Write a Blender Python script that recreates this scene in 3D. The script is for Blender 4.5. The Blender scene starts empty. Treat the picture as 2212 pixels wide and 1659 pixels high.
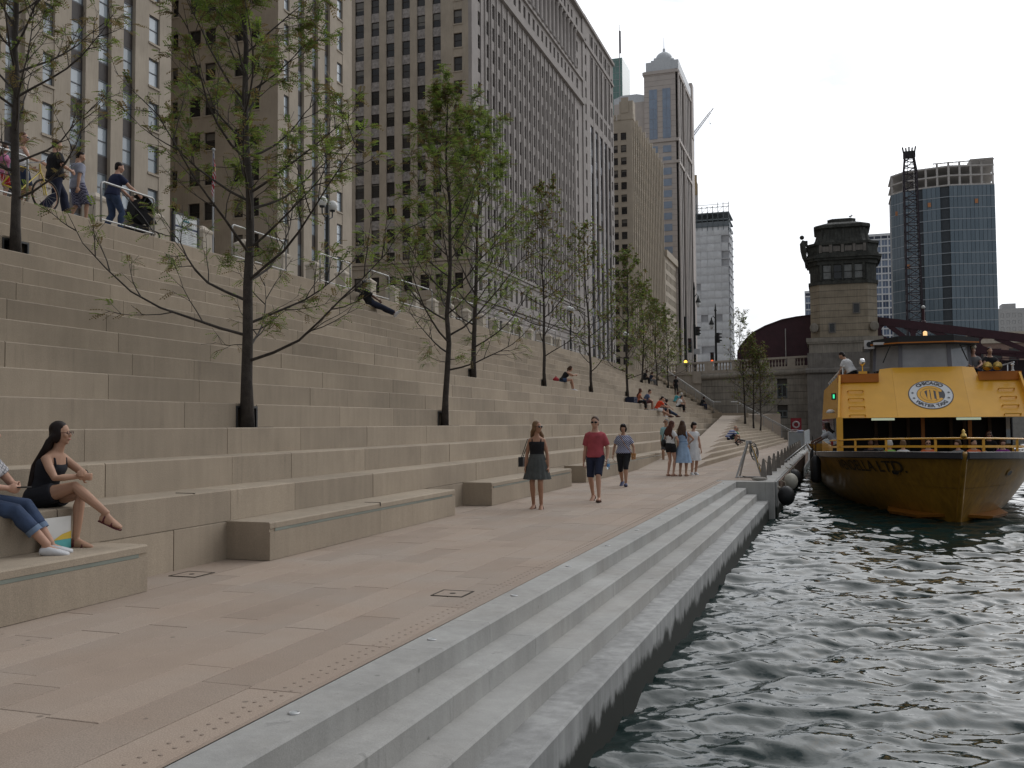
import bpy, bmesh, math, random
import numpy as np
from mathutils import Vector, Matrix, noise as mnoise
random.seed(7)
S = bpy.context.scene
COL = S.collection
pi = math.pi

# ------------------------------------------------------------------ camera
YAW, PITCH, ROLL, CZ = math.radians(18.5), math.radians(2.43), math.radians(0.4), 1.58
fwd = Vector((-math.sin(YAW)*math.cos(PITCH), math.cos(YAW)*math.cos(PITCH), math.sin(PITCH)))
rgt = Vector((math.cos(YAW), math.sin(YAW), 0)); upv = rgt.cross(fwd)
r2 = rgt*math.cos(ROLL) - upv*math.sin(ROLL); u2 = upv*math.cos(ROLL) + rgt*math.sin(ROLL)
cd = bpy.data.cameras.new('camera'); cam = bpy.data.objects.new('camera', cd); COL.objects.link(cam)
cam.matrix_world = Matrix(((r2.x, u2.x, -fwd.x, 0), (r2.y, u2.y, -fwd.y, 0), (r2.z, u2.z, -fwd.z, CZ), (0, 0, 0, 1)))
cd.sensor_width = 36; cd.lens = 36*2050/2212; cd.clip_end = 6000; cd.clip_start = 0.1
S.camera = cam

# ------------------------------------------------------------------ world: bright broken overcast
SUN = Vector((0.34, 0.80, 0.72)).normalized()
w = bpy.data.worlds.new('World'); S.world = w; w.use_nodes = True
nt = w.node_tree; nt.nodes.clear(); N = nt.nodes.new; L = nt.links.new
out = N('ShaderNodeOutputWorld'); bg = N('ShaderNodeBackground'); L(bg.outputs[0], out.inputs[0])
sky = N('ShaderNodeTexSky'); sky.sky_type = 'NISHITA'; sky.sun_disc = False
sky.sun_elevation = math.asin(SUN.z); sky.sun_rotation = math.atan2(SUN.x, SUN.y)
sky.air_density = 1.0; sky.dust_density = 2.0
tc = N('ShaderNodeTexCoord'); mp = N('ShaderNodeMapping'); mp.inputs['Scale'].default_value = (1, 1, 2.6)
mp.inputs['Location'].default_value = (0.36, 0.1, 0.0)
L(tc.outputs['Generated'], mp.inputs[0])
nz = N('ShaderNodeTexNoise'); nz.inputs['Scale'].default_value = 3.2; nz.inputs['Detail'].default_value = 6; nz.inputs['Roughness'].default_value = .55; nz.inputs['Distortion'].default_value = .6
L(mp.outputs[0], nz.inputs['Vector'])
rp = N('ShaderNodeValToRGB'); rp.color_ramp.elements[0].position = .36; rp.color_ramp.elements[0].color = (.28, .28, .28, 1); rp.color_ramp.elements[1].position = .50; rp.color_ramp.elements[1].color = (1, 1, 1, 1)
L(nz.outputs[0], rp.inputs[0])
mix = N('ShaderNodeMix'); mix.data_type = 'RGBA'
L(rp.outputs[0], mix.inputs[0]); sk = N('ShaderNodeVectorMath'); sk.operation = 'SCALE'; sk.inputs['Scale'].default_value = 1.1; L(sky.outputs[0], sk.inputs[0]); L(sk.outputs[0], mix.inputs[6]); 
nrm = N('ShaderNodeVectorMath'); nrm.operation = 'NORMALIZE'; L(tc.outputs['Generated'], nrm.inputs[0])
dt = N('ShaderNodeVectorMath'); dt.operation = 'DOT_PRODUCT'; L(nrm.outputs[0], dt.inputs[0]); dt.inputs[1].default_value = SUN
g1 = N('ShaderNodeMapRange'); g1.inputs[1].default_value = -.2; g1.inputs[2].default_value = 1; g1.inputs[3].default_value = 0; g1.inputs[4].default_value = 1; L(dt.outputs['Value'], g1.inputs[0])
g2 = N('ShaderNodeMath'); g2.operation = 'POWER'; L(g1.outputs[0], g2.inputs[0]); g2.inputs[1].default_value = 4.5
g3 = N('ShaderNodeMath'); g3.operation = 'MULTIPLY_ADD'; L(g2.outputs[0], g3.inputs[0]); g3.inputs[1].default_value = 23.0; g3.inputs[2].default_value = 5.6   # cloud is brightest round the veiled sun
cc = N('ShaderNodeVectorMath'); cc.operation = 'SCALE'; cc.inputs[0].default_value = (.965, .985, 1.02); L(g3.outputs[0], cc.inputs['Scale']); L(cc.outputs[0], mix.inputs[7])
L(mix.outputs[2], bg.inputs[0]); bg.inputs[1].default_value = 0.1
sd = bpy.data.lights.new('sun', 'SUN'); sd.energy = 0.5; sd.use_shadow = True; sd.angle = math.radians(60); sd.color = (1, .965, .91)
sun = bpy.data.objects.new('sun', sd); COL.objects.link(sun); sun.rotation_euler = SUN.to_track_quat('Z', 'Y').to_euler()
sun.location = (0, 0, 60)
S.view_settings.view_transform = 'Standard'; S.view_settings.look = 'None'; S.view_settings.exposure = -0.3; S.view_settings.gamma = 1
S.view_settings.use_curve_mapping = False
S.render.engine = 'CYCLES'

# ------------------------------------------------------------------ materials
MATS = {}
def M(name, col, rough=.8, var=.12, scale=2.0, bump=0, bscale=40, metal=0, spec=.35, rnd=0, streak=0, speck=0, coat=0, emit=0, trans=0, grime=None, tint=None, spots=0, drip=0):
    """procedural material: base colour with large soft noise, vertical streaks, fine specks and per-piece tone"""
    if name in MATS: return MATS[name]
    m = bpy.data.materials.new(name); m.use_nodes = True; nt = m.node_tree; b = nt.nodes['Principled BSDF']
    N = nt.nodes.new; L = nt.links.new
    b.inputs['Roughness'].default_value = rough; b.inputs['Metallic'].default_value = metal
    b.inputs['Specular IOR Level'].default_value = spec
    if coat: b.inputs['Coat Weight'].default_value = coat; b.inputs['Coat Roughness'].default_value = .05
    if trans: b.inputs['Transmission Weight'].default_value = trans
    b.inputs['Base Color'].default_value = (*col, 1)
    if emit:
        b.inputs['Emission Color'].default_value = (*col, 1); b.inputs['Emission Strength'].default_value = emit
    geo = N('ShaderNodeNewGeometry')
    cur = None
    def mul(fac_out, lo, hi, p0=.3, p1=.7):
        nonlocal cur
        mr = N('ShaderNodeMapRange'); mr.inputs[1].default_value = p0; mr.inputs[2].default_value = p1
        mr.inputs[3].default_value = lo; mr.inputs[4].default_value = hi; L(fac_out, mr.inputs[0])
        if cur is None: cur = mr.outputs[0]
        else:
            mm = N('ShaderNodeMath'); mm.operation = 'MULTIPLY'; L(cur, mm.inputs[0]); L(mr.outputs[0], mm.inputs[1]); cur = mm.outputs[0]
    if var:
        n = N('ShaderNodeTexNoise'); n.inputs['Scale'].default_value = scale; n.inputs['Detail'].default_value = 5; n.inputs['Roughness'].default_value = .6
        L(geo.outputs['Position'], n.inputs['Vector']); mul(n.outputs[0], 1-var, 1+var)
    if streak:
        mp = N('ShaderNodeMapping'); mp.inputs['Scale'].default_value = (4, 4, .35); L(geo.outputs['Position'], mp.inputs[0])
        n = N('ShaderNodeTexNoise'); n.inputs['Scale'].default_value = 2.2; n.inputs['Detail'].default_value = 4; L(mp.outputs[0], n.inputs['Vector']); mul(n.outputs[0], 1-streak, 1+streak*.6)
    if speck:
        n = N('ShaderNodeTexNoise'); n.inputs['Scale'].default_value = 130; n.inputs['Detail'].default_value = 2; L(geo.outputs['Position'], n.inputs['Vector']); mul(n.outputs[0], 1-speck, 1+speck)
    if spots:                                      # trodden-in gum and drips
        n = N('ShaderNodeTexVoronoi'); n.inputs['Scale'].default_value = 2.6; n.inputs['Randomness'].default_value = 1; L(geo.outputs['Position'], n.inputs['Vector']); mul(n.outputs['Distance'], 1-spots, 1, .035, .06)
    if drip:                                       # run-off stains
        mp = N('ShaderNodeMapping'); mp.inputs['Scale'].default_value = (2.6, 2.6, .22); L(geo.outputs['Position'], mp.inputs[0])
        n = N('ShaderNodeTexNoise'); n.inputs['Scale'].default_value = 1.7; n.inputs['Detail'].default_value = 7; n.inputs['Roughness'].default_value = .7; L(mp.outputs[0], n.inputs['Vector']); mul(n.outputs[0], 1, 1-drip, .60, .72)
    if rnd:
        oi = N('ShaderNodeObjectInfo'); ad = N('ShaderNodeMath'); ad.operation = 'ADD'; L(oi.outputs['Random'], ad.inputs[0]); L(geo.outputs['Random Per Island'], ad.inputs[1])
        fr = N('ShaderNodeMath'); fr.operation = 'FRACT'; L(ad.outputs[0], fr.inputs[0]); mul(fr.outputs[0], 1-rnd, 1+rnd, 0, 1)
    if cur is not None:
        vm = N('ShaderNodeVectorMath'); vm.operation = 'SCALE'; vm.inputs[0].default_value = col; L(cur, vm.inputs['Scale']); colout = vm.outputs[0]
        if tint:                                   # second colour picked per piece / by big noise
            n = N('ShaderNodeTexNoise'); n.inputs['Scale'].default_value = .8; L(geo.outputs['Position'], n.inputs['Vector'])
            mr = N('ShaderNodeMapRange'); mr.inputs[1].default_value = .4; mr.inputs[2].default_value = .65; L(n.outputs[0], mr.inputs[0])
            mx = N('ShaderNodeMix'); mx.data_type = 'RGBA'; L(mr.outputs[0], mx.inputs[0]); L(colout, mx.inputs[6])
            v2 = N('ShaderNodeVectorMath'); v2.operation = 'SCALE'; v2.inputs[0].default_value = tint; L(cur, v2.inputs['Scale']); L(v2.outputs[0], mx.inputs[7]); colout = mx.outputs[2]
        if grime:                                  # (z, width, colour): irregular tide mark of wet algae
            gz, gw, gc = grime
            sp = N('ShaderNodeSeparateXYZ'); L(geo.outputs['Position'], sp.inputs[0])
            mp = N('ShaderNodeMapping'); mp.inputs['Scale'].default_value = (2.4, 2.4, 1.3); L(geo.outputs['Position'], mp.inputs[0])
            n = N('ShaderNodeTexNoise'); n.inputs['Scale'].default_value = 1.3; n.inputs['Detail'].default_value = 8; n.inputs['Roughness'].default_value = .65; L(mp.outputs[0], n.inputs['Vector'])
            ma = N('ShaderNodeMath'); ma.operation = 'MULTIPLY_ADD'; L(n.outputs[0], ma.inputs[0]); ma.inputs[1].default_value = .55; L(sp.outputs[2], ma.inputs[2])
            mr = N('ShaderNodeMapRange'); mr.inputs[1].default_value = gz+.27; mr.inputs[2].default_value = gz+.27+gw; mr.inputs[3].default_value = 1; mr.inputs[4].default_value = 0; L(ma.outputs[0], mr.inputs[0])
            mx = N('ShaderNodeMix'); mx.data_type = 'RGBA'; L(mr.outputs[0], mx.inputs[0]); L(colout, mx.inputs[6]); mx.inputs[7].default_value = (*gc, 1); colout = mx.outputs[2]
        L(colout, b.inputs['Base Color'])
    if bump:
        n = N('ShaderNodeTexNoise'); n.inputs['Scale'].default_value = bscale; n.inputs['Detail'].default_value = 4; L(geo.outputs['Position'], n.inputs['Vector'])
        bp = N('ShaderNodeBump'); bp.inputs['Strength'].default_value = bump; bp.inputs['Distance'].default_value = .02; L(n.outputs[0], bp.inputs['Height']); L(bp.outputs[0], b.inputs['Normal'])
    MATS[name] = m
    return m

# ------------------------------------------------------------------ mesh helpers
class MB:
    """collects shapes into one mesh object"""
    def __init__(s): s.v = []; s.f = []; s.m = []
    def add(s, vs, fs, mi=0):
        o = len(s.v); s.v += [tuple(v) for v in vs]; s.f += [tuple(i+o for i in f) for f in fs]; s.m += [mi]*len(fs); return s
    def box(s, x0, x1, y0, y1, z0, z1, mi=0):
        return s.add([(x0,y0,z0),(x1,y0,z0),(x1,y1,z0),(x0,y1,z0),(x0,y0,z1),(x1,y0,z1),(x1,y1,z1),(x0,y1,z1)],
                     [(0,3,2,1),(4,5,6,7),(0,1,5,4),(1,2,6,5),(2,3,7,6),(3,0,4,7)], mi)
    def prism(s, poly, z0, z1, mi=0, z1s=None):
        n = len(poly); vs = [(x,y,z0) for x,y in poly] + [(p[0],p[1],(z1s[i] if z1s else z1)) for i,p in enumerate(poly)]
        return s.add(vs, [tuple(reversed(range(n))), tuple(range(n,2*n))] + [(i,(i+1)%n,n+(i+1)%n,n+i) for i in range(n)], mi)
    def extr(s, prof, a0, a1, axis='y', mi=0):
        """profile polygon extruded along an axis; profile is (x,z) for y, (y,z) for x"""
        n = len(prof)
        if axis == 'y': vs = [(p,a0,q) for p,q in prof] + [(p,a1,q) for p,q in prof]
        elif axis == 'x': vs = [(a0,p,q) for p,q in prof] + [(a1,p,q) for p,q in prof]
        else: vs = [(p,q,a0) for p,q in prof] + [(p,q,a1) for p,q in prof]
        return s.add(vs, [tuple(reversed(range(n))), tuple(range(n,2*n))] + [(i,(i+1)%n,n+(i+1)%n,n+i) for i in range(n)], mi)
    def tube(s, pts, r, n=6, mi=0, cap=True):
        pts = [Vector(p) for p in pts]; rs = r if isinstance(r, (list, tuple)) else [r]*len(pts)
        rings = []; prev = None
        for i, p in enumerate(pts):
            d = (pts[min(i+1, len(pts)-1)] - pts[max(i-1, 0)])
            if d.length < 1e-9: d = Vector((0,0,1))
            d.normalize()
            if prev is None:
                a = d.orthogonal().normalized()
            else:
                a = prev - d*prev.dot(d); a = a.normalized() if a.length > 1e-6 else d.orthogonal().normalized()
            prev = a; b = d.cross(a)
            rings.append([p + (a*math.cos(2*pi*k/n) + b*math.sin(2*pi*k/n))*rs[i] for k in range(n)])
        return s.rings(rings, mi, cap)
    def rings(s, rings, mi=0, cap=True, closed=True):
        n = len(rings[0]); vs = [v for r in rings for v in r]; fs = []
        for i in range(len(rings)-1):
            for k in range(n if closed else n-1):
                k2 = (k+1) % n; fs.append((i*n+k, i*n+k2, (i+1)*n+k2, (i+1)*n+k))
        if cap: fs += [tuple(reversed(range(n))), tuple((len(rings)-1)*n+k for k in range(n))]
        return s.add(vs, fs, mi)
    def lathe(s, prof, cx, cy, n=12, mi=0, sx=1, sy=1):
        """(r,z) profile spun round a vertical axis"""
        return s.rings([[(cx+r*sx*math.cos(2*pi*k/n), cy+r*sy*math.sin(2*pi*k/n), z) for k in range(n)] for r, z in prof], mi)
    def ball(s, c, r, n=10, m=7, mi=0, sc=(1,1,1)):
        rings = []
        for i in range(m+1):
            t = pi*i/m; rr = max(math.sin(t), .02)
            rings.append([(c[0]+r*sc[0]*rr*math.cos(2*pi*k/n), c[1]+r*sc[1]*rr*math.sin(2*pi*k/n), c[2]-r*sc[2]*math.cos(t)) for k in range(n)])
        return s.rings(rings, mi)
    def disc(s, c, r, normal, n=16, mi=0, r0=0):
        nrm = Vector(normal).normalized(); a = nrm.orthogonal().normalized()
        if abs(nrm.z) < .9: a = Vector((0,0,1)).cross(nrm).normalized()
        b = nrm.cross(a); c = Vector(c)
        o = [c+(a*math.cos(2*pi*k/n)+b*math.sin(2*pi*k/n))*r for k in range(n)]
        if r0:
            i = [c+(a*math.cos(2*pi*k/n)+b*math.sin(2*pi*k/n))*r0 for k in range(n)]
            return s.add(o+i, [(k,(k+1)%n,n+(k+1)%n,n+k) for k in range(n)], mi)
        return s.add(o, [tuple(range(n))], mi)
    def xf(s, mat, start=0):
        for i in range(start, len(s.v)): s.v[i] = tuple(mat @ Vector(s.v[i]))
        return s
    def mesh(s, name, mats, smooth=False):
        me = bpy.data.meshes.new(name); me.from_pydata(s.v, [], s.f)
        for m in (mats if isinstance(mats, (list, tuple)) else [mats]): me.materials.append(m)
        if any(s.m): me.polygons.foreach_set('material_index', s.m)
        if smooth: me.polygons.foreach_set('use_smooth', [True]*len(s.f))
        me.update(); return me
    def build(s, name, mats, parent=None, smooth=False, kind=None, world=False):
        if world and parent is not None:
            iv = parent.matrix_basis.inverted(); s.xf(iv)
        return link(name, s.mesh(name, mats, smooth), parent, kind)
def link(name, me, parent=None, kind=None, loc=None, scale=None, rotz=None):
    o = bpy.data.objects.new(name, me); COL.objects.link(o)
    if parent is not None: o.parent = parent
    if kind: o['kind'] = kind
    if loc is not None: o.location = loc
    if scale is not None: o.scale = scale
    if rotz is not None: o.rotation_euler = (0, 0, rotz)
    return o
def thing(name, label, cat, loc=(0,0,0), rotz=0, group=None):
    o = bpy.data.objects.new(name, None); COL.objects.link(o); o.location = loc; o.rotation_euler = (0,0,rotz); o.empty_display_size = .2
    return tag(o, label, cat, group)
def tag(o, label, cat, group=None):
    o['label'] = label; o['category'] = cat
    if group: o['group'] = group
    return o
def copy_tree(o, parent=None):
    c = o.copy(); COL.objects.link(c); c.parent = parent
    for ch in list(o.children): copy_tree(ch, c)
    return c
def settle(o):
    """an Empty's matrix_basis is needed before world-space children are attached"""
    return o
BENCH = bpy.data.scenes.new('workbench')              # small side scene: evaluating modifiers there is quick
def evaluated(o):
    BENCH.collection.objects.link(o); vl = BENCH.view_layers[0]; vl.update(); dg = vl.depsgraph
    me = bpy.data.meshes.new_from_object(o.evaluated_get(dg)); bpy.data.objects.remove(o); return me
def text_mesh(txt, size, extrude=0.0, shear=0, bold=0.0):
    cu = bpy.data.curves.new('lettering', 'FONT'); cu.body = txt; cu.size = size; cu.extrude = extrude; cu.align_x = 'CENTER'; cu.align_y = 'CENTER'; cu.shear = shear; cu.offset = bold
    o = bpy.data.objects.new('lettering', cu); me = evaluated(o); bpy.data.curves.remove(cu)
    return me

# shared materials
TAN   = M('precast_tan', (.322,.265,.200), .85, var=.11, scale=.9, streak=.07, speck=.16, rnd=.10, drip=.22, bump=.12, bscale=60)
TANP  = M('paver_tan', (.325,.252,.197), .8, var=.12, scale=.8, speck=.22, rnd=.09, bump=.15, bscale=90, spots=.45, tint=(.29,.238,.195))
JOINT = M('joint_dark', (.10,.09,.075), .9, var=.1)
CONC  = M('quay_concrete', (.342,.338,.322), .8, var=.13, scale=1.1, streak=.08, speck=.10, rnd=.05, bump=.12, bscale=30, spots=.35, drip=.34, tint=(.315,.305,.285))
WETC  = M('quay_wall_concrete', (.29,.29,.282), .7, var=.2, scale=1.6, streak=.25, speck=.1, drip=.3, grime=(-.76,.09,(.012,.014,.010)))
STEEL = M('stainless_steel', (.62,.63,.64), .28, var=.05, metal=1)
BLACK = M('black_paint', (.012,.012,.013), .45, var=.1)
GLASSD = M('dark_glass', (.012,.013,.015), .06, var=0, spec=.5)
# ------------------------------------------------------------------ the setting
WZ = -1.0
def Xk(k): return -6.85-.597*k
def zk(k): return .82+.37*k
def sh(Y): return .0095*(Y-6)              # the quay edge drifts slightly towards the river
XW = -54.0                                 # building line across the street

def make_water():
    rng = np.random.default_rng(4)
    comps = []
    for i in range(90):
        lam = 0.11*(11.0**rng.random()); a = .0049*lam**0.92*(0.5+rng.random())
        th = math.radians(-70 + rng.normal()*24)       # crests run roughly across the view
        comps.append((2*pi/lam*math.cos(th), 2*pi/lam*math.sin(th), a, rng.random()*2*pi, lam))
    def h(x, y, lmin=0):
        z = np.zeros_like(x)
        wx = x + .12*np.sin(1.7*y+.6*x) + .07*np.sin(3.9*x-2.3*y); wy = y + .12*np.sin(1.3*x-.8*y) + .06*np.sin(4.3*y+2.1*x)
        for kx, ky, a, ph, lam in comps:
            if lam < lmin: continue
            s = np.sin(kx*wx+ky*wy+ph); z += a*(s + .45*(s*s-.5) + .2*s**3)
        return z
    V = []; F = []
    def grid(x0, x1, y0, y1, dx, dy):
        xs = np.arange(x0, x1+dx*.5, dx); ys = np.arange(y0, y1+dy*.5, dy)
        X, Y = np.meshgrid(xs, ys); Z = WZ + h(X, Y, 2.2*max(dx, dy))
        o = sum(len(a) for a in V); nx, ny = len(xs), len(ys)
        V.append(np.stack([X.ravel(), Y.ravel(), Z.ravel()], 1))
        i = (np.arange(ny-1)[:,None]*nx + np.arange(nx-1)[None,:]).ravel() + o
        F.append(np.stack([i, i+1, i+1+nx, i+nx], 1))
    grid(-2.2, 8.8, 1.5, 15.5, .040, .034)
    grid(-2.2, 13.8, 15.5, 33.5, .07, .06)
    grid(-2.2, 45.8, 33.5, 131.5, .3, .2)
    grid(8.8, 13.8, 1.5, 15.5, .1, .1)
    grid(13.8, 45.8, 1.5, 33.5, .3, .25)
    grid(-60, 140, 131.5, 900, 20, 20)
    v = np.concatenate(V); f = np.concatenate(F)
    me = bpy.data.meshes.new('river'); me.vertices.add(len(v)); me.vertices.foreach_set('co', v.astype(np.float32).ravel())
    me.loops.add(f.size); me.loops.foreach_set('vertex_index', f.astype(np.int32).ravel())
    me.polygons.add(len(f)); me.polygons.foreach_set('loop_start', np.arange(0, f.size, 4, dtype=np.int32)); me.polygons.foreach_set('loop_total', np.full(len(f), 4, dtype=np.int32))
    me.polygons.foreach_set('use_smooth', np.ones(len(f), dtype=bool)); me.update(); me.validate()
    m = bpy.data.materials.new('river_water'); m.use_nodes = True; nt = m.node_tree; b = nt.nodes['Principled BSDF']; N = nt.nodes.new; L = nt.links.new
    b.inputs['Base Color'].default_value = (.0075,.021,.0195,1); b.inputs['Roughness'].default_value = .012; b.inputs['IOR'].default_value = 1.33; b.inputs['Specular IOR Level'].default_value = .5
    g = N('ShaderNodeNewGeometry'); n1 = N('ShaderNodeTexNoise'); n1.inputs['Scale'].default_value = 7; n1.inputs['Detail'].default_value = 3; n1.inputs['Distortion'].default_value = .5; L(g.outputs['Position'], n1.inputs['Vector'])
    bp = N('ShaderNodeBump'); bp.inputs['Strength'].default_value = .10; bp.inputs['Distance'].default_value = .05; L(n1.outputs[0], bp.inputs['Height']); L(bp.outputs[0], b.inputs['Normal'])
    me.materials.append(m); link('river', me, None, 'structure')
make_water()
MB().box(-60, 200, -30, 900, WZ-1.2, WZ-.8).build('river_bed', M('river_mud', (.03,.03,.025), .9), None, kind='structure')

# promenade: base slab, plank pavers
prom = MB().box(-7.0, -3.0, -4, 90, -1.6, -.045).build('promenade', JOINT, None, kind='structure')
PAVE_ROWS = 9; PX0, PX1 = -6.30, -3.0
pw = (PX1-PX0)/PAVE_ROWS
pv = {}
def paver_mesh(l):
    key = round(l, 2)
    if key not in pv:
        c = .004; h = .05; hw = pw/2-.003; hl = l/2-.003
        mb = MB().rings([[(-hw,-hl,-h),(hw,-hl,-h),(hw,hl,-h),(-hw,hl,-h)], [(-hw,-hl,-c),(hw,-hl,-c),(hw,hl,-c),(-hw,hl,-c)], [(-hw+c,-hl+c,0),(hw-c,-hl+c,0),(hw-c,hl-c,0),(-hw+c,hl-c,0)]])
        pv[key] = mb.mesh('paver', TANP)
    return pv[key]
far = MB(); rr = random.Random(3)
for i in range(PAVE_ROWS):
    y = -1.5 - rr.random()*1.5; x = PX0+pw*(i+.5)
    while y < 90:
        l = rr.choice([1.2, 1.5, 1.8, 2.1]); yc = y+l/2
        if yc+l/2 > .5*abs(x) and yc < 42: link('paver', paver_mesh(l), prom, loc=(x, yc, rr.uniform(-.0015, .0015)))
        else:
            far.box(x-pw/2+.003, x+pw/2-.003, y+.003, y+l-.003, -.04, rr.uniform(-.0015, .0015))
        y += l
far.build('far_pavers', TANP, prom, kind='stuff')
# plain strip between bench faces and wall foot
y = -2.0
while y < 47.5:
    MB().box(-6.9, -6.308, y+.003, y+2.997, -.05, -.001).build('paver', TANP, prom); y += 3.0
# tactile dots along the edge
td = MB()
for r in (0, 1):
    for j in range(232):
        yy = 2.6 + j*.105 + r*.05; xx = -3.05 - r*.075 + sh(yy)*.9 - .02
        td.lathe([(.013,-.001),(.011,.003),(.007,.004)], xx, yy, 7)
td.build('tactile_dots', M('tactile_dot', (.262,.207,.165), .8), prom, kind='stuff')
# utility covers let into the paving
for cx, cy, s in ((-3.38, 8.31, .14), (-6.5, 8.6, .15)):
    lid = MB().box(cx-s, cx+s, cy-s, cy+s, -.02, .004).build('utility_cover', TANP, prom)
    fr = MB()
    for a, b, c_, d in ((-s-.018,-s,-s-.018,s+.018),(s,s+.018,-s-.018,s+.018),(-s,s,-s-.018,-s),(-s,s,s,s+.018)): fr.box(cx+a, cx+b, cy+c_, cy+d, -.02, .006)
    fr.build('cover_frame', M('dark_bronze', (.05,.04,.03), .5, metal=.6), lid)
    MB().lathe([(.03,.004),(.028,.007),(.012,.007)], cx, cy, 12).build('lifting_eye', M('dark_bronze', (.05,.04,.03)), lid)
# quay steps at the water: four cast treads
quay = MB().box(-3.0, -2.9, -4, 26, -1.9, -.06).build('quay_steps', CONC, None, kind='structure')
QX = [-2.94, -2.62, -2.35, -2.07, -1.78]; QZ = [0, -.165, -.33, -.495]
QEND = 26.2
segs = [-3.0, 2.0, 7.2, 12.0, 16.6, 21.4, QEND]
for t in range(4):
    for a, b in zip(segs[:-1], segs[1:]):
        a += (.35*t if a > -3 else 0); b += (.35*t if b < QEND else 0)
        xo = QX[t+1]; xi = (QX[0] if t == 0 else QX[t]-.03); z1 = QZ[t]; c = .016
        def pr(Y): return [(xi+sh(Y), -2.2), (xo+sh(Y), -2.2), (xo+sh(Y), z1-c), (xo+sh(Y)-c, z1), (xi+sh(Y), z1)]
        if t == 0: 
            def pr(Y): return [(-3.0+.0, -2.2), (xo+sh(Y), -2.2), (xo+sh(Y), z1-c), (xo+sh(Y)-c, z1), (QX[0]+sh(Y)*.9, z1), (QX[0]+sh(Y)*.9, -.03), (-3.0, -.03)]
        e = .002
        mb = MB(); mb.rings([[(p, a+e, q) for p, q in pr(a)], [(p, b-e, q) for p, q in pr(b)]])
        mb.build('step', WETC if t == 3 else CONC, quay)
# pavers reach the cast edge: thin infill strip and dark joint
MB().rings([[(-3.0, a, -.03), (QX[0]+sh(a)*.9-.012, a, -.03), (QX[0]+sh(a)*.9-.012, a, -.001), (-3.0, a, -.001)] for a in (-3, 8, 16, QEND)]).build('edge_paver', TANP, quay)
mk = None
for i in range(12):
    yy = 4.63 + 1.87*i; xx = -2.815+sh(yy)*.9
    if mk is None:
        mk = MB().lathe([(.034,-.002),(.034,.005),(.028,.009),(.024,.005)], 0, 0, 16).mesh('marker_light', [M('marker_steel', (.4,.4,.4), .4, metal=.7)], True)
        lens = MB().lathe([(.026,.004),(.022,.007),(.010,.008)], 0, 0, 12).mesh('lens', M('lens_clear', (.42,.44,.44), .15, var=0), True)
    o = link('marker_light', mk, quay, loc=(xx, yy, 0)); link('lens', lens, o)
# quay beyond the steps: end block and dock apron to the bridge
apron = MB().prism([(-3.0,QEND),(-1.45,QEND),(-1.15,90),(-3.0,90)], -2.0, -.004)
apron.build('dock_apron', CONC, None, kind='structure')
MB().prism([(-3.0,QEND+.6),(-1.85,QEND+.6),(-1.6,90),(-3.0,90)], -.05, .002).build('apron_paving', TANP, bpy.data.objects['dock_apron'])
MB().prism([(-1.44,QEND+.4),(-1.40,QEND+.4),(-1.10,90),(-1.16,90)], -1.9, -.02).build('quay_wall', WETC, bpy.data.objects['dock_apron'])

# ---- terrace of broad stone seats
LEFT_EDGE = lambda Y: -6.3-.065*(Y-47)     # left side of the ramp
def row_end(k):
    y = 47+(-6.3-Xk(k))/.065
    return min(y, 84.4)
terr = MB().box(-15.4, -15.2, -6, 84, -1, 5.6).build('terrace_steps', TAN, None, kind='structure')
blk = {}
def block_mesh(h, d, wellcut=False):
    key = (round(h,3), round(d,3))
    if key not in blk:
        c = .013
        blk[key] = MB().extr([(0,0),(0,h-c),(-c,h),(-d,h),(-d,0)], 0, 1, 'y').mesh('seat_block', TAN)
    return blk[key]
WELLS = {2: [12.75, 20.65], 6: [28.8, 36.95, 44.95, 53.55], 10: [12.85, 70.6, 77.1, 82.7]}   # tree wells sit in the riser above the tread

cand = []
rr = random.Random(11)
for k in range(0, 15):
    courses = [(zk(k-1) if k else 0, zk(k))]
    if k == 0: courses = [(-.02, .448), (.452, .82)]
    if k == 14: courses = [(zk(13), 6.12)]
    for z0, z1 in courses:
        y = -5 - rr.random()*2; ye = row_end(k)
        wl = [(c-.27, c+.27) for c in WELLS.get(k-1, [])]
        while y < ye-.05:
            l = rr.choice([1.45, 1.95, 2.3, 2.3, 2.7, 3.3]) if y < 30 else rr.choice([1.5, 1.8, 2.3])
            y1 = min(y+l, ye)
            if ye-y1 < .5: y1 = ye
            for a, b in wl:
                if y < a < y1: y1 = a
                if abs(y-a) < 1e-6: y1 = b
            inwell = any(abs(y-a) < 1e-6 for a, b in wl)
            cand.append((k, z0, z1, y, y1, inwell)); y = y1
def vis(c):
    k, z0, z1, y, y1, wl_ = c; X = abs(Xk(k))
    return y1 > .88*X
cand.sort(key=lambda c: (not vis(c), math.hypot(Xk(c[0]), (c[3]+c[4])/2)))
nb = 0; rest = MB()
for c in cand:
    k, z0, z1, y, y1, inwell = c
    d = .62 if k < 14 else .5
    x = Xk(k) + rr.uniform(-.003, .003)
    if inwell:
        # opening in the riser: lintel strip above, recess behind
        o = MB().box(x-d, x-.0, y+.003, y1-.003, z1-.055, z1).build('lintel', TAN, terr)
        continue
    if nb < 300 and vis(c):
        link('seat_block', block_mesh(z1-z0, d), terr, loc=(x, y+.005, z0), scale=(1, y1-y-.010, 1)); nb += 1
    else:
        rest.extr([(x,z0),(x,z1-.013),(x-.013,z1),(x-d,z1),(x-d,z0)], y+.005, y1-.005, 'y')
rest.build('far_seat_blocks', TAN, terr, kind='stuff')
WELLM = M('well_steel', (.06,.06,.06), .5, var=.2, metal=.4); SOIL = M('soil', (.018,.015,.012), .95)
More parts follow.
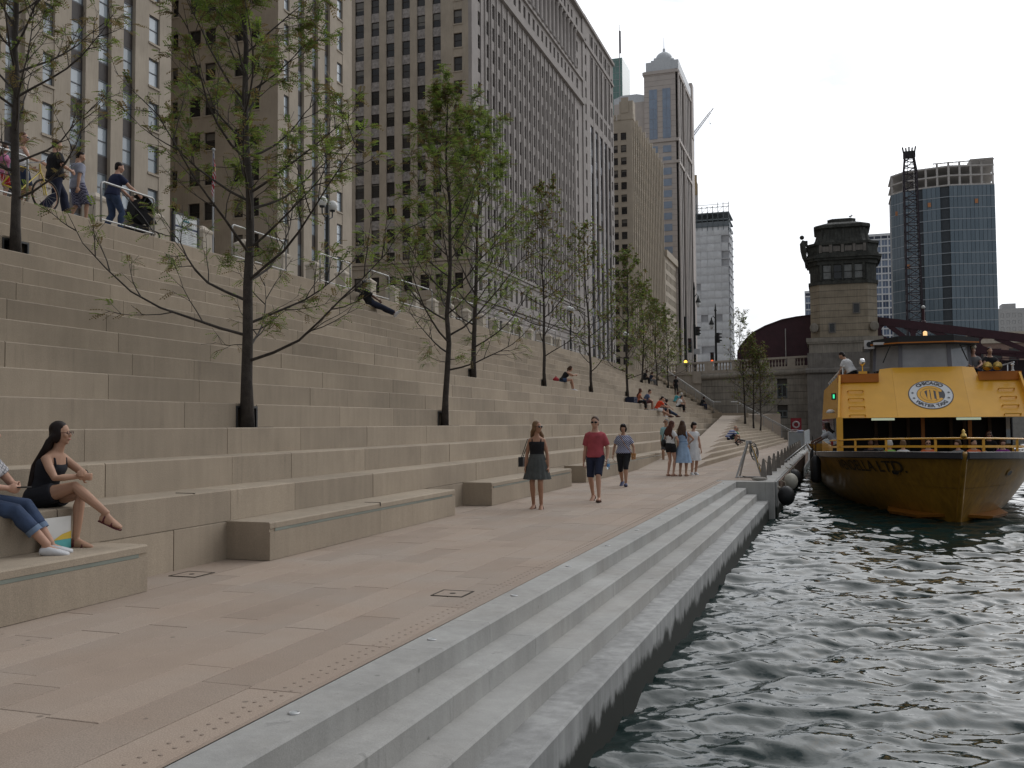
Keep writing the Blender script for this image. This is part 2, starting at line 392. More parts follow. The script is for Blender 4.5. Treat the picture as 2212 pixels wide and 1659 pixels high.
for k, ys in WELLS.items():
    for yc in ys:
        x = Xk(k+1); z = zk(k)
        wl = MB().box(x-.50, x-.46, yc-.26, yc+.26, z, z+.31).box(x-.46, x-.05, yc-.26, yc+.26, z+.302, z+.312).build('tree_well', M('well_dark', (.012,.012,.012), .8), terr)
        f = MB().box(x-.06, x+.012, yc-.285, yc-.25, z+.003, z+.335).box(x-.06, x+.012, yc+.25, yc+.285, z+.003, z+.335).box(x-.06, x+.012, yc-.25, yc+.25, z+.30, z+.335)
        f.build('well_frame', WELLM, wl)
        MB().box(x-.5, x+.33, yc-.24, yc+.24, z-.03, z+.006).build('soil', SOIL, wl)
# solid core under the seats so that no light leaks through the joints
core = MB()
for k in range(0, 15):
    core.box(Xk(k)-.62, Xk(k)-.03, -5, row_end(k)-.02, -1, (zk(k-1) if k else 0)-.03)
core.build('core_fill', JOINT, terr)

# ---- ramp and the narrow steps to its right
RZ = lambda Y: .0455*(Y-32)
def stepX(k, Y):                            # riser line k (its foot lies at height .165 k)
    y0 = 32+.165*k/.0455; x0 = -4.45-.062*(y0-32); x1 = -3.31-.25*k
    return x0+(x1-x0)*(Y-y0)/(80-y0)
NST = 14
ystep = [32+.165*k/.0455 for k in range(NST+1)]
ramp = None
rpts = []
for k in range(NST):
    rpts += [(stepX(k, ystep[k]), ystep[k]), (stepX(k, ystep[k+1]), ystep[k+1])]
rpts += [(-7.6, 83), (-7.6, 84.6)]
lpts = [(LEFT_EDGE(84.6), 84.6), (LEFT_EDGE(65), 65), (-6.3, 47), (-6.3, 32)]
poly = rpts + lpts
RAMPM = M('ramp_concrete', (.33,.27,.215), .8, var=.1, scale=.8, speck=.15, bump=.1, bscale=80)
mb = MB(); mb.prism(poly, -.6, 0, 0, [min(max(RZ(y), .003), 2.4)+.003 for x, y in poly])
mb.build('ramp', RAMPM, None, kind='structure')
stairs = MB().box(-9, -8.8, 70, 79, -1, 1).build('ramp_stairs', TAN, None, kind='structure')
for k in range(NST):
    ya = ystep[k+1]; z1 = .165*(k+1)
    if ya > 79: break
    c = .01
    rings = []
    for Y in (ya, 80.0):
        x = stepX(k, Y); xl = x-1.2
        rings.append([(xl, Y, z1-.165-.02), (x, Y, z1-.165-.02), (x, Y, z1-c), (x-c, Y, z1), (xl, Y, z1)])
    mb = MB(); mb.rings(rings); mb.build('stair_tread', TAN, stairs)
    # the riser's first stretch beside the ramp is the ramp's own cheek
# end wall of the little stair and landing at the bridge wall
land = MB().box(-9.6, -6.4, 80.0, 88.0, -1, 2.38).build('landing', TAN, None, kind='structure')
mb = MB()
for k in range(NST):
    x1 = -3.31-.25*k; mb.box(-6.6, x1-.02, 80.003, 80.5, -.05 if k == 0 else .165*k, .165*(k+1)-.004)
mb.build('cheek_wall', TAN, land)
# flight from the landing up to the street, along the bridge wall
fl = MB().box(-15.2, -9.6, 87.7, 88, -1, 2.3).build('street_stair', TAN, None, kind='structure')
for i in range(20):
    z = 2.38+.187*(i+1); x = -9.3-.3*i
    MB().box(x-.32, x, 84.45, 87.95, z-.2, z).build('stair_tread', TAN, fl)
MB().prism([(-9.3,84.4),(-15.4,84.4),(-15.4,84.0),(-9.3,84.0)], -1, 2.3).build('stair_core', TAN, fl)
mb = MB(); mb.extr([(-9.3,2.2),(-15.3,5.9),(-15.3,-1),(-9.3,-1)], 84.45, 87.9, 'y'); mb.build('stair_core', TAN, fl)

# ---- the street above
ASPH = M('asphalt', (.06,.06,.062), .9, var=.2, speck=.2)
WALK = M('sidewalk_concrete', (.33,.31,.28), .85, var=.15, speck=.1)
MB().box(-22.5, -15.4, -20, 100, -1, 6.115).build('sidewalk', WALK, None, kind='structure')
MB().box(-46, -22.5, -20, 420, 4.5, 5.87).build('street', ASPH, None, kind='structure')
MB().box(-110, -46, -20, 480, 4.5, 6.0).build('far_sidewalk', WALK, None, kind='structure')
MB().box(-46, -10, 100, 480, -1, 6.02).build('far_riverbank', WALK, None, kind='structure')
mb = MB()
for y in range(0, 200, 9): mb.box(-34.1, -33.95, y, y+3.2, 5.87, 5.875)
mb.build('lane_marking', M('road_paint', (.7,.7,.66), .7), bpy.data.objects['street'])

# ---- long stone benches at the foot of the terrace
LIGHTSTRIP = M('glass_strip', (.20,.225,.195), .15, var=.15, spec=.6)
BR = M('bronze_bracket', (.045,.036,.026), .45, metal=.5)
def bench(y0, y1, label, cuts, stops):
    t = thing('stone_bench', label, 'bench', (-6.25, y0, 0), 0, 'stone benches at the foot of the terrace')
    L_ = y1-y0; D = .625; H = .45; ed = [0]+cuts+[L_]
    for a, b in zip(ed[:-1], ed[1:]):
        c = .016
        MB().extr([(0,.004),(0,.335),(-.012,.335),(-.012,.375),(0,.375),(0,H-c),(-c,H),(-D,H),(-D,.004)], a+.002, b-.002, 'y').build('seat_block', TAN, t)
    mb = MB().box(-.011, -.004, .12, L_-.12, .338, .372); mb.build('light_strip', LIGHTSTRIP, t)
    for s in stops:
        MB().box(-.25, .006, s-.008, s+.008, H-.001, H+.006).box(-.002, .006, s-.008, s+.008, H-.05, H).build('skate_stop', BR, t)
    return t
bench(1.2, 7.6, 'stone bench at the far left with feet resting on it', [3.1], [])
bench(9.7, 15.5, 'near stone bench with two bronze skate stops and a full light strip', [2.9], [2.88])
bench(17.4, 23.4, 'stone bench with blackened edge behind the walking woman in black', [3.0], [2.98])
bench(24.9, 46.6, 'long stone bench running behind the man in the red shirt', [3.6,7.2,10.8,14.4,18.0], [3.6,10.8])
for s, k in ((9.1, 0), (22.0, 0)):
    MB().box(Xk(k)-.25, Xk(k)+.006, s-.008, s+.008, zk(k)-.001, zk(k)+.006).build('skate_stop', BR, terr)
# ------------------------------------------------------------------ buildings
LIME  = M('limestone', (.37,.315,.25), .85, var=.12, scale=.35, streak=.08, rnd=.04, drip=.16)
LIME2 = M('grey_limestone', (.30,.272,.255), .85, var=.12, scale=.3, streak=.08, rnd=.03, drip=.14)
LIME3 = M('buff_terracotta', (.40,.345,.275), .85, var=.08, scale=.3, rnd=.04)
SPAN  = M('bronze_spandrel', (.045,.036,.032), .55, var=.25, scale=3)
SPAN2 = M('carved_spandrel', (.29,.265,.25), .9, var=.35, scale=2.2)
FRAMEG = M('window_frame_grey', (.10,.105,.115), .5)
FRAMEB = M('window_frame_brown', (.035,.026,.022), .6)
def glassmat(name, dark, pale, pale_amt, rough=.12, blind=0):
    """pane: dark room or drawn blind, chosen per window, under a glossy surface"""
    m = bpy.data.materials.new(name); m.use_nodes = True; nt = m.node_tree; b = nt.nodes['Principled BSDF']; N = nt.nodes.new; L = nt.links.new
    oi = N('ShaderNodeObjectInfo'); g = N('ShaderNodeNewGeometry'); ad = N('ShaderNodeMath'); L(oi.outputs['Random'], ad.inputs[0]); L(g.outputs['Random Per Island'], ad.inputs[1])
    fr = N('ShaderNodeMath'); fr.operation = 'FRACT'; L(ad.outputs[0], fr.inputs[0])
    mr = N('ShaderNodeMapRange'); mr.inputs[1].default_value = 1-pale_amt-.15; mr.inputs[2].default_value = 1-pale_amt+.15; L(fr.outputs[0], mr.inputs[0])
    mx = N('ShaderNodeMix'); mx.data_type = 'RGBA'; mx.inputs[6].default_value = (*dark, 1); mx.inputs[7].default_value = (*pale, 1); L(mr.outputs[0], mx.inputs[0]); co = mx.outputs[2]
    if blind:                                          # roller blinds drawn to different heights
        tcn = N('ShaderNodeTexCoord'); sp = N('ShaderNodeSeparateXYZ'); L(tcn.outputs['Generated'], sp.inputs[0])
        r2_ = N('ShaderNodeMath'); r2_.operation = 'MULTIPLY'; L(oi.outputs['Random'], r2_.inputs[0]); r2_.inputs[1].default_value = 7.31; r3 = N('ShaderNodeMath'); r3.operation = 'FRACT'; L(r2_.outputs[0], r3.inputs[0])
        th = N('ShaderNodeMapRange'); th.inputs[1].default_value = 0; th.inputs[2].default_value = blind; th.inputs[3].default_value = .25; th.inputs[4].default_value = 1.05; L(r3.outputs[0], th.inputs[0])
        gt = N('ShaderNodeMath'); gt.operation = 'GREATER_THAN'; L(sp.outputs[2], gt.inputs[0]); L(th.outputs[0], gt.inputs[1])
        m3 = N('ShaderNodeMix'); m3.data_type = 'RGBA'; L(gt.outputs[0], m3.inputs[0]); L(co, m3.inputs[6]); m3.inputs[7].default_value = (.13,.12,.105,1); co = m3.outputs[2]
    L(co, b.inputs['Base Color'])
    b.inputs['Roughness'].default_value = rough; b.inputs['Specular IOR Level'].default_value = .5
    n = N('ShaderNodeTexNoise'); n.inputs['Scale'].default_value = .8; L(g.outputs['Position'], n.inputs['Vector']); bp = N('ShaderNodeBump'); bp.inputs['Strength'].default_value = .04; L(n.outputs[0], bp.inputs['Height']); L(bp.outputs[0], b.inputs['Normal'])
    return m
PANE_PALE = glassmat('pane_pale', (.20,.235,.26), (.40,.45,.49), .75)
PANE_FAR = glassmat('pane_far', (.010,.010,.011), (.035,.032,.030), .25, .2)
PANE_DARK = glassmat('pane_dark', (.010,.010,.011), (.035,.032,.030), .25, .2, .55)
PANE_BLUE = glassmat('pane_blue', (.07,.10,.15), (.20,.26,.33), .5, .1)
def window_mesh(name, pane, frame, fw=.06, rail=True, mull=False):
    """unit window looking along +x: width in y, height in z"""
    mb = MB(); mb.box(-.10, -.06, -.5, .5, 0, 1, 0)
    mb.box(-.06, 0, -.5, -.5+fw, 0, 1, 1).box(-.06, 0, .5-fw, .5, 0, 1, 1).box(-.06, 0, -.5+fw, .5-fw, 0, fw*.8, 1).box(-.06, 0, -.5+fw, .5-fw, 1-fw*.8, 1, 1)
    if rail: mb.box(-.06, -.01, -.5+fw, .5-fw, .49, .525, 1)
    if mull: mb.box(-.06, -.01, -.02, .02, fw, 1-fw, 1)
    return mb.mesh(name, [pane, frame])
class Facade:
    """a wall face. axis 'y': looks to +x at x=pos, runs along y. axis 'x': looks to -y at y=pos, runs along x."""
    def __init__(s, root, axis, pos, a0, a1, z0, z1, mat, thick=.6):
        s.root, s.axis, s.pos, s.a0, s.a1, s.z0, s.z1, s.mat, s.t = root, axis, pos, a0, a1, z0, z1, mat, thick
        s.wall = MB(); s.off = root.location.copy()
    def bx(s, mb, a0, a1, z0, z1, d0, d1, mi=0):
        """box from depth d0 (in front, +) to d1 (behind, -)"""
        if s.axis == 'y': mb.box(s.pos+d1, s.pos+d0, a0, a1, z0, z1, mi)
        else: mb.box(a0, a1, s.pos-d0, s.pos-d1, z0, z1, mi)
        return mb
    def place(s, name, me, a, z, w, h, depth):
        if s.axis == 'y': loc = Vector((s.pos+depth, a, z)); rz = 0
        else: loc = Vector((a, s.pos-depth, z)); rz = -pi/2
        return link(name, me, s.root, loc=loc-s.off, scale=(1, w, h), rotz=rz)
    def grid(s, cols, rows, wmesh, pane_depth=-.3, strip=None, sp_mat=None, sp_rec=-.12, budget=None, sill=False, za=None, zb=None, pier_d=0.0, lint=None):
        """cols: [(a0,a1)], rows: [(z0,z1)]; between columns are piers, between rows spandrels"""
        za = s.z0 if za is None else za; zb = s.z1 if zb is None else zb
        W = s.wall; prev = s.a0
        cols = sorted(cols); rows = sorted(rows)
        for a0, a1 in cols:
            s.bx(W, prev, a0, za, zb, pier_d, -s.t); prev = a1
        s.bx(W, prev, s.a1, za, zb, pier_d, -s.t)
        spm = None
        for a0, a1 in cols:
            zc = za
            for i, (z0, z1) in enumerate(rows + [(zb, zb)]):
                if z0 - zc > .02:
                    if strip and 0 < i < len(rows) and budget is not None and budget['s'] > 0:
                        if spm is None: spm = MB().box(-.3, 0, -.5, .5, 0, 1).mesh('spandrel', sp_mat)
                        s.place('spandrel', spm, (a0+a1)/2, zc, a1-a0, z0-zc, sp_rec); budget['s'] -= 1
                    elif strip and sp_mat is not None and 0 < i < len(rows): s.bx(s.sp(sp_mat), a0, a1, zc, z0, sp_rec, -s.t+.05)
                    else: s.bx(W, a0, a1, zc, z0, pier_d-.002, -s.t)
                zc = z1
                if z1 > z0:
                    if budget is not None and budget['w'] > 0:
                        s.place('window', wmesh, (a0+a1)/2, z0, a1-a0, z1-z0, pane_depth); budget['w'] -= 1
                    else:
                        s.bx(s.pn(wmesh.materials[0]), a0, a1, z0, z1, pane_depth-.06, pane_depth-.1)
                    if sill: s.bx(W, a0-.08, a1+.08, z0-.16, z0-.004, .09, -.25)
    def sp(s, m):
        if not hasattr(s, '_sp'): s._sp = {}
        return s._sp.setdefault(m.name, (MB(), m))[0]
    def pn(s, m):
        if m == PANE_DARK: m = PANE_FAR
        if not hasattr(s, '_pn'): s._pn = {}
        return s._pn.setdefault(m.name, (MB(), m))[0]
    def band(s, z0, z1, proj, a0=None, a1=None, mat=None):
        s.bx(s.wall if mat is None else s.sp(mat), s.a0 if a0 is None else a0, s.a1 if a1 is None else a1, z0, z1, proj, -.2)
    def finish(s, name='wall'):
        s.wall.build(name, s.mat, s.root, world=True)
        for mb, m in getattr(s, '_sp', {}).values(): mb.build('far_spandrels', m, s.root, kind='stuff', world=True)
        for mb, m in getattr(s, '_pn', {}).values(): mb.build('far_windows', m, s.root, kind='stuff', world=True)
def rows_of(z_first, pitch, h, n): return [(z_first+pitch*i, z_first+pitch*i+h) for i in range(n)]

WP = window_mesh('window_pale', PANE_PALE, FRAMEG); WDK = window_mesh('window_dark', PANE_DARK, FRAMEB); WBL = window_mesh('window_blue', PANE_BLUE, FRAMEG, rail=False)

# --- left building: two limestone wings round a court
t = thing('office_building', 'pale limestone office block at far left with dark spandrel strips and a recessed court', 'building', (-64, 60, 6))
core = MB().box(-100, XW-.55, 20, 68.05-.02, 6, 75).box(-100, -67.8, 60, 90, 6, 75).box(-100, XW-.55, 85.6, 101.1, 6, 75); core.build('core', LIME, t, world=True)
def mixed(F, punched, strips, rows, budget):
    """piers between all columns; punched columns keep stone spandrels, strip columns get bronze ones"""
    allc = sorted([(c, 'p') for c in punched] + [(c, 's') for c in strips]); prev = F.a0
    for (a0, a1), ty in allc:
        F.bx(F.wall, prev, a0, F.z0, F.z1, 0, -F.t); prev = a1
    F.bx(F.wall, prev, F.a1, F.z0, F.z1, 0, -F.t)
    spm = MB().box(-.3, 0, -.5, .5, 0, 1).mesh('spandrel', SPAN)
    for (a0, a1), ty in allc:
        zc = F.z0
        for i, (z0, z1) in enumerate(rows+[(F.z1, F.z1)]):
            if z0-zc > .02:
                if ty == 's' and i: 
                    if budget['s'] > 0: F.place('spandrel', spm, (a0+a1)/2, zc, a1-a0, z0-zc, -.32); budget['s'] -= 1
                    else: F.bx(F.sp(SPAN), a0, a1, zc, z0, -.32, -.6)
                else: F.bx(F.wall, a0, a1, zc, z0, -.05, -F.t)
            zc = z1
            if z1 > z0:
                if budget['w'] > 0: F.place('window', WP, (a0+a1)/2, z0, a1-a0, z1-z0, -.34 if ty == 's' else -.2); budget['w'] -= 1
                else: F.bx(F.pn(PANE_PALE), a0, a1, z0, z1, -.4, -.45)
                if ty == 'p': F.bx(F.wall, a0-.06, a1+.06, z0-.18, z0-.004, .07, -.2)
F1 = Facade(t, 'y', XW, 34, 68.08, 6, 76, LIME); bud = {'w': 300, 's': 200}
RA = rows_of(34.2-3.72*6, 3.72, 2.36, 16)
RA = [r for r in RA if r[1] < 76]
mixed(F1, [(65.25,66.6), (53.9,55.0)], [(56.6,58.1), (59.45,60.85), (62.2,63.6), (50.6,51.6), (46.4,47.8), (43,44.4)], RA, bud)
F1.bx(F1.wall, 51.95, 53.2, 6, 76, .35, -.2); F1.finish('wing_wall')
# carved panel under the low window
MB().box(XW-.05, XW+.04, 53.7, 55.2, 19.3, 20.7).build('carved_panel', M('carved_tan', (.36,.27,.17), .9, var=.3, scale=4), t, world=True)
F2 = Facade(t, 'x', 85.0, -67.8, XW-.602, 6, 76, LIME)
RC = rows_of(42.46-3.78*9, 3.78, 1.95, 17); RC = [r for r in RC if r[0] > 7 and r[1] < 75]
F2.grid([(-67.3,-66.5), (-65.08,-63.6), (-63.1,-61.7), (-59.4,-58.2), (-57.4,-56.25)], RC, WDK, -.25, budget=bud, sill=True); F2.finish('court_wall')
F3 = Facade(t, 'y', XW, 85.0, 101.17, 6, 76, LIME)
RB = [r for r in rows_of(49.6-3.83*11, 3.83, 2.35, 18) if r[0] > 7 and r[1] < 75]
mixed(F3, [(86.15,87.2), (97.55,98.9)], [(88.95,90.2), (91.9,93.2), (94.65,95.9)], RB, bud); F3.finish('wing_wall')
# flag on a short pole in the court
fl_ = thing('flag', 'red and white striped flag hanging limp on a pole behind the large tree', 'flag', (-30, 41.2, 5.87))
MB().tube([(0,0,0),(0,0,9.95)], .05, 8).ball((0,0,10.03), .09).build('pole', M('grey_pole', (.3,.3,.3), .5), fl_)
def flag_mesh():
    """limp cloth: stripes run down the hanging folds, canton at the hoist top"""
    mb = MB(); nv, nh = 16, 13
    def P(i, j):
        v = i/nv; u = j/nh; sag = .95*u**1.3
        return (.03+.42*u*(1-.35*v)+.10*math.sin(v*5)*u, -.06-.42*u*(1-.3*v)+.10*math.sin(u*11+v*3)*(.3+.7*v), 9.85-.15*v-sag-1.55*v*(1-.15*u))
    for i in range(nv):
        for j in range(nh):
            mi = 2 if (i < 8 and j < 5) else ((i*13//nv) % 2)
            mb.add([P(i,j),P(i,j+1),P(i+1,j+1),P(i+1,j)], [(0,1,2,3)], mi)
    return mb.build('cloth', [M('flag_red', (.38,.025,.04), .8), M('flag_white', (.6,.6,.6), .8), M('flag_blue', (.02,.03,.12), .8)], fl_)
flag_mesh()

# --- tall office tower with dark windows on two faces
t = thing('office_tower', 'tall grey limestone tower with rows of dark windows, colonnade and tiled roof', 'building', (-64, 142, 6))
MB().box(-100, XW-.55, 142.6, 214.8, 6, 97).build('core', LIME2, t, world=True)
bud = {'w': 120, 's': 120}
FA = Facade(t, 'x', 142.0, -79, XW-.602, 6, 98, LIME)
strips = [(-78,-76.5), (-75.2,-73.5), (-72.2,-70.65), (-69.4,-67.85), (-66.5,-65.0), (-63.75,-62.25), (-60.95,-59.45)]
RM = [r for r in rows_of(67.13-3.93*10, 3.93, 2.4, 18) if r[1] < 98]
wl = FA.wall; prev = FA.a0
allc = [(c,'s') for c in strips]+[((-57.2,-55.7),'p')]
spm = MB().box(-.3, 0, -.5, .5, 0, 1).mesh('spandrel', SPAN2)
dia = MB()
for (a0, a1), ty in allc:
    FA.bx(wl, prev, a0, 28.6, 98, .0, -.6); prev = a1
FA.bx(wl, prev, FA.a1, 28.6, 98, 0, -.6)
for (a0, a1), ty in allc:
    zc = 28.6
    for i, (z0, z1) in enumerate(RM+[(98,98)]):
        if z0-zc > .02:
            if ty == 's' and i:
                if bud['s'] > 0: FA.place('spandrel', spm, (a0+a1)/2, zc, a1-a0, z0-zc, -.18); bud['s'] -= 1
                else: FA.bx(FA.sp(SPAN2), a0, a1, zc, z0, -.18, -.5)
                c = (a0+a1)/2; zm = (zc+z0)/2; y = 142+.17
                dia.add([(c-.42,y,zm),(c,y,zm-.5),(c+.42,y,zm),(c,y,zm+.5),(c,y-.08,zm)], [(0,1,4),(1,2,4),(2,3,4),(3,0,4)])
            else: FA.bx(wl, a0, a1, zc, z0, -.03, -.6)
        zc = z1
        if z1 > z0:
            FA.place('window', WDK, (a0+a1)/2, z0, a1-a0, z1-z0, -.3)
            if ty == 'p': FA.bx(wl, a0-.1, a1+.1, z0-.2, z0-.004, .1, -.2)
dia.build('diamond_ornament', SPAN2, t, world=True, kind='stuff')
# base storeys with cornices
basec = [(-78.2,-76.7),(-75.4,-73.9),(-72.2,-70.7),(-69.3,-67.7),(-66.3,-64.7),(-63.3,-61.7),(-60.6,-59.2),(-57.2,-55.7)]
FA.grid(basec, [(9.0,12.6), (14.6,19.0), (23.6,26.2)], WDK, -.35, budget=bud, za=6, zb=28.6)
for z, h, p in ((28.2,.5,.45),(27.6,.5,.25),(22.0,.5,.4),(21.4,.4,.2),(20.2,.9,.12)): FA.band(z+.012, z+h-.012, p, a1=XW-.1)
FA.finish('street_wall')
FB = Facade(t, 'y', XW, 142.0, 214.9, 6, 98, LIME2)
cols = [(144.85,146.35)] + [(149.05+2.97*i, 150.35+2.97*i) for i in range(20)] + [(209.8,211.3)]
RR = [r for r in rows_of(67.95-3.97*10, 3.97, 2.4, 12) if r[1] < 77]
bud2 = {'w': 180, 's': 0}
# fluted piers stand proud between the strips
FB.grid(cols, RR, WDK, -.28, strip=True, sp_mat=LIME2, sp_rec=-.12, budget=bud2, za=28.6, zb=77.0)
for i in range(21):
    a = 148.2+2.97*i; FB.bx(FB.wall, a-.28, a+.28, 28.6, 76.4, .22, -.1)
FB.band(76.6, 77.2, .7); FB.band(77.2, 78.2, .35)
FB.grid(cols, [(79.3,81.6)], WDK, -.28, budget=bud2, za=78.2, zb=82.4)
FB.band(82.4, 83.0, .4)
FB.grid([(144.85,146.35),(209.8,211.3)], [(84,86.4),(88,90.4)], WDK, -.28, budget=bud2, za=83.0, zb=92.0)
FB.band(92.0, 92.8, .8); 
FB.grid(cols, [(94.0,96.0)], WDK, -.28, budget=bud2, za=92.8, zb=98.0)
FB.band(97.6, 98.3, .9)
FB.grid(cols, [(9.2,12.6), (15.2,19.6), (23.6,26.2)], WDK, -.35, budget=bud2, za=6, zb=28.6)
for z, h, p in ((28.2,.5,.45),(27.6,.5,.25),(22.0,.5,.4),(21.4,.4,.2),(20.2,.9,.12)): FB.band(z, z+h, p, a0=142.0-p)
FB.finish('river_wall')
# giant-order columns and dark bays behind them
colm = MB().lathe([(.72,0),(.72,.4),(.58,.5),(.52,7.9),(.6,8.2),(.75,8.5),(.75,9.0)], 0, 0, 12).mesh('column', LIME2, True)
bay = MB()
for i in range(21):
    a = 148.3+2.97*i
    link('column', colm, t, loc=Vector((XW+.05, a, 83.0))-t.location)
# colonnade recess: the wall behind the columns is set back
# (built as dark glazing between the columns)
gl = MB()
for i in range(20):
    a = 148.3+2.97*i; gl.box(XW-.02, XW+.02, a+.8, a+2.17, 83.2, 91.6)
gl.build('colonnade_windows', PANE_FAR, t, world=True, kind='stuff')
# steep tiled roof
rf = MB(); rf.extr([(XW-1.2,98.3),(XW-8,110),(-96,110),(-100,98.3)], 143, 214, 'y'); rf.build('roof', M('roof_tile_brown', (.14,.10,.085), .85, var=.25, scale=1.2), t, world=True)

# --- slimmer neighbour with dark glass strips
t = thing('office_building', 'narrow limestone office block with tall black glass strips beside the grey tower', 'building', (-64, 216, 6))
MB().box(-100, XW-.55, 215.3, 247.9, 6, 97).build('core', LIME2, t, world=True)
FC = Facade(t, 'y', XW+.25, 215.0, 248.3, 6, 98.5, LIME2)
bud = {'w': 120, 's': 0}
sc = [(222.2,225.4),(227.2,230.4),(232.2,235.4),(237.2,240.4),(241.8,244.6)]
pc = [(217.2,218.6),(245.7,247.2)]
wl = FC.wall; prev = FC.a0
for a0, a1 in sorted(sc+pc): FC.bx(wl, prev, a0, 6, 98.5, 0, -.6); prev = a1
FC.bx(wl, prev, FC.a1, 6, 98.5, 0, -.6)
BG = [M('black_glass', (.008,.009,.012), .05, var=0), M('grey_glass', (.10,.105,.12), .05, var=0), M('pale_glass', (.30,.31,.34), .08, var=0)]
pg = [MB(), MB(), MB()]; rr = random.Random(5)
for a0, a1 in sc:
    z = 12.0
    while z < 74:
        for h in range(3):
            aa = a0+(a1-a0)*h/3; i = 0 if rr.random() < .6 else (1 if rr.random() < .6 else 2)
            FC.bx(pg[i], aa+.03, aa+(a1-a0)/3-.03, z+.03, z+1.93, -.35, -.4)
        z += 1.96
    FC.bx(wl, a0, a1, 74.4, 76.2, -.05, -.6); FC.bx(wl, a0, a1, 79.4, 80.4, -.05, -.6); FC.bx(wl, a0, a1, 91.6, 93.8, -.05, -.6); FC.bx(wl, a0, a1, 96.8, 98.5, -.05, -.6); FC.bx(wl, a0, a1, 6, 12, -.05, -.6)
    for z0, z1 in ((76.2,79.4),(80.4,91.6),(93.8,96.8)):
        FC.place('window', WDK, (a0+a1)/2, z0, a1-a0, z1-z0, -.3)
        FC.bx(wl, (a0+a1)/2-.25, (a0+a1)/2+.25, z0, z1, -.1, -.4)
for i, mb in enumerate(pg): mb.build('glass_panes', BG[i], t, world=True, kind='stuff')
for a0, a1 in pc:
    zc = 6
    for z0, z1 in rows_of(12, 3.97, 2.4, 21)+[(98.5,98.5)]:
        FC.bx(wl, a0, a1, zc, z0, -.03, -.6); zc = z1
        if z1 > z0: FC.place('window', WDK, (a0+a1)/2, z0, a1-a0, z1-z0, -.3)
FC.band(97.9, 98.7, .5); FC.band(92.2, 92.8, .3); FC.finish('river_wall')

# --- buff terracotta block with crenellated top
def z_at(d, y): return 1.58+(914-y)*d/2050
t = thing('office_building', 'buff terracotta block with paired dark windows and toothed parapet', 'building', (-64, 276, 6))
MB().box(-95, XW-.55, 276.2, 330, 6, 88).build('core', LIME3, t, world=True)
FD = Facade(t, 'x', 275.5, -66.5, XW-.602, 6, 92, LIME3); bud = {'w': 300, 's': 0}
RD = [r for r in rows_of(11.5, 3.72, 2.25, 21) if r[1] < 90]
FD.grid([(-60.3,-58.4),(-57.5,-55.8),(-63.8,-62.0)], RD, WDK, -.3, budget=bud, sill=True); FD.finish('street_wall')
FE = Facade(t, 'y', XW, 275.5, 330, 6, 92, LIME3)
FE.grid([(277.6+3.05*i, 279.3+3.05*i) for i in range(17)], RD, WDK, -.35, budget=bud)
for i in range(18): FE.bx(FE.wall, 276.6+3.05*i-.3, 276.6+3.05*i+.3, 6, 92+ (1.6 if i % 2 == 0 else .6), .4, -.3)
FE.finish('river_wall')
mb = MB().box(-57.8, XW+.3, 275.3, 279, 92, 97.5).box(-57.2, -55, 275.1, 275.4, 94, 98.6)
for i in range(6): mb.box(-66.4+1.6*i, -65.4+1.6*i, 275.2, 276.2, 92, 93.6)
mb.build('parapet', LIME3, t, world=True)
fp = thing('flagpole', 'slender rooftop flagpole with a furled flag on the buff block', 'flagpole', (-58.5, 280, 97))
MB().tube([(0,0,-4),(0,0,26)], .12, 6).build('pole', M('grey_pole', (.3,.3,.3)), fp); MB().box(-.1,.5,-.05,.05,17,24).build('furled_flag', M('dark_cloth', (.06,.05,.06)), fp)
t = thing('office_building', 'low terracotta extension with rounded cornice beside the buff block', 'building', (-64, 332, 6))
MB().box(-95, XW-.55, 331, 372, 6, 61).build('core', LIME3, t, world=True)
FE = Facade(t, 'y', XW+.3, 330.5, 372, 6, 62, LIME3); bud = {'w': 200, 's': 0}
FE.grid([(332.2+3.0*i, 333.8+3.0*i) for i in range(13)], [r for r in rows_of(9, 3.9, 2.4, 14) if r[1] < 60], WDK, -.35, budget=bud)
FE.band(60, 62.4, .8); FE.finish('river_wall')
# ------------------------------------------------------------------ far skyline
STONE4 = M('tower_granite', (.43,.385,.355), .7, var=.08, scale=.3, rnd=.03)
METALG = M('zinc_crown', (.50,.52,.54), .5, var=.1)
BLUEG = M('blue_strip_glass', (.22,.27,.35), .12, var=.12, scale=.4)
t = thing('skyscraper', 'stone skyscraper with blue glass strips, stepped zinc crown and small dome', 'skyscraper', (-58.7, 356, 6))
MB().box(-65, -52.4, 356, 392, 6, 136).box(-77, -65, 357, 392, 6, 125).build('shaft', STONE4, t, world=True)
mb = MB()
for z in list(np.arange(12, 136, 2.0)): mb.box(-65.03, -52.37, 355.97, 356.0, z, z+.10)
mb.build('joint_lines', M('granite_joint', (.23,.20,.18), .9), t, world=True, kind='stuff')
for z, p in ((134.6,.5),(108.2,.6),(99.8,.5)):
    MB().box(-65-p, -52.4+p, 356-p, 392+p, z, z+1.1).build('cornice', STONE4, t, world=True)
pane = MB().box(-.5,.5,-.06,0,0,1).mesh('glass_panel', BLUEG)
for x0, x1 in ((-63.1,-60.0),(-58.0,-54.9)):
    for i in range(5):
        z0 = 109.6+3.85*i
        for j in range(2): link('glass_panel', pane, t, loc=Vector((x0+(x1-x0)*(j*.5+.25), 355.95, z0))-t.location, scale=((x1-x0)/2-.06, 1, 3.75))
for i in range(22):
    z0 = 104.2-4.3*i
    for x0, x1, n in ((-58.0,-54.9,2),(-63.1,-60.0,2)):
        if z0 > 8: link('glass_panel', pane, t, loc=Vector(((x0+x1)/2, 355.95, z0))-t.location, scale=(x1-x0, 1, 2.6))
FZ = Facade(t, 'y', -52.4, 356, 392, 6, 136, STONE4); bud = {'w': 130, 's': 0}
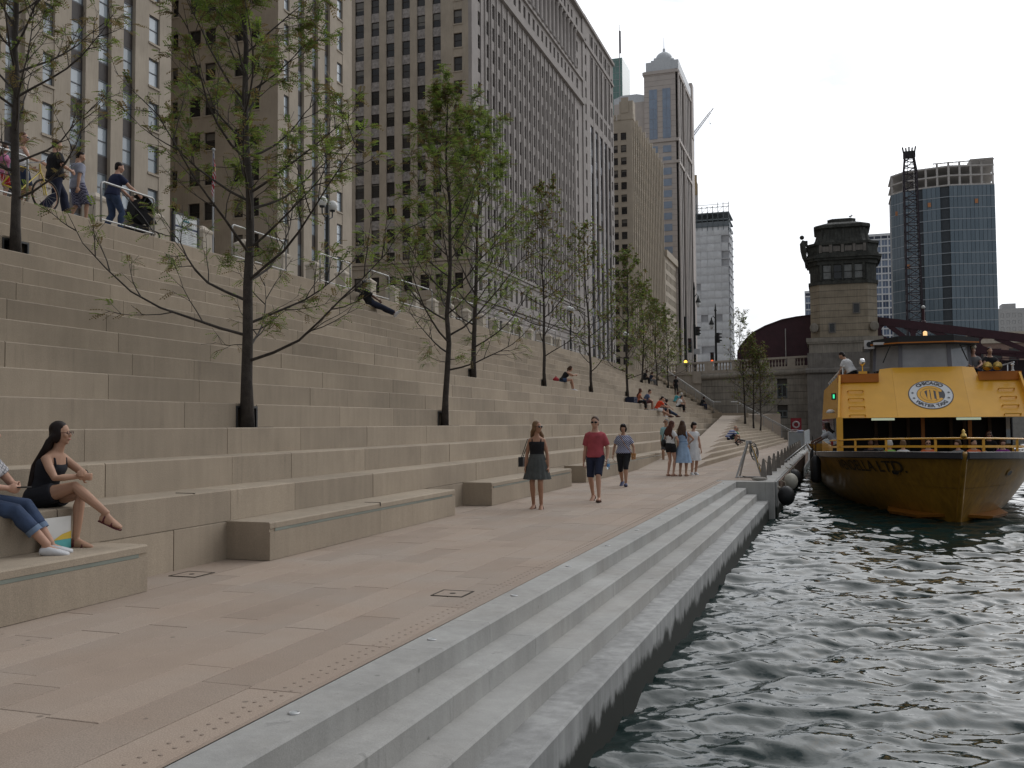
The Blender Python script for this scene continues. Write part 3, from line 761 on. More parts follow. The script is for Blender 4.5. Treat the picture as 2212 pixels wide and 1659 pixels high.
FZ.grid([(358+4.2*i, 359.8+4.2*i) for i in range(4)]+[(376+4.2*i, 377.8+4.2*i) for i in range(4)], [r for r in rows_of(9, 3.9, 2.3, 33) if r[1] < 133], WDK, -.2, budget=bud)
for a in (357, 371.5, 374.5): FZ.bx(FZ.wall, a-.5, a+.5, 6, 136, .5, -.2)
FZ.finish('river_wall')
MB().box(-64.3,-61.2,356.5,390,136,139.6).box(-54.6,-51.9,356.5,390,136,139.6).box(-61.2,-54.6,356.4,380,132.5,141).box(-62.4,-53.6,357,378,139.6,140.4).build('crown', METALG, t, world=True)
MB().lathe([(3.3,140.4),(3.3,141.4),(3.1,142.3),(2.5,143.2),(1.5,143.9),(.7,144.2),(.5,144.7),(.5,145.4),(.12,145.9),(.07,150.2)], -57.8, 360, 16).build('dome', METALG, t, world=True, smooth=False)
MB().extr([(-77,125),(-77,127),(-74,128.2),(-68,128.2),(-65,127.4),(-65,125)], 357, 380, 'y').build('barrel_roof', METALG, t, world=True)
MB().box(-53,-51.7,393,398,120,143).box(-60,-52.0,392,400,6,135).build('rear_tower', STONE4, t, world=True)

t = thing('glass_tower', 'slim green glass tower edge showing behind the grey office tower', 'skyscraper', (-102, 480, 6))
MB().box(-108,-98.9,480,500,6,192).build('shaft', M('green_glass', (.13,.22,.20), .15, var=.15, scale=.15), t, world=True)
mb = MB()
for z in np.arange(150, 192, 3.4): mb.box(-108,-98.85,479.9,480,z,z+.25)
for x in (-106.8,-104.6,-102.4,-100.3): mb.box(x,x+.15,479.9,480,140,192)
mb.build('mullions', M('mullion_green', (.25,.30,.29), .5), t, world=True, kind='stuff')

# wrapped tower under construction
t = thing('wrapped_tower', 'tower under construction wrapped in white sheeting with bare frame on top', 'skyscraper', (-50, 430, 6))
MB().box(-60,-41.4,431,450,6,88).build('core', M('floor_core_grey', (.42,.43,.45), .9), t, world=True)  # even light grey body behind the sheeting
WRAP = M('white_sheeting', (.60,.62,.64), .6, var=.08, scale=.5, rnd=.08)
rr = random.Random(9)
def sheet(w, h):
    mb = MB(); n = 5
    rows = [[(w*(i/n-.5), -.25*math.sin(pi*j/4)-.12*math.sin(i*2.1+j), h*j/4) for i in range(n+1)] for j in range(5)]
    mb.rings(rows, 0, False, False); return mb.mesh('sheet', WRAP, True)
sm = sheet(3.13, 3.12)
for f in range(21):
    z = 15+3.55*f
    MB().box(-60.2,-41.0,430.2,449,z+3.15,z+3.5).build('floor_slab', M('slab_grey', (.55,.56,.58), .8), t, world=True)
    for c in range(6):
        if rr.random() < .97: link('sheet', sm, t, loc=Vector((-58.6+3.1*c, 430.3, z))-t.location, scale=(rr.uniform(.95,1.03),1,1))
    o = link('sheet', sm, t, loc=Vector((-40.7+rr.uniform(-.1,.25), 432.0, z-.1))-t.location, scale=(.9,1.6,1.05), rotz=pi/2)
FRM = M('frame_teal', (.15,.175,.19), .7)
mb = MB()
for z in (89.6, 92.6, 95.6): mb.box(-60,-41,430,449,z,z+.5)
for x in np.arange(-60,-40.5,2.35): mb.box(x-.12,x+.12,430,430.3,88,99+(1.5 if int(x) % 2 else 0))
for i in range(8): mb.tube([(-60+2.35*i,430.1,96),(-57.6+2.35*i,430.1,99)], .08, 4)
mb.box(-60,-41,430,430.2,98.3,98.5).box(-60,-41,430,430.2,99.6,99.75)
mb.build('steel_frame', FRM, t, world=True)
MB().box(-60,-41.3,430.5,440,88.2,92).build('netting', M('dark_netting', (.20,.225,.245), .8, var=.2), t, world=True)
t = thing('lift_core', 'thin concrete core with orange hoarding behind the wrapped tower', 'tower', (-57.4, 442, 6))
MB().box(-60,-56.3,440,444,6,113).build('core', M('core_concrete', (.36,.34,.33), .9), t, world=True); MB().box(-60,-56.2,439.8,440,113,116.4).box(-57.4,-56.1,439.7,440,107,113).build('hoarding', M('hoarding', (.30,.22,.12), .8, var=.3), t, world=True)
def lattice(mb, p0, p1, w0, w1, n, r=.12, rl=.07):
    p0, p1 = Vector(p0), Vector(p1); d = (p1-p0).normalized(); a = d.orthogonal().normalized()
    a = Vector((0,1,0)).cross(d).normalized() if abs(d.y) < .9 else a
    b = d.cross(a); sgn = [(1,1),(1,-1),(-1,-1),(-1,1)]
    pt = lambda i, s: p0.lerp(p1, i/n) + (a*s[0]+b*s[1])*((w0+(w1-w0)*i/n)/2)
    for s in sgn: mb.tube([pt(0,s), pt(n,s)], r, 4)
    for i in range(n):
        for k in range(4): 
            s, s2 = sgn[k], sgn[(k+1)%4]
            mb.tube([pt(i,s), pt(i+1,s2)], rl, 3, cap=False); mb.tube([pt(i,s), pt(i,s2)], rl, 3, cap=False)
            if k % 2 == 0: mb.tube([pt(i,s2), pt(i+1,s)], rl, 3, cap=False)
t = thing('tower_crane', 'thin luffing crane jib rising beside the domed skyscraper', 'crane', (-74, 520, 6))
mb = MB(); lattice(mb, (-74,520,152.5), (-58.5,520,171.3), 1.3, .8, 16, .08, .05); mb.tube([(-58.5,520,171.3),(-57,520,173.2)], .25, 5).tube([(-74,520,152.5),(-74,520,60)], .9, 4)
mb.build('jib', M('crane_grey', (.16,.15,.15), .6), t, world=True)
MB().tube([(-60,519.9,169.5),(-58.8,519.9,165)], .05, 3).ball((-58.8,519.9,164.8), .3, 6, 4).build('hoist_rope', BLACK, t, world=True)

# glass tower under construction at right
t = thing('glass_tower', 'dark blue glass tower with unfinished concrete floors at its top', 'skyscraper', (36, 330, 0))
GL2 = glassmat('tower_glass', (.10,.14,.175), (.125,.168,.205), .5, .12)
path = [(20.6,336.0),(24.6,331.0),(37.4,328.0),(50.9,331.0),(52.0,348.0)]
MB().prism([(20.9,336.2),(24.7,331.4),(37.4,328.5),(50.6,331.4),(51.5,350),(20.9,350)], 0, 76.4).build('core', M('tower_core', (.05,.06,.07), .6), t, world=True)
gp = MB().box(-.5,.5,-.05,.02,0,1).mesh('glass_panel', GL2)
n = 0; restg = MB(); edge = MB()
cells = []
for (a, b) in zip(path[:-1], path[1:]):
    A, B = Vector((*a,0)), Vector((*b,0)); L_ = (B-A).length; k = max(1, round(L_/1.3)); ang = math.atan2(B.y-A.y, B.x-A.x)
    for i in range(k):
        c = A.lerp(B, (i+.5)/k)
        slot = (abs(c.x-29.0) < .7 or abs(c.x-36.2) < .8)
        for f in range(21):
            z = 76.6-3.6*(f+1)
            if slot: continue
            cells.append((z, c, ang, L_/k))
    for f in range(21):
        z = 76.6-3.6*(f+1)
        edge.add([(A.x,A.y-.08,z-.12),(B.x,B.y-.08,z-.12),(B.x,B.y-.08,z+.12),(A.x,A.y-.08,z+.12)], [(0,1,2,3)])
cells.sort(key=lambda c: -c[0])
for z, c, ang, w_ in cells:
    if n < 300: link('glass_panel', gp, t, loc=Vector((c.x,c.y,z+.1))-t.location, scale=(w_-.10,1,3.4), rotz=ang); n += 1
    else:
        m4 = Matrix.Translation((c.x,c.y,z+.1)) @ Matrix.Rotation(ang,4,'Z'); st = len(restg.v)
        restg.box(-w_/2+.05, w_/2-.05, -.05, .02, 0, 3.4).xf(m4, st)
restg.build('far_glass_panels', GL2, t, world=True, kind='stuff')
edge.build('slab_edges', M('slab_edge_pale', (.28,.31,.34), .6), t, world=True, kind='stuff')
CFR = M('raw_concrete', (.46,.44,.42), .85, var=.15)
for zz, p in ((76.5,.2),(79.6,0),(82.6,0)):
    MB().prism([(20.6,336),(24.6,331),(37.4,328),(50.9,331),(52,350),(20.6,350)], zz, zz+.45).build('floor_slab', CFR, t, world=True)
for i, x in enumerate(np.linspace(21, 50.5, 10)):
    yy = np.interp(x, [20.6,24.6,37.4,50.9], [336,331,328,331])
    MB().box(x-.3, x+.3, yy+.1, yy+.7, 76.9, 83.0+(1.2 if 34 < x else 0)).build('column', CFR, t, world=True)
mb = MB()
for x in np.arange(21, 51, 1.1):
    yy = np.interp(x, [20.6,24.6,37.4,50.9], [336,331,328,331]); mb.box(x-.04,x+.04,yy,yy+.08,83.0,84.3)
mb.box(33,50.9,329.5,330,84.2,84.45).box(44,50.8,331,338,83,85.2); mb.build('guard_rails', M('guard_rail', (.32,.30,.28), .7), t, world=True)
HB = MB().box(.9-.5,.5,-.06,0,0,1)
for x, z in ((45.4,70.6),(22.2,69.2),(25.1,51.0),(31.6,70.3)):
    yy = np.interp(x, [20.6,24.6,37.4,50.9], [336,331,328,331]); MB().box(x-.45,x+.45,yy-.35,yy-.25,z,z+1.4).build('orange_panel', M('orange_panel', (.45,.20,.09), .7), t, world=True)
# lattice boom crane
t = thing('lattice_crane', 'tall dark lattice boom crane standing before the blue glass tower', 'crane', (16, 200, 0))
mb = MB(); lattice(mb, (16.2,200,6), (15.85,200,50.5), 2.9, 2.3, 26, .20, .10); lattice(mb, (15.85,200,50.5), (15.75,200,54.0), 2.3, 1.5, 3, .2, .1)
mb.build('boom', M('crane_dark', (.03,.022,.03), .6), t, world=True)
mb = MB().box(14.7,16.9,199.3,200.7,53.4,54.6)
for i in range(5): mb.tube([(14.8+.5*i,200,54.4),(14.6+.6*i,200,55.6-.2*(i%2))], .16, 5)
mb.build('boom_head', BLACK, t, world=True)
MB().tube([(16.5,198.6,53.5),(17.6,198.6,6)], .06, 3).tube([(15.4,198.6,53.5),(14.9,198.6,6)], .06, 3).build('hoist_rope', BLACK, t, world=True)

def apartments(label, x0, x1, y, ztop, ncol, pitch, name='apartment_block', zmin=6):
    t = thing(name, label, 'building', ((x0+x1)/2, y, 0))
    MB().box(x0, x1, y+.5, y+20, 0, ztop-.5).build('core', M('apt_dark', (.05,.06,.09), .4), t, world=True)
    wht = M('white_concrete', (.60,.61,.63), .7)
    mb = MB(); cw = (x1-x0)/ncol
    for i in range(ncol+1): mb.box(x0+cw*i-.18, x0+cw*i+.18, y-.02, y+.5, 0, ztop)
    f = ztop-3.2; 
    while f > zmin: mb.box(x0, x1, y, y+.5, f, f+.55); f -= pitch
    mb.box(x0, x1, y-.1, y+.5, ztop-1.2, ztop); mb.build('frame', wht, t, world=True)
    wm = window_mesh('window_apt', glassmat('apt_glass', (.05,.07,.12), (.16,.20,.28), .4), wht, .05, False, True)
    f = ztop-3.2; n = 0
    while f > 24:
        for i in range(ncol):
            link('window', wm, t, loc=Vector((x0+cw*(i+.5), y+.35, f-pitch+.55))-t.location, scale=(1, cw-.36, pitch-.55), rotz=-pi/2)
        f -= pitch
    return t
apartments('white gridded apartment block between the bridge tower and the glass tower', 17.0, 33.2, 520, 98.3, 5, 3.55)
apartments('small white apartment block peeping out left of the bridge tower', -11.2, -5, 520, 70.5, 2, 3.5)
t = thing('far_building', 'small pale building at the far right edge beyond the bridge', 'building', (84, 520, 0))
MB().box(80,92,520,535,0,57).box(82,88,521,530,57,59.5).build('wall', M('far_pale', (.42,.42,.42), .8), t, world=True)
FQ = Facade(t, 'x', 519.9, 80, 92, 20, 57, M('far_pale', (.42,.42,.42)), .3); FQ.grid([(81+2.6*i,82.4+2.6*i) for i in range(4)], rows_of(22,3.4,1.9,10), WBL, -.1, budget={'w':60,'s':0}); FQ.finish('street_wall')
t = thing('far_building', 'low brown building with arched windows seen under the bridge chord', 'building', (36, 190, 0))
MB().box(24,60,190,215,0,17.2).build('wall', M('far_brown', (.26,.18,.15), .85, var=.2), t, world=True)
mb = MB()
for i in range(12): mb.box(25+2.9*i,26.6+2.9*i,189.85,190,11.5,14.6).box(25+2.9*i,26.6+2.9*i,189.85,190,6,9.5)
mb.build('windows', PANE_FAR, t, world=True, kind='stuff'); MB().box(23.8,60,189.6,190.4,15.6,16.4).box(23.8,60,189.6,190.4,17,17.6).build('cornice', M('far_cream', (.45,.40,.33), .8), t, world=True)
MB().box(8, 400, 140, 700, -1.5, 3.0).build('north_bank', WALK, None, kind='structure')

# ------------------------------------------------------------------ bridge
GRAN = M('abutment_granite', (.255,.23,.195), .85, var=.2, scale=.9, streak=.2, rnd=.10, speck=.1)
GRAND = M('dark_granite', (.17,.155,.14), .85, var=.25, scale=1.2, streak=.2)
NEWST = M('new_stone_wall', (.36,.315,.265), .85, var=.1, streak=.08, rnd=.05)
COPP = M('weathered_copper', (.045,.046,.040), .75, var=.45, scale=2.2, streak=.3)
MAR = M('maroon_steel', (.050,.014,.021), .5, var=.2)
t = thing('bridge_abutment', 'grey granite bridge abutment wall with rolled cornice and two small windows', 'wall', (-5, 88, 0)); abut = t
MB().box(-16, 4.3, 88.32, 92, -2, 6.2).build('core', M('mortar', (.09,.08,.07), .95), t, world=True)
WINS = [(-4.43,-3.57,3.83,4.96), (-4.43,-3.57,2.06,2.62)]
rr = random.Random(2); zc = -1.6
while zc < 5.5:
    h = .59; x = -11.15 - rr.random()*.6
    while x < -1.75:
        x1 = min(x+rr.choice([1.1,1.5,1.9,2.4]), -1.72)
        segs_ = [(x, x1)]
        for a0, a1, z0, z1 in WINS:
            if zc < z1-.03 and zc+h > z0+.03:
                ns = []
                for p, q in segs_:
                    if q <= a0 or p >= a1: ns.append((p,q)); continue
                    if p < a0: ns.append((p,a0))
                    if q > a1: ns.append((a1,q))
                segs_ = ns
        for p, q in segs_:
            if q-p > .05:
                p_ = max(p, -11.15)
                if q-p_ > .05: MB().box(p_+.006, q-.006, 88.0+rr.uniform(0,.012), 88.34, zc+.022, zc+h-.004).build('stone_block', GRAN, t, world=True)
        x = x1
    zc += h
for a0, a1, z0, z1 in WINS:
    wn = MB().box(a0, a1, 88.22, 88.26, z0, z1).build('window', PANE_DARK, t, world=True)
    mb = MB().box(a0-.02,a0+.09,88.02,88.2,z0-.05,z1+.05).box(a1-.09,a1+.02,88.02,88.2,z0-.05,z1+.05).box(a0+.09,a1-.09,88.02,88.2,z1-.08,z1+.05).box(a0+.09,a1-.09,88.02,88.2,z0-.05,z0+.08).box((a0+a1)/2-.05,(a0+a1)/2+.05,88.05,88.2,z0+.08,z1-.08)
    mb.build('window_frame', M('grey_green_frame', (.10,.11,.11), .6), t, world=True).parent = wn
for i in range(3):                                    # smooth newer wall at the stair head
    for j in range(4):
        MB().box(-15.9+1.58*i+.006, -15.9+1.58*(i+1)-.006, 87.96, 88.33, -1+1.75*j+.006, -1+1.75*(j+1)-.006).build('stone_panel', NEWST, t, world=True)
MB().box(-15.9,-11.16,87.8,88.5,6.0,6.3).box(-11.9,-11.1,87.75,88.5,5.2,6.32).build('coping', NEWST, t, world=True)
zs = lambda x: .033*(x+11)                             # the deck climbs towards mid-river
def sloped(mb, prof, x0, x1): mb.rings([[(x, y, z+zs(x)) for y, z in prof] for x in (x0, x1)])
mb = MB(); roll = [(88.4,5.52)]+[(87.95-.26*math.sin(pi*i/8), 5.52+.27*(1-math.cos(pi*i/8))) for i in range(9)]+[(88.4,6.06)]
sloped(mb, roll, -11.1, 4.3); mb.build('cornice_roll', GRAN, t, world=True, smooth=False)
mb = MB(); sloped(mb, [(87.95,6.07),(87.95,6.34),(88.6,6.34),(88.6,6.07)], -15.9, -1.7); mb.build('parapet_base', NEWST, t, world=True)
# balustrade
bal = thing('balustrade', 'stone balustrade with turned balusters along the bridge approach', 'balustrade', (-8, 88.2, 6.3))
mb = MB(); sloped(mb, [(88.0,7.02),(88.0,7.2),(88.5,7.2),(88.5,7.02)], -15.9, -1.7); mb.build('top_rail', NEWST, bal, world=True)
bm = MB().lathe([(.085,0),(.085,.05),(.05,.09),(.10,.22),(.095,.30),(.045,.48),(.06,.56),(.085,.6),(.085,.66)], 0, 0, 8).mesh('baluster', NEWST, True)
px = -15.7
while px < -1.9:
    w_ = min(.95, -1.7-px); MB().box(px, px+w_*.75, 88.02, 88.48, 6.34+zs(px), 7.03+zs(px)).build('pier', NEWST, bal, world=True)
    for i in range(6):
        bx_ = px+w_*.75+.17+.27*i
        if bx_ < -1.85: link('baluster', bm, bal, loc=Vector((bx_, 88.25, 6.355+zs(bx_)))-bal.location)
    px += .95*.75+1.72
# bridge house
t = thing('bridge_house', 'weathered stone bridge house tower with dark copper upper storey and flared roof', 'tower', (1.3, 88.8, 0)); bh = t
CX, CY = 1.3, 88.9
def octo(hw, ch, cy=CY): return [(CX-hw+ch,cy-hw),(CX+hw-ch,cy-hw),(CX+hw,cy-hw+ch),(CX+hw,cy+hw-ch),(CX+hw-ch,cy+hw),(CX-hw+ch,cy+hw),(CX-hw,cy+hw-ch),(CX-hw,cy-hw+ch)]
MB().box(CX-3.1, CX+3.1, CY-3.1, CY+3.1, -1.8, 5.7).build('pier', GRAND, t, world=True)
MB().box(CX-3.05,CX+3.05,CY-3.0,CY+3.0,6.2,7.55).build('plinth', GRAND, t, world=True)
mb = MB(); mb.extr([(CY-3.05,5.7),(CY-3.35,5.85),(CY-3.35,6.1),(CY-3.05,6.25),(CY+3,6.25),(CY+3,5.7)], CX-3.2, CX+3.2, 'x'); mb.build('cornice_roll', GRAND, t, world=True)
MB().box(CX-2.9,CX+2.9,CY-2.88,CY+2.88,7.55,8.35).build('plinth', GRAN, t, world=True)
MB().box(CX-3.05,CX+3.05,CY-3.02,CY+3.02,8.35,8.5).box(CX-3.12,CX+3.12,CY-3.08,CY+3.08,8.5,8.85).build('ledge', GRAN, t, world=True)
for i in range(8):
    z = 8.87+.575*i
    MB().prism(octo(2.72,.78), z, z+.035).build('joint', M('mortar', (.09,.08,.07)), t, world=True)
    MB().prism(octo(2.74,.78), z+.035, z+.575).build('stone_course', M('bridge_house_stone', (.28,.235,.175), .85, var=.15, scale=1.2, streak=.15, rnd=.06, speck=.1), t, world=True)
def bwin(cx, z0, z1, w_):
    wn = MB().box(cx-w_/2, cx+w_/2, CY-2.76, CY-2.70, z0, z1).build('window', PANE_DARK, t, world=True)
    MB().box(cx-w_/2-.1,cx-w_/2,CY-2.80,CY-2.7,z0-.1,z1+.1).box(cx+w_/2,cx+w_/2+.1,CY-2.80,CY-2.7,z0-.1,z1+.1).box(cx-w_/2,cx+w_/2,CY-2.80,CY-2.7,z1,z1+.1).box(cx-w_/2,cx+w_/2,CY-2.80,CY-2.7,z0-.1,z0).build('window_frame', GRAND, t, world=True).parent = wn
bwin(2.33,10.95,11.7,.42); bwin(.33,9.35,10.05,.40); bwin(2.35,7.72,8.2,.6)
for sx in (-1, 1):                                     # scrolls at the corners
    mb = MB(); cx = CX+sx*2.45
    mb.rings([[(cx+r*math.cos(a)*.9, y, 9.75+r*math.sin(a)) for a in [2*pi*k/16 for k in range(16)]] for y, r in ((CY-2.95,.3),(CY-2.9,.40),(CY-1.6,.40))])
    mb.build('scroll', GRAN, t, world=True, smooth=False)
MB().prism(octo(2.86,.82), 13.47, 13.75).prism(octo(2.72,.8), 13.75, 15.2).build('window_storey', COPP, t, world=True)
for i, cx in enumerate((.02,.87,1.72,2.57)):
    MB().box(cx-.31,cx+.31,CY-2.76,CY-2.70,13.95,15.1).build('window', [M('dusty_pane', (.16,.165,.16), .3, var=.3, scale=3), PANE_DARK][i == 1], t, world=True)
    MB().box(cx-.31,cx+.31,CY-2.79,CY-2.74,14.5,14.56).box(cx+.33,cx+.52,CY-2.92,CY-2.7,13.8,15.2).build('mullion', COPP, t, world=True)
MB().box(-.6,-.42,CY-2.92,CY-2.7,13.8,15.2).build('mullion', COPP, t, world=True)
MB().prism(octo(2.85,.8), 15.2, 15.55).prism(octo(3.05,.85), 15.55, 15.75).prism(octo(3.18,.88), 15.75, 15.95).prism(octo(2.95,.8), 15.95, 16.15).build('cornice', COPP, t, world=True)
MB().prism(octo(2.86,.8), 16.15, 16.9).prism(octo(2.98,.8), 16.9, 17.1).build('parapet', COPP, t, world=True)
mb = MB()
for cx in (-.5,.35,1.3,2.25,3.1): mb.box(cx-.12,cx+.12,CY-2.95,CY-2.8,16.2,16.9)
for cx in (-.07,.82,1.78,2.68): mb.box(cx-.28,cx+.28,CY-2.89,CY-2.84,16.3,16.75)
mb.build('parapet_panels', GRAND, t, world=True)
mb = MB(); mb.rings([[(x,y,z) for x,y in octo(hw,ch)] for hw, ch, z in ((2.45,.7,17.1),(2.25,.65,17.5),(2.15,.62,17.9),(2.12,.6,18.3),(2.12,.6,18.45))]); mb.build('roof', COPP, t, world=True)
mb = MB(); mb.rings([[(x,y,z) for x,y in octo(hw,ch)] for hw, ch, z in ((2.2,.65,18.42),(2.34,.68,18.5),(2.34,.68,18.75),(2.2,.65,18.85),(1.25,.35,19.15),(1.18,.33,19.2),(1.18,.33,19.45),(1.05,.3,19.5))]); mb.box(CX-.15,CX+.15,CY-.15,CY+.15,19.5,19.62); mb.build('roof_cap', COPP, t, world=True)
mb = MB()
for i in range(7): 
    a = -1.7+.57*i; mb.add([(CX+a*1.12,CY-2.42,17.15),(CX+a*1.12+.2,CY-2.42,17.15),(CX+a+.16,CY-2.14,18.4),(CX+a,CY-2.14,18.4)], [(0,1,2,3)])
mb.build('roof_ribs', COPP, t, world=True)
mb = MB(); mb.tube([(CX-2.95,CY-2.2,15.4),(CX-3.15,CY-2.3,16.0),(CX-3.2,CY-2.35,16.6),(CX-3.3,CY-2.4,17.2),(CX-3.2,CY-2.4,17.5)], [.12,.2,.28,.22,.1], 8).ball((CX-3.32,CY-2.45,17.75), .2, 8, 6).box(CX-3.25,CX-2.85,CY-2.5,CY-2.0,17.0,17.45); mb.build('corner_ornament', COPP, t, world=True)
sg = thing('seagull', 'small gull perched on the bridge house roof', 'bird', (2.05, 88.0, 19.5))
mb = MB().ball((0,0,.14), .16, 8, 6, 0, (.8,.55,.5)).ball((.12,0,.24), .065, 6, 5).add([(-.1,-.04,.14),(-.1,.04,.14),(-.28,0,.12)], [(0,1,2)]).tube([(.17,0,.24),(.25,0,.22)], .015, 4, 1).tube([(0,.03,.06),(0,.03,0)], .01, 4, 1).tube([(0,-.03,.06),(0,-.03,0)], .01, 4, 1)
mb.build('body', [M('gull_white', (.6,.6,.6), .7), M('gull_beak', (.4,.25,.05), .6)], sg, smooth=True)
# bascule bridge: trunnion plate, trusses, deck
t = thing('bascule_bridge', 'maroon steel bascule bridge with arched tail plate and openwork truss', 'bridge', (10, 95, 6))
arc = [(-8.28,8.33),(-8.08,8.82),(-7.59,9.45),(-6.86,10.16),(-5.67,10.77),(-4.1,11.31),(-2.8,11.52),(-1.56,11.62),(1.5,11.5),(4.4,11.15)]
for yy in (92.7, 104.0):
    mb = MB(); mb.extr([(-8.28,6.4)]+arc+[(4.4,6.4)], yy, yy+.12, 'y'); mb.build('tail_plate', MAR, t, world=True)
    mb = MB(); mb.rings([[(x,yy-.16,z),(x,yy+.3,z),(x,yy+.3,z-.09),(x,yy-.16,z-.09)] for x,z in [(-8.3,6.6)]+arc]); mb.build('flange', MAR, t, world=True)
    top = lambda x: 11.15-(x-4.4)*.1695 if x < 30 else 11.15-25.6*.1695+(x-30)*.1
    bot = lambda x: 9.0-(x-4.4)*.142 if x < 30 else 9.0-25.6*.142
    def member(name, pa, pb, w_, y0=yy, d=.35):
        a, b = Vector((pa[0],0,pa[1])), Vector((pb[0],0,pb[1])); dv = (b-a).normalized(); nv = Vector((-dv.z,0,dv.x))*w_/2
        MB().extr([tuple((p.x,p.z)) for p in (a+nv, b+nv, b-nv, a-nv)], y0, y0+d, 'y').build(name, MAR, t, world=True)
    if yy < 100: member('top_chord', (4.0, top(4.0)-.35), (29, top(29)-.35), .72)
    member('bottom_chord', (4.0, bot(4.0)), (29, bot(29)), .55, yy+.02)
    xs_ = [4.4, 7.3, 12.6, 17.6, 22.6, 27.6] if yy < 100 else []
    for i, x in enumerate(xs_):
        member('post', (x, bot(x)-2.2), (x, top(x)-.3), .42, yy+.04)
        if i+1 < len(xs_): 
            x2 = xs_[i+1]; member('diagonal', (x2, bot(x2)), (x+(x2-x)*.28, top(x+(x2-x)*.28)-.6), .40, yy+.06)
            for gx, gz, sx, sz in ((x, top(x)-.7, 1, -1), (x2, top(x2)-.7, -1, -1), (x, bot(x)+.25, 1, 1), (x2, bot(x2)+.25, -1, 1)):
                prof = [(gx+sx*.2, gz), (gx+sx*.85, gz+ (-.145*sx*.65))] + [(gx+sx*(.2+.65*(1-math.sin(a))), gz+sz*.55*(1-math.cos(a))) for a in (.3,.7,1.1,1.4)] + [(gx+sx*.2, gz+sz*.6)]
                if sx*sz > 0: prof = prof[::-1]
                MB().extr(prof, yy+.08, yy+.3, 'y').build('gusset', MAR, t, world=True)
mb = MB().box(-15.5,30,93.2,103.8,5.6,6.35).box(4.4,30,92.9,93.2,5.2,6.9).box(4.4,30,104,104.3,5.0,6.9)
for x in range(6,30,3): mb.box(x,x+.4,93.2,103.8,4.6,5.6)
mb.build('deck', M('deck_dark', (.03,.02,.022), .8), t, world=True)
mb = MB()
for x in np.arange(4.8,29,1.2): mb.box(x-.03,x+.03,92.4,92.46,6.5,7.6)
mb.box(4.6,29,92.4,92.46,7.55,7.65).box(4.6,29,92.4,92.46,7.0,7.06); mb.build('railing', MAR, t, world=True)
MB().tube([(-3.8,92.2,7.0),(-3.8,92.2,10.35)], .045, 6).build('conduit', M('pale_conduit', (.45,.44,.42), .6), t, world=True)
lp = thing('beacon_post', 'short maroon post with round white beacon on the bridge chord', 'lamp', (8.2, 92.9, 10.4))
MB().lathe([(.22,0),(.22,.2),(.12,.3),(.12,1.3),(.16,1.35)], 0, 0, 8).build('post', MAR, lp); MB().ball((0,0,1.5), .17).build('globe', M('opal_globe', (.6,.6,.58), .4), lp)
# ------------------------------------------------------------------ water taxi
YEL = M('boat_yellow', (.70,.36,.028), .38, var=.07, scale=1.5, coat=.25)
YELH = M('hull_yellow_shaded', (.27,.14,.016), .5, var=.22, scale=1.3, streak=.25, coat=.1)  # dirty hull yellow, darkened further in the base colour to stand for its shade
ORG = M('boat_orange', (.40,.135,.015), .45, var=.1)
BRASS = M('brass', (.55,.38,.12), .25, metal=1)
BLK = M('rub_rail', (.02,.022,.03), .35, var=.2)
DARKI = M('cabin_dark', (.02,.017,.015), .8)
boat = thing('water_taxi', 'yellow water taxi heading in to the dock with round logo and open bow', 'boat', (3.05, 26.7, WZ), .035)
wS = lambda s: 2.9*(1-math.exp(-s/4.6)); bS = lambda s: 3.28*(1-math.exp(-s/2.1))
shr = lambda s: 1.80-.30*min(s/9,1)
def hull(s, t, side):
    tt = max(t, 0); f = tt**.8; x = wS(s)*(1-f)+bS(s)*f
    if t < 0: x *= max(0, 1+t*.9)
    return Vector((side*(x+.02), s-1.25*t*math.exp(-s/2.4), t*shr(s)))
ss = [0,.015,.03,.06,.1,.15,.22,.3,.4,.5,.65,.8,1.0,1.2,1.45,1.7,2.0,2.15,2.3,2.5,2.65,2.8,3,3.25,3.5,3.75,4,4.25,4.5,4.75,5,5.35,5.7,6.5,7.5,8.5,11,15,20,24]; ts = [-.5,-.2,0,.12,.25,.4,.55,.7,.85,.95,1.0]
mb = MB()
for side in (-1, 1):
    rows = [[hull(s, t, side) for t in ts] for s in ss]
    mb.rings(rows if side > 0 else [r[::-1] for r in rows], 0, False, False)
mb.add([hull(24,t,-1) for t in ts]+[hull(24,t,1) for t in reversed(ts)], [tuple(range(2*len(ts)))])
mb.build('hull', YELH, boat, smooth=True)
mb = MB()                                             # stem bar
mb.tube([Vector((0, -1.25*t-.01, t*1.8)) for t in (-.4,0,.3,.6,.9,1.0)], .075, 6); mb.build('stem', YELH, boat, smooth=True)
mb = MB()
for side in (-1, 1):                                  # rub rail
    pts = [hull(s, 1.0, side)+Vector((side*.03, -.03, -.05)) for s in ss]
    mb.rings([[p+Vector((0,0,.085)), p+Vector((side*.05,-.02,.07)), p+Vector((side*.05,-.02,-.08)), p+Vector((0,0,-.1))] for p in pts])
mb.build('rub_rail', BLK, boat)
mb = MB()
dk = [hull(s, .52, -1) for s in ss]; dkr = [hull(s, .52, 1) for s in ss]
for i in range(len(ss)-1):
    z = .9; mb.add([(dk[i].x,dk[i].y,z),(dk[i+1].x,dk[i+1].y,z),(dkr[i+1].x,dkr[i+1].y,z),(dkr[i].x,dkr[i].y,z)], [(0,1,2,3)])
mb.build('deck', M('deck_grey', (.10,.10,.10), .8), boat)
mb = MB()                                             # bulwark inner lining
for side in (-1,1):
    rows = [[hull(s,t,side)+Vector((-side*.09,.09,0)) for t in (1,.85,.7)] for s in ss[5:]]
    mb.rings(rows, 0, False, False)
mb.build('bulwark', YELH, boat)
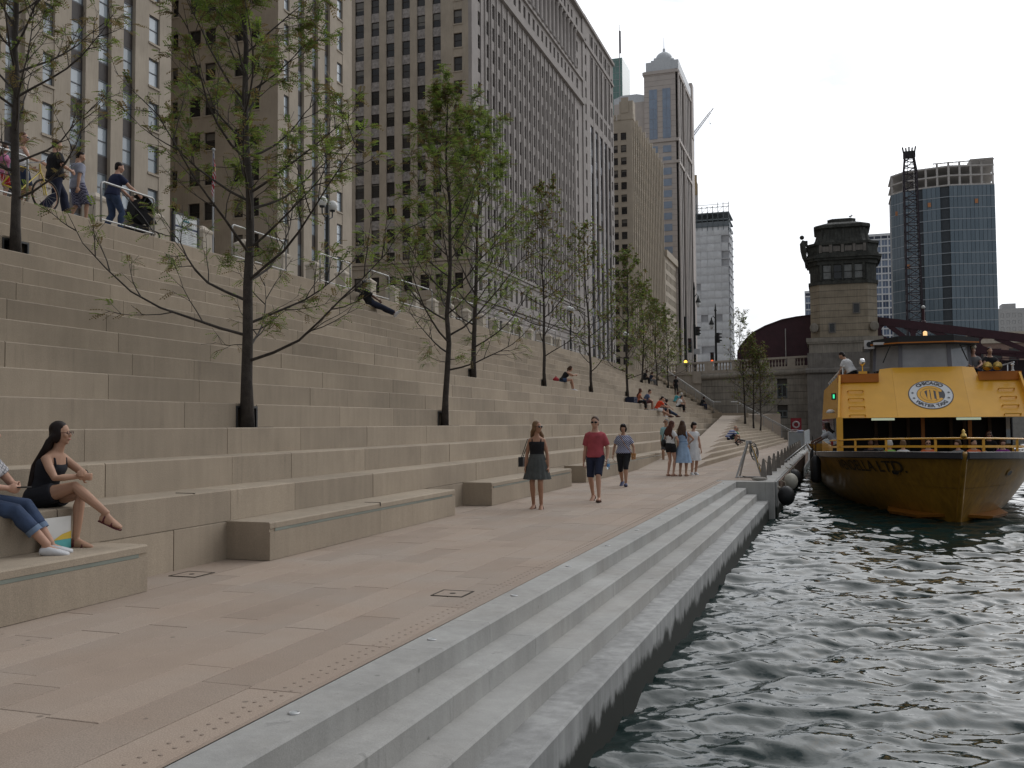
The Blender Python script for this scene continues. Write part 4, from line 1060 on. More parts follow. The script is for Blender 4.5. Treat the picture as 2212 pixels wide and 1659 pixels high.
for side in (-1, 1):                                  # spray fins at the waterline
    mb = MB(); mb.add([hull(.35,.10,side), hull(2.6,.10,side), hull(2.0,.10,side)+Vector((side*.32,-.12,-.06)), hull(.9,.10,side)+Vector((side*.30,-.18,-.06)),
                       hull(.35,.06,side), hull(2.6,.06,side), hull(2.0,.06,side)+Vector((side*.32,-.12,-.07)), hull(.9,.06,side)+Vector((side*.30,-.18,-.07))], [(0,1,2,3),(7,6,5,4),(0,3,7,4),(3,2,6,7),(2,1,5,6)])
    mb.build('spray_fin', M('fin_orange', (.26,.10,.014), .5), boat)
    c = hull(1.35,.70,side); c2 = hull(1.7,.70,side); tn = (c2-c).normalized(); up = (hull(1.35,.8,side)-c).normalized(); nr = tn.cross(up)*(1 if side < 0 else 1); nr = nr if nr.y < 0 else -nr
    ring = [c+nr*.015+tn*.2*math.cos(a)+up*.105*math.sin(a) for a in [2*pi*k/18 for k in range(18)]]; inn = [c+nr*.02+tn*.155*math.cos(a)+up*.075*math.sin(a) for a in [2*pi*k/18 for k in range(18)]]
    hw_ = MB().add(ring+inn, [(k,(k+1)%18,18+(k+1)%18,18+k) for k in range(18)]).build('hawse_rim', YELH, boat); 
    MB().add([p-nr*.004 for p in inn], [tuple(range(18))]).build('hawse_hole', BLACK, hw_)
# name lettering bent round the bow
TXT = M('hull_lettering', (.035,.024,.012), .6)
def hull_text(txt, s0, s1, t0, t1, side):
    me = text_mesh(txt, 1.0, bold=.012); co = [v.co.copy() for v in me.vertices]; fs = [tuple(p.vertices) for p in me.polygons]; bpy.data.meshes.remove(me)
    x0 = min(c.x for c in co); x1 = max(c.x for c in co); y0 = min(c.y for c in co); y1 = max(c.y for c in co); vs = []
    for c in co:
        u = (c.x-x0)/(x1-x0); v = (c.y-y0)/(y1-y0); s = s0+(s1-s0)*u; t = t0+(t1-t0)*v; p = hull(s,t,side)
        n = (hull(s+.05,t,side)-p).cross(hull(s,t+.03,side)-p).normalized(); n = n if n.x*side > 0 else -n
        vs.append(p+n*.03)
    MB().add(vs, fs).build('hull_lettering', TXT, boat)
hull_text('WENDELLA LTD.', 4.2, 1.0, .70, .88, -1); hull_text('WENDELLA LTD.', 2.6, 6.0, .70, .88, 1)
# bow rail
mb = MB(); mids = MB()
for side in (-1,1):
    mb.tube([hull(s,1,side)+Vector((-side*.10,.08,.36)) for s in ss[:31]], .024, 6)
    mids.rings([[hull(s,1,side)+Vector((-side*.10,.08,.13+d)) for d in (0,.06)] for s in ss[:31]], 0, False, False)
mb.build('top_rail', YEL, boat, smooth=True); mids.build('mid_rail', YEL, boat)
for side in (-1,1):
    for s in (.45,1.5,2.7,4.0):
        p = hull(s,1,side)+Vector((-side*.10,.09,0)); MB().box(p.x-.03,p.x+.03,p.y-.02,p.y+.02,p.z,p.z+.36).build('rail_post', YEL, boat)
MB().lathe([(.05,0),(.08,.03),(.06,.09),(.03,.12),(.045,.16),(.01,.21)], 0, -1.13, 10).xf(Matrix.Translation((0,0,2.17))).build('bow_finial', BRASS, boat, smooth=True)
# superstructure: sloping upper front above the open saloon
y0, z0, y1, z1, zc, yc = 3.75, 2.70, 4.95, 3.88, 4.28, 5.35
W0, W1 = 2.68, 2.60
def slab(name, pts, mat, d=Vector((0,.06,0))):
    n = len(pts); P = [Vector(p) for p in pts]
    MB().add(P+[p+d for p in P], [tuple(range(n)), tuple(reversed(range(n,2*n)))]+[(i,n+i,n+(i+1)%n,(i+1)%n) for i in range(n)]).build(name, mat, boat)
def front(u, v):                                      # panel point: u across, v 0..1 up the slope
    au = abs(u); back = max(0, au-1.0)*.16
    return Vector((u, y0+(y1-y0)*v+back, z0+(z1-z0)*v))
slab('front_panel', [front(-1.0,0), front(1.0,0), front(1.0,1.33), front(-1.0,1.33)], YEL)
for sd in (-1,1):
    slab('front_panel', [front(sd*1.003,0), front(sd*W0,0), front(sd*W1,1.0), front(sd*1.45,1.0), front(sd*1.35,1.30), front(sd*1.003,1.33)][::sd], YEL)
    p = [front(sd*1.42,.98), front(sd*(W1+.02),.98)]
    slab('visor_box', [(p[0].x,p[0].y-.10,z1-.06),(p[1].x,p[1].y-.10,z1-.06),(p[1].x,p[1].y-.10,z1+.20),(p[0].x,p[0].y-.10,z1+.20)][::sd], ORG, Vector((0,.22,0)))
    # side wall with tumblehome and a window band
    prof = [(sd*2.70,1.5,3.9),(sd*2.70,2.68,3.78),(sd*2.44,4.05,5.0)]
    slab('side_wall', [(sd*2.70,3.78,2.7),(sd*2.70,20,2.7),(sd*2.59,20,4.05),(sd*2.59,5.05,4.05)][::-sd], YEL, Vector((-sd*.06,0,0)))
    slab('side_wall', [(sd*2.72,6.9,1.2),(sd*2.72,20,1.2),(sd*2.72,20,1.72),(sd*2.72,6.9,1.72)][::-sd], YEL, Vector((-sd*.06,0,0)))
    slab('side_window', [(sd*2.70,6.9,1.73),(sd*2.70,20,1.73),(sd*2.70,20,2.69),(sd*2.70,6.9,2.69)][::-sd], GLASSD, Vector((-sd*.03,0,0)))
    MB().box(min(sd*2.56,sd*2.74),max(sd*2.56,sd*2.74),3.68,3.92,1.66,2.72).build('corner_post', YEL, boat)
    for i in range(4):
        v = .70-.215*i
        a = front(sd*(2.12+.0*i)-.22, v); b = front(sd*2.12+.22, v); off = Vector((0,-.10,.03))
        MB().tube([a,a+off,b+off,b], .022, 6).build('ladder_rung', YEL, boat)
    MB().box(min(sd*2.46,sd*2.73),max(sd*2.46,sd*2.73),4.0,4.9,3.12,3.22).build('grey_stripe', M('grey_stripe', (.12,.12,.13), .5), boat) if False else None
MB().box(-2.66,2.66,4.25,19.5,2.74,2.82).build('upper_deck', DARKI, boat)
MB().box(-2.6,2.6,7.4,7.5,.95,2.7).build('bulkhead', DARKI, boat)
FRD = M('door_frame_brown', (.07,.04,.02), .6)
for x in (-1.35,-.9,-.35,.95,1.35,2.1): MB().box(x-.05,x+.05,7.25,7.4,.95,2.7).build('door_frame', FRD, boat)
MB().box(-.22,-.12,5.0,5.1,.95,2.7).box(1.1,1.2,5.0,5.1,.95,2.7).build('interior_post', M('post_orange', (.30,.11,.02), .6), boat)
for x in (-1.35, 1.05): MB().box(x-.33,x+.33,4.55,4.65,2.62,2.69).build('ceiling_light', M('fluorescent', (.62,.72,.55), .5, var=0, emit=.55), boat)
# round emblem laid on the centre panel
sl = Vector((0,y1-y0,z1-z0)).normalized(); nrm_ = Vector((0,-sl.z,sl.y)); cen = front(.0,.575)+nrm_*.008
def onp(u, v, lift=0): return cen+Vector((u*.86,0,0))+sl*v*.86+nrm_*lift
WHT = M('emblem_white', (.62,.64,.66), .5, var=.03); GRY = M('emblem_grey', (.075,.075,.085), .5, var=.03)
def ringp(r0, r1, a0, a1, lift, name, mat, n=48):
    pts = [(r1*math.cos(a0+(a1-a0)*i/n), r1*math.sin(a0+(a1-a0)*i/n)) for i in range(n+1)]; ins = [(r0*math.cos(a0+(a1-a0)*i/n), r0*math.sin(a0+(a1-a0)*i/n)) for i in range(n+1)]
    MB().add([onp(*p,lift) for p in pts]+[onp(*p,lift) for p in ins], [(i,i+1,n+2+i,n+1+i) for i in range(n)]).build(name, mat, EMB)
def polyp(pts, lift, name, mat): MB().add([onp(*p,lift) for p in pts], [tuple(range(len(pts)))]).build(name, mat, EMB)
EMB = boat; ringp(.0001,.475,0,2*pi,.001,'emblem',GRY); EMB = bpy.data.objects['emblem']
ringp(.70,.735,0,2*pi,.002,'emblem_ring',GRY); ringp(.46,.70,0,2*pi,.004,'emblem_ring',WHT);
ringp(.345,.44,math.radians(28),math.radians(332),.006,'emblem_monogram',YEL); ringp(.25,.33,math.radians(60),math.radians(300),.006,'emblem_monogram',YEL)
for q in ([(-.30,.22),(-.21,.22),(-.13,-.22),(-.20,-.27)], [(-.10,.30),(-.03,.30),(-.03,-.31),(-.13,-.25)], [(.0,.26),(.10,.26),(.10,-.33),(.0,-.33)], [(.11,.28),(.36,.20),(.36,.12),(.11,.20)], [(.17,.2),(.26,.2),(.26,-.24),(.17,-.28)]):
    polyp(q, .008, 'emblem_monogram', YEL)
def arc_text(txt, r, size, mid, top):
    wd = {'I':.5,' ':.55,'W':1.15,'A':1.0,'G':1.05,'O':1.08,'T':.9}; ws = [wd.get(c,.92) for c in txt]; tot = sum(ws); k = size*.86/r; a = mid + (tot/2*k if top else -tot/2*k)
    for c, w_ in zip(txt, ws):
        a += (-w_/2*k if top else w_/2*k)
        if c != ' ':
            me = text_mesh(c, size*1.3, bold=.010); vs = []
            for v in me.vertices:
                rr_ = r + (v.co.y if top else -v.co.y); aa = a - (v.co.x/r if top else -v.co.x/r); vs.append(onp(rr_*math.cos(aa), rr_*math.sin(aa), .012))
            fs = [tuple(p.vertices) for p in me.polygons]; bpy.data.meshes.remove(me); MB().add(vs, fs).build('emblem_letter', GRY, EMB)
        a += (-w_/2*k if top else w_/2*k)
arc_text('CHICAGO', .585, .165, pi/2, True); arc_text('WATER TAXI', .585, .15, -pi/2, False)
for u, v in ((-.585,.09),(-.56,-.18),(.585,.09),(.56,-.18)):
    polyp([(u+(.062 if i % 2 == 0 else .024)*math.cos(pi/6*i+pi/2), v+(.062 if i % 2 == 0 else .024)*math.sin(pi/6*i+pi/2)) for i in range(12)], .012, 'emblem_star', GRY)
# wheelhouse
WG = M('windscreen', (.28,.285,.295), .08, var=.15, scale=2); MUL = M('windscreen_post', (.14,.14,.16), .5)
fr = [(-1.42,6.35),(-.72,5.55),(.72,5.55),(1.42,6.35)]
for i in range(3):
    (xa,ya),(xb,yb) = fr[i], fr[i+1]
    slab('windscreen', [(xa,ya,4.22),(xb,yb,4.22),(xb*.97,yb+.12,5.0),(xa*.97,ya+.12,5.0)], WG, Vector((0,.03,0)))
for xa, ya in fr: MB().rings([[(xa-.06,ya-.03,4.2),(xa+.06,ya-.03,4.2),(xa+.06,ya+.05,4.2),(xa-.06,ya+.05,4.2)],[(xa*.97-.06,ya+.09,5.02),(xa*.97+.06,ya+.09,5.02),(xa*.97+.06,ya+.17,5.02),(xa*.97-.06,ya+.17,5.02)]]).build('windscreen_post', MUL, boat)
for sd in (-1,1): slab('wheelhouse_side', [(sd*1.44,6.35,4.1),(sd*1.44,8.4,4.1),(sd*1.40,8.4,5.0),(sd*1.40,6.47,5.0)][::-sd], BLACK, Vector((-sd*.04,0,0)))
slab('wheelhouse_back', [(-1.42,8.4,4.1),(1.42,8.4,4.1),(1.4,8.4,5.0),(-1.4,8.4,5.0)], DARKI)
MB().box(-1.42,1.42,5.6,8.4,4.05,4.18).build('dash', BLACK, boat)
mb = MB(); rf_ = [(-1.62,5.9),(-.8,5.25),(.8,5.25),(1.62,5.9),(1.62,8.7),(-1.62,8.7)]
cam_ = lambda x: .10*(1-(x/1.62)**2)
mb.prism(rf_, 5.0, 5.0, 0, [5.17+cam_(x) for x,y in rf_]); mb.build('wheelhouse_roof', BLACK, boat)
mb = MB(); mb.rings([[(x,y-.02,5.02),(x,y-.02,5.06),(x,y+.02,5.06),(x,y+.02,5.02)] for x,y in rf_[:4]]); mb.build('roof_trim', ORG, boat)
for x, s_ in ((-1.0,1),(1.02,-1)): MB().tube([(x,5.62,4.98),(x-s_*.22,5.66,4.45)], .022, 4).build('wiper', BLACK, boat)
MB().box(-.13,.13,5.75,5.85,4.62,4.98).build('screen_unit', BLACK, boat)
MB().box(-.9,.9,5.45,5.5,4.215,4.235).build('brow_trim', ORG, boat)
nl = MB().lathe([(.06,5.2),(.06,5.36),(.03,5.39)], 0, 5.35, 10); nl.build('mast_light', M('amber_lamp', (.9,.55,.25), .4, var=0, emit=1.3), boat)
ls_ = MB().box(-1.75,-1.45,5.85,6.0,4.92,5.2).build('loudspeaker', M('speaker_white', (.5,.5,.5), .5), boat); MB().disc((-1.6,5.84,5.06), .09, (0,-1,0), 14).build('speaker_cone', BLACK, ls_)
MB().box(-1.5,-1.1,5.55,5.7,5.02,5.1).build('camera_box', M('speaker_white', (.5,.5,.5)), boat)
MB().box(-2.0,-1.75,4.95,5.1,4.08,4.16).build('lamp_base', YEL, boat); MB().lathe([(.02,4.16),(.02,4.32),(.05,4.34),(.10,4.42),(.105,4.5),(.06,4.56)], -1.88, 5.02, 12).build('search_light', M('chrome', (.8,.8,.8), .12, metal=1, var=0), boat, smooth=True)
for x in (1.62, 1.90):
    hn_ = MB().rings([[(x+r*math.cos(a), y, 4.22+r*math.sin(a)) for a in [2*pi*k/14 for k in range(14)]] for y, r in ((4.72,.135),(4.74,.12),(4.86,.07),(5.2,.04),(5.6,.04))]).build('brass_horn', BRASS, boat, smooth=True)
    MB().disc((x,4.725,4.22), .10, (0,-1,0), 14).build('horn_mouth', BLACK, hn_)
MB().lathe([(.05,4.08),(.03,4.12),(.03,4.24),(.06,4.27),(.02,4.3)], 2.35, 4.95, 8).build('light_stub', M('speaker_white', (.5,.5,.5)), boat)
sl_ = MB().box(-2.84,-2.70,4.40,4.55,3.27,3.47).build('side_light', BLACK, boat); MB().box(-2.80,-2.75,4.38,4.402,3.31,3.43).build('green_lens', M('green_lamp', (.05,.8,.35), .3, var=0, emit=1.2), sl_)
MB().lathe([(.14,2.86),(.13,2.92),(.06,2.97)], -2.86, 4.7, 12).build('dome_lamp', M('speaker_white', (.5,.5,.5)), boat, smooth=True)
mb = MB(); mb.tube([(-2.42,5.1,4.35),(-2.42,19,4.35)], .025, 5).tube([(2.42,5.1,4.35),(2.42,19,4.35)], .025, 5)
for y in range(6,20,2): mb.tube([(-2.42,y,4.0),(-2.42,y,4.35)], .02, 4).tube([(2.42,y,4.0),(2.42,y,4.35)], .02, 4)
mb.build('upper_rail', STEEL, boat)
MB().box(-2.4,2.4,5.2,19.5,3.72,3.80).build('sun_deck', M('deck_grey', (.10,.10,.10)), boat)
# hanging fenders belong to the boat's gear but swing free: things of their own
def fender(loc, r, h, label):
    t = thing('boat_fender', label, 'fender', loc, 0, 'fenders hung over the boat side')
    MB().lathe([(.03,h+.10),(r*.5,h+.04),(r*.92,h-.05),(r,h-.12),(r,.12),(r*.92,.05),(r*.5,0)][::-1], 0, 0, 14).build('body', M('fender_rubber', (.012,.012,.013), .5, var=.2), t, smooth=True)
    MB().tube([(0,0,h+.08),(0.02,0,h+.55)], .014, 5).build('rope', BLACK, t)
pf = boat.matrix_basis @ hull(6.6,.9,-1); 
fender((pf.x-.22, pf.y, -.42), .17, .82, 'fat black fender hanging at the corner of the bow')
pf = boat.matrix_basis @ hull(9.2,.9,-1); fender((pf.x-.16, pf.y, -.20), .09, .72, 'slim black fender hanging farther aft on the boat')
# ------------------------------------------------------------------ trees
BARK = M('bark', (.050,.042,.036), .9, var=.35, scale=9, streak=.25, bump=.5, bscale=55)
def leafmat(name, col, col2):
    m = bpy.data.materials.new(name); m.use_nodes = True; nt = m.node_tree; b = nt.nodes['Principled BSDF']; N = nt.nodes.new; L = nt.links.new
    g = N('ShaderNodeNewGeometry'); mx = N('ShaderNodeMix'); mx.data_type = 'RGBA'; mx.inputs[6].default_value = (*col,1); mx.inputs[7].default_value = (*col2,1); L(g.outputs['Random Per Island'], mx.inputs[0])
    L(mx.outputs[2], b.inputs['Base Color']); b.inputs['Roughness'].default_value = .6
    tr = N('ShaderNodeBsdfTranslucent'); L(mx.outputs[2], tr.inputs[0]); ms = N('ShaderNodeMixShader'); ms.inputs[0].default_value = .5
    o = nt.nodes['Material Output']; L(b.outputs[0], ms.inputs[1]); L(tr.outputs[0], ms.inputs[2]); L(ms.outputs[0], o.inputs[0])
    return m
LEAF = [leafmat('leaf_green', (.15,.22,.04), (.23,.30,.06)), leafmat('leaf_dark', (.075,.125,.03), (.12,.18,.042)), leafmat('leaf_brown', (.20,.14,.06), (.14,.115,.04))]
def honey_locust(label, base, H, spread, r0, seed, detail=2, leaf=1.0, low=.13, lean=(0,0), nl=26, lsize=.16, brown=.3, clump=2):
    rnd = random.Random(seed); t = thing('locust_tree', label, 'tree', base, 0, 'young locust trees on the terrace')
    tb = MB(); lv = MB()
    ns = 12; pts = []; x = y = 0
    for i in range(ns+1):
        f = i/ns; pts.append(Vector((lean[0]*f*H + x, lean[1]*f*H + y, f*H-.05))); x += rnd.uniform(-.045,.045)*(1+f); y += rnd.uniform(-.045,.045)*(1+f)
    rad = [r0*(1.25 if i == 0 else 1)*(1-.93*(i/ns)**.9)+.006 for i in range(ns+1)]
    tb.tube(pts, rad, 9 if detail > 1 else 6)
    def on_trunk(f):
        k = min(int(f*ns), ns-1); u = f*ns-k; return pts[k].lerp(pts[k+1], u), rad[k]*(1-u)+rad[k+1]*u
    def leafy(p, d, sz):
        """one pinnate leaf: paired leaflets on a drooping stalk"""
        r_ = rnd.random(); mi = 2 if r_ < brown else (1 if r_ < brown+.3*(1-brown) else 0)
        d = Vector((d.x+rnd.uniform(-.8,.8), d.y+rnd.uniform(-.8,.8), d.z*.4+rnd.uniform(-.7,.3))).normalized()
        s = d.cross(Vector((0,0,1))); s = s.normalized() if s.length > .1 else Vector((1,0,0)); up = s.cross(d)
        if detail > 1:
            n = 5
            for i in range(n):
                c = p + d*sz*((i+.6)/n) - Vector((0,0,.25*sz*(i/n)**2)); w = sz*.30*(1-.4*abs(i/n-.4)); h = sz*.085
                for sg in (-1,1):
                    e = s*sg*w + d*w*.35 - up*w*.25; f = d*h
                    lv.add([c, c+e*.55+f, c+e, c+e*.5-f], [(0,1,2,3)], mi)
        else:
            e = s*sz*.30; f = d*sz; lv.add([p, p+f*.5+e, p+f-Vector((0,0,sz*.25)), p+f*.5-e], [(0,1,2,3)], mi)
    def branch(p, d, L, r, lvl, fh):
        n = 7 if lvl == 0 else (5 if lvl == 1 else 3)
        path = [p]; dd = d.copy()
        for i in range(n):
            lift = (.10 if lvl == 0 else .05)*(1 if dd.z < .8 else 0)
            dd = (dd + Vector((rnd.uniform(-.17,.17), rnd.uniform(-.17,.17), lift+rnd.uniform(-.10,.12)))).normalized(); path.append(path[-1]+dd*L/n)
        tb.tube(path, [max(r*(1-.85*i/n), .0035) for i in range(n+1)], 5 if lvl == 0 else 3, cap=False)
        if lvl < (2 if detail > 0 else 1):
            m = (rnd.randint(6,9) if lvl == 0 else rnd.randint(3,5))
            for j in range(m):
                u = .22+.76*(j+rnd.random())/m; k = min(int(u*n), n-1); q = path[k].lerp(path[k+1], u*n-k); ax = (path[k+1]-path[k]).normalized()
                side = ax.cross(Vector((rnd.uniform(-1,1), rnd.uniform(-1,1), rnd.uniform(-1,1)))).normalized()
                nd = (ax*.75 + side*.75 + Vector((0,0,.12))).normalized()
                branch(q, nd, L*rnd.uniform(.26,.46)*(1.1-.5*u), r*.45, lvl+1, fh)
        dens = leaf*(.5+.6*fh)
        if lvl >= 1 or (detail == 0):
            cnt = dens*(2.6 if lvl == 2 else 2.2)*(2.2 if detail == 0 else 1)
            if rnd.random() < .22: cnt *= .15
            elif rnd.random() < .16: cnt *= 2.4
            for _ in range(int(cnt)+(1 if rnd.random() < cnt % 1 else 0)):
                u = rnd.uniform(.35,1.05); k = min(int(u*n), n-1); q = path[k].lerp(path[k+1], min(u*n-k,1)); leafy(q, dd, lsize*rnd.uniform(.7,1.3))
    for i in range(nl):
        f = low+(.97-low)*(i/nl)**.85+rnd.uniform(-.015,.015); f = min(max(f, low), .97)
        p, r = on_trunk(f); az = i*2.4+rnd.uniform(-.5,.5); el = math.radians(8+50*f**1.1+rnd.uniform(-8,10))
        L = spread*(1.12-.85*f)*rnd.uniform(.75,1.15)
        branch(p, Vector((math.cos(az)*math.cos(el), math.sin(az)*math.cos(el), math.sin(el))), L, min(r*.5,.026)*(.6+.4*L/spread), 0, f)
    for _ in range(clump):                                   # tufts of fresh shoots low on the limbs
        p, r = on_trunk(rnd.uniform(low+.02,.55)); az = rnd.uniform(0,2*pi); c = p+Vector((math.cos(az),math.sin(az),.2))*rnd.uniform(.25,.8)*min(spread/2,1)
        tb.tube([p, p.lerp(c,.5)+Vector((0,0,-.04)), c], [.012,.008,.004], 3, cap=False)
        for _ in range(int(26*max(leaf,.5))): leafy(c+Vector((rnd.gauss(0,.09),rnd.gauss(0,.09),rnd.gauss(0,.08))), Vector((rnd.gauss(0,1),rnd.gauss(0,1),.1)), lsize)
    tb.build('trunk', BARK, t, smooth=True); lv.build('crown', LEAF, t)
    return t
def tpos(k, Y): return (Xk(k+1)+.10, Y, zk(k)+.004)
honey_locust('large locust tree in the foreground left of centre, branches over the seats', tpos(2,12.62), 9.0, 3.1, .092, 21, 2, 2.3, .105, (.006,.0), 42, .15, .36, 4)
honey_locust('slim locust tree on the lowest planted row right of the large one', tpos(2,20.55), 7.9, 2.9, .075, 5, 2, 1.35, .17, (.004,0), 32, .17, .36, 3)
honey_locust('locust tree at the far left edge, high on the terrace near the railing', tpos(10,12.75), 7.4, 3.0, .085, 9, 2, 1.5, .14, (.006,.004), 34, .14, .6, 3)
honey_locust('leafy locust tree with full crown directly behind the slim one', tpos(6,28.72), 8.6, 3.5, .085, 33, 2, 1.25, .12, (.0,.004), 34, .20, .12, 6)
honey_locust('sparse locust tree beside the woman reading on the steps', tpos(6,36.85), 8.3, 2.9, .075, 14, 1, .9, .16, (0,.0), 28, .15, .6, 2)
honey_locust('locust tree just right of the woman reading on the steps', tpos(6,44.85), 8.3, 3.0, .075, 28, 1, .8, .13, (0,0), 28, .16, .5, 2)
honey_locust('locust tree above the group sitting in the sun, left of its trunk', tpos(6,53.45), 8.2, 3.2, .08, 41, 1, 1.1, .13, (0,0), 30, .17, .4, 4)
honey_locust('locust tree behind the handrail above the seated group', tpos(10,70.5), 7.4, 3.1, .075, 52, 1, 1.2, .14, (0,0), 28, .18, .45, 4)
honey_locust('locust tree second from the bridge stair, behind the standing figure', tpos(10,77.0), 7.0, 3.0, .075, 63, 1, 1.1, .14, (0,0), 26, .18, .45, 3)
honey_locust('locust tree nearest the stair that climbs to the bridge', tpos(10,82.6), 6.8, 2.7, .07, 74, 1, 1.0, .16, (0,0), 26, .18, .45, 3)
honey_locust('tall thin tree leaning left, first of three beside the ramp', (-5.93,72,1.30), 8.6, 2.7, .075, 81, 1, .55, .17, (-.035,.0), 28, .16, .6, 1)
honey_locust('straight thin tree, middle one of three beside the ramp', (-5.35,72,1.15), 6.8, 2.7, .065, 92, 1, .8, .16, (-.01,0), 28, .16, .6, 1)
honey_locust('shortest thin tree, rightmost of three beside the ramp', (-4.87,72,.98), 6.0, 2.5, .055, 103, 1, .7, .2, (0,0), 24, .16, .6, 1)
# ------------------------------------------------------------------ people
SKIN = [M('skin_light', (.44,.255,.18), .55, var=.08, scale=8), M('skin_tan', (.33,.175,.11), .55, var=.08, scale=8), M('skin_brown', (.12,.06,.04), .55, var=.08, scale=8), M('skin_olive', (.38,.22,.145), .55, var=.08, scale=8)]
HAIR = {'dark': M('hair_dark', (.012,.007,.006), .5, var=.3, scale=30, spec=.18), 'brown': M('hair_brown', (.06,.032,.018), .5, var=.3, scale=30, spec=.18), 'blond': M('hair_light_brown', (.16,.095,.05), .5, var=.3, scale=30, spec=.18), 'grey': M('hair_grey', (.22,.21,.20), .6, var=.3, scale=30, spec=.18), 'white': M('hair_white', (.5,.49,.46), .6, var=.2, scale=30, spec=.18), 'auburn': M('hair_auburn', (.07,.025,.016), .5, var=.3, scale=30, spec=.18)}
def cloth(name, col, var=.12): return M('cloth_'+name, col, .9, var=var, scale=7, bump=.25, bscale=16)
def V(*a): return Vector(a)
def ik(a, b, l1, l2, pole):
    """joint between a and b with bone lengths l1, l2, bending towards pole"""
    d = b-a; L = min(d.length, (l1+l2)*.999); dn = d.normalized(); x = (l1*l1-l2*l2+L*L)/(2*L); h = math.sqrt(max(l1*l1-x*x, 0))
    p = pole-dn*pole.dot(dn); p = p.normalized() if p.length > 1e-5 else dn.orthogonal().normalized()
    return a+dn*x+p*h, a+dn*L
def remeshed(name, mb, vox, mat, parent, it=5):
    me = mb.mesh('raw', mat); o = bpy.data.objects.new('raw', me)
    r = o.modifiers.new('r', 'REMESH'); r.mode = 'VOXEL'; r.voxel_size = vox; r.use_smooth_shade = True
    s = o.modifiers.new('s', 'SMOOTH'); s.factor = .5; s.iterations = it
    m2 = evaluated(o); m2.name = name; bpy.data.meshes.remove(me)
    if not m2.materials: m2.materials.append(mat)
    for p in m2.polygons: p.use_smooth = True
    return link(name, m2, parent)
def ell(mb, c, ax, ay, az, rx, ry, rz, n=12, m=8):
    rings = []
    for i in range(m+1):
        t = pi*i/m; s = max(math.sin(t), .03)
        rings.append([c+ax*(rx*s*math.cos(2*pi*k/n))+ay*(ry*s*math.sin(2*pi*k/n))-az*(rz*math.cos(t)) for k in range(n)])
    mb.rings(rings)
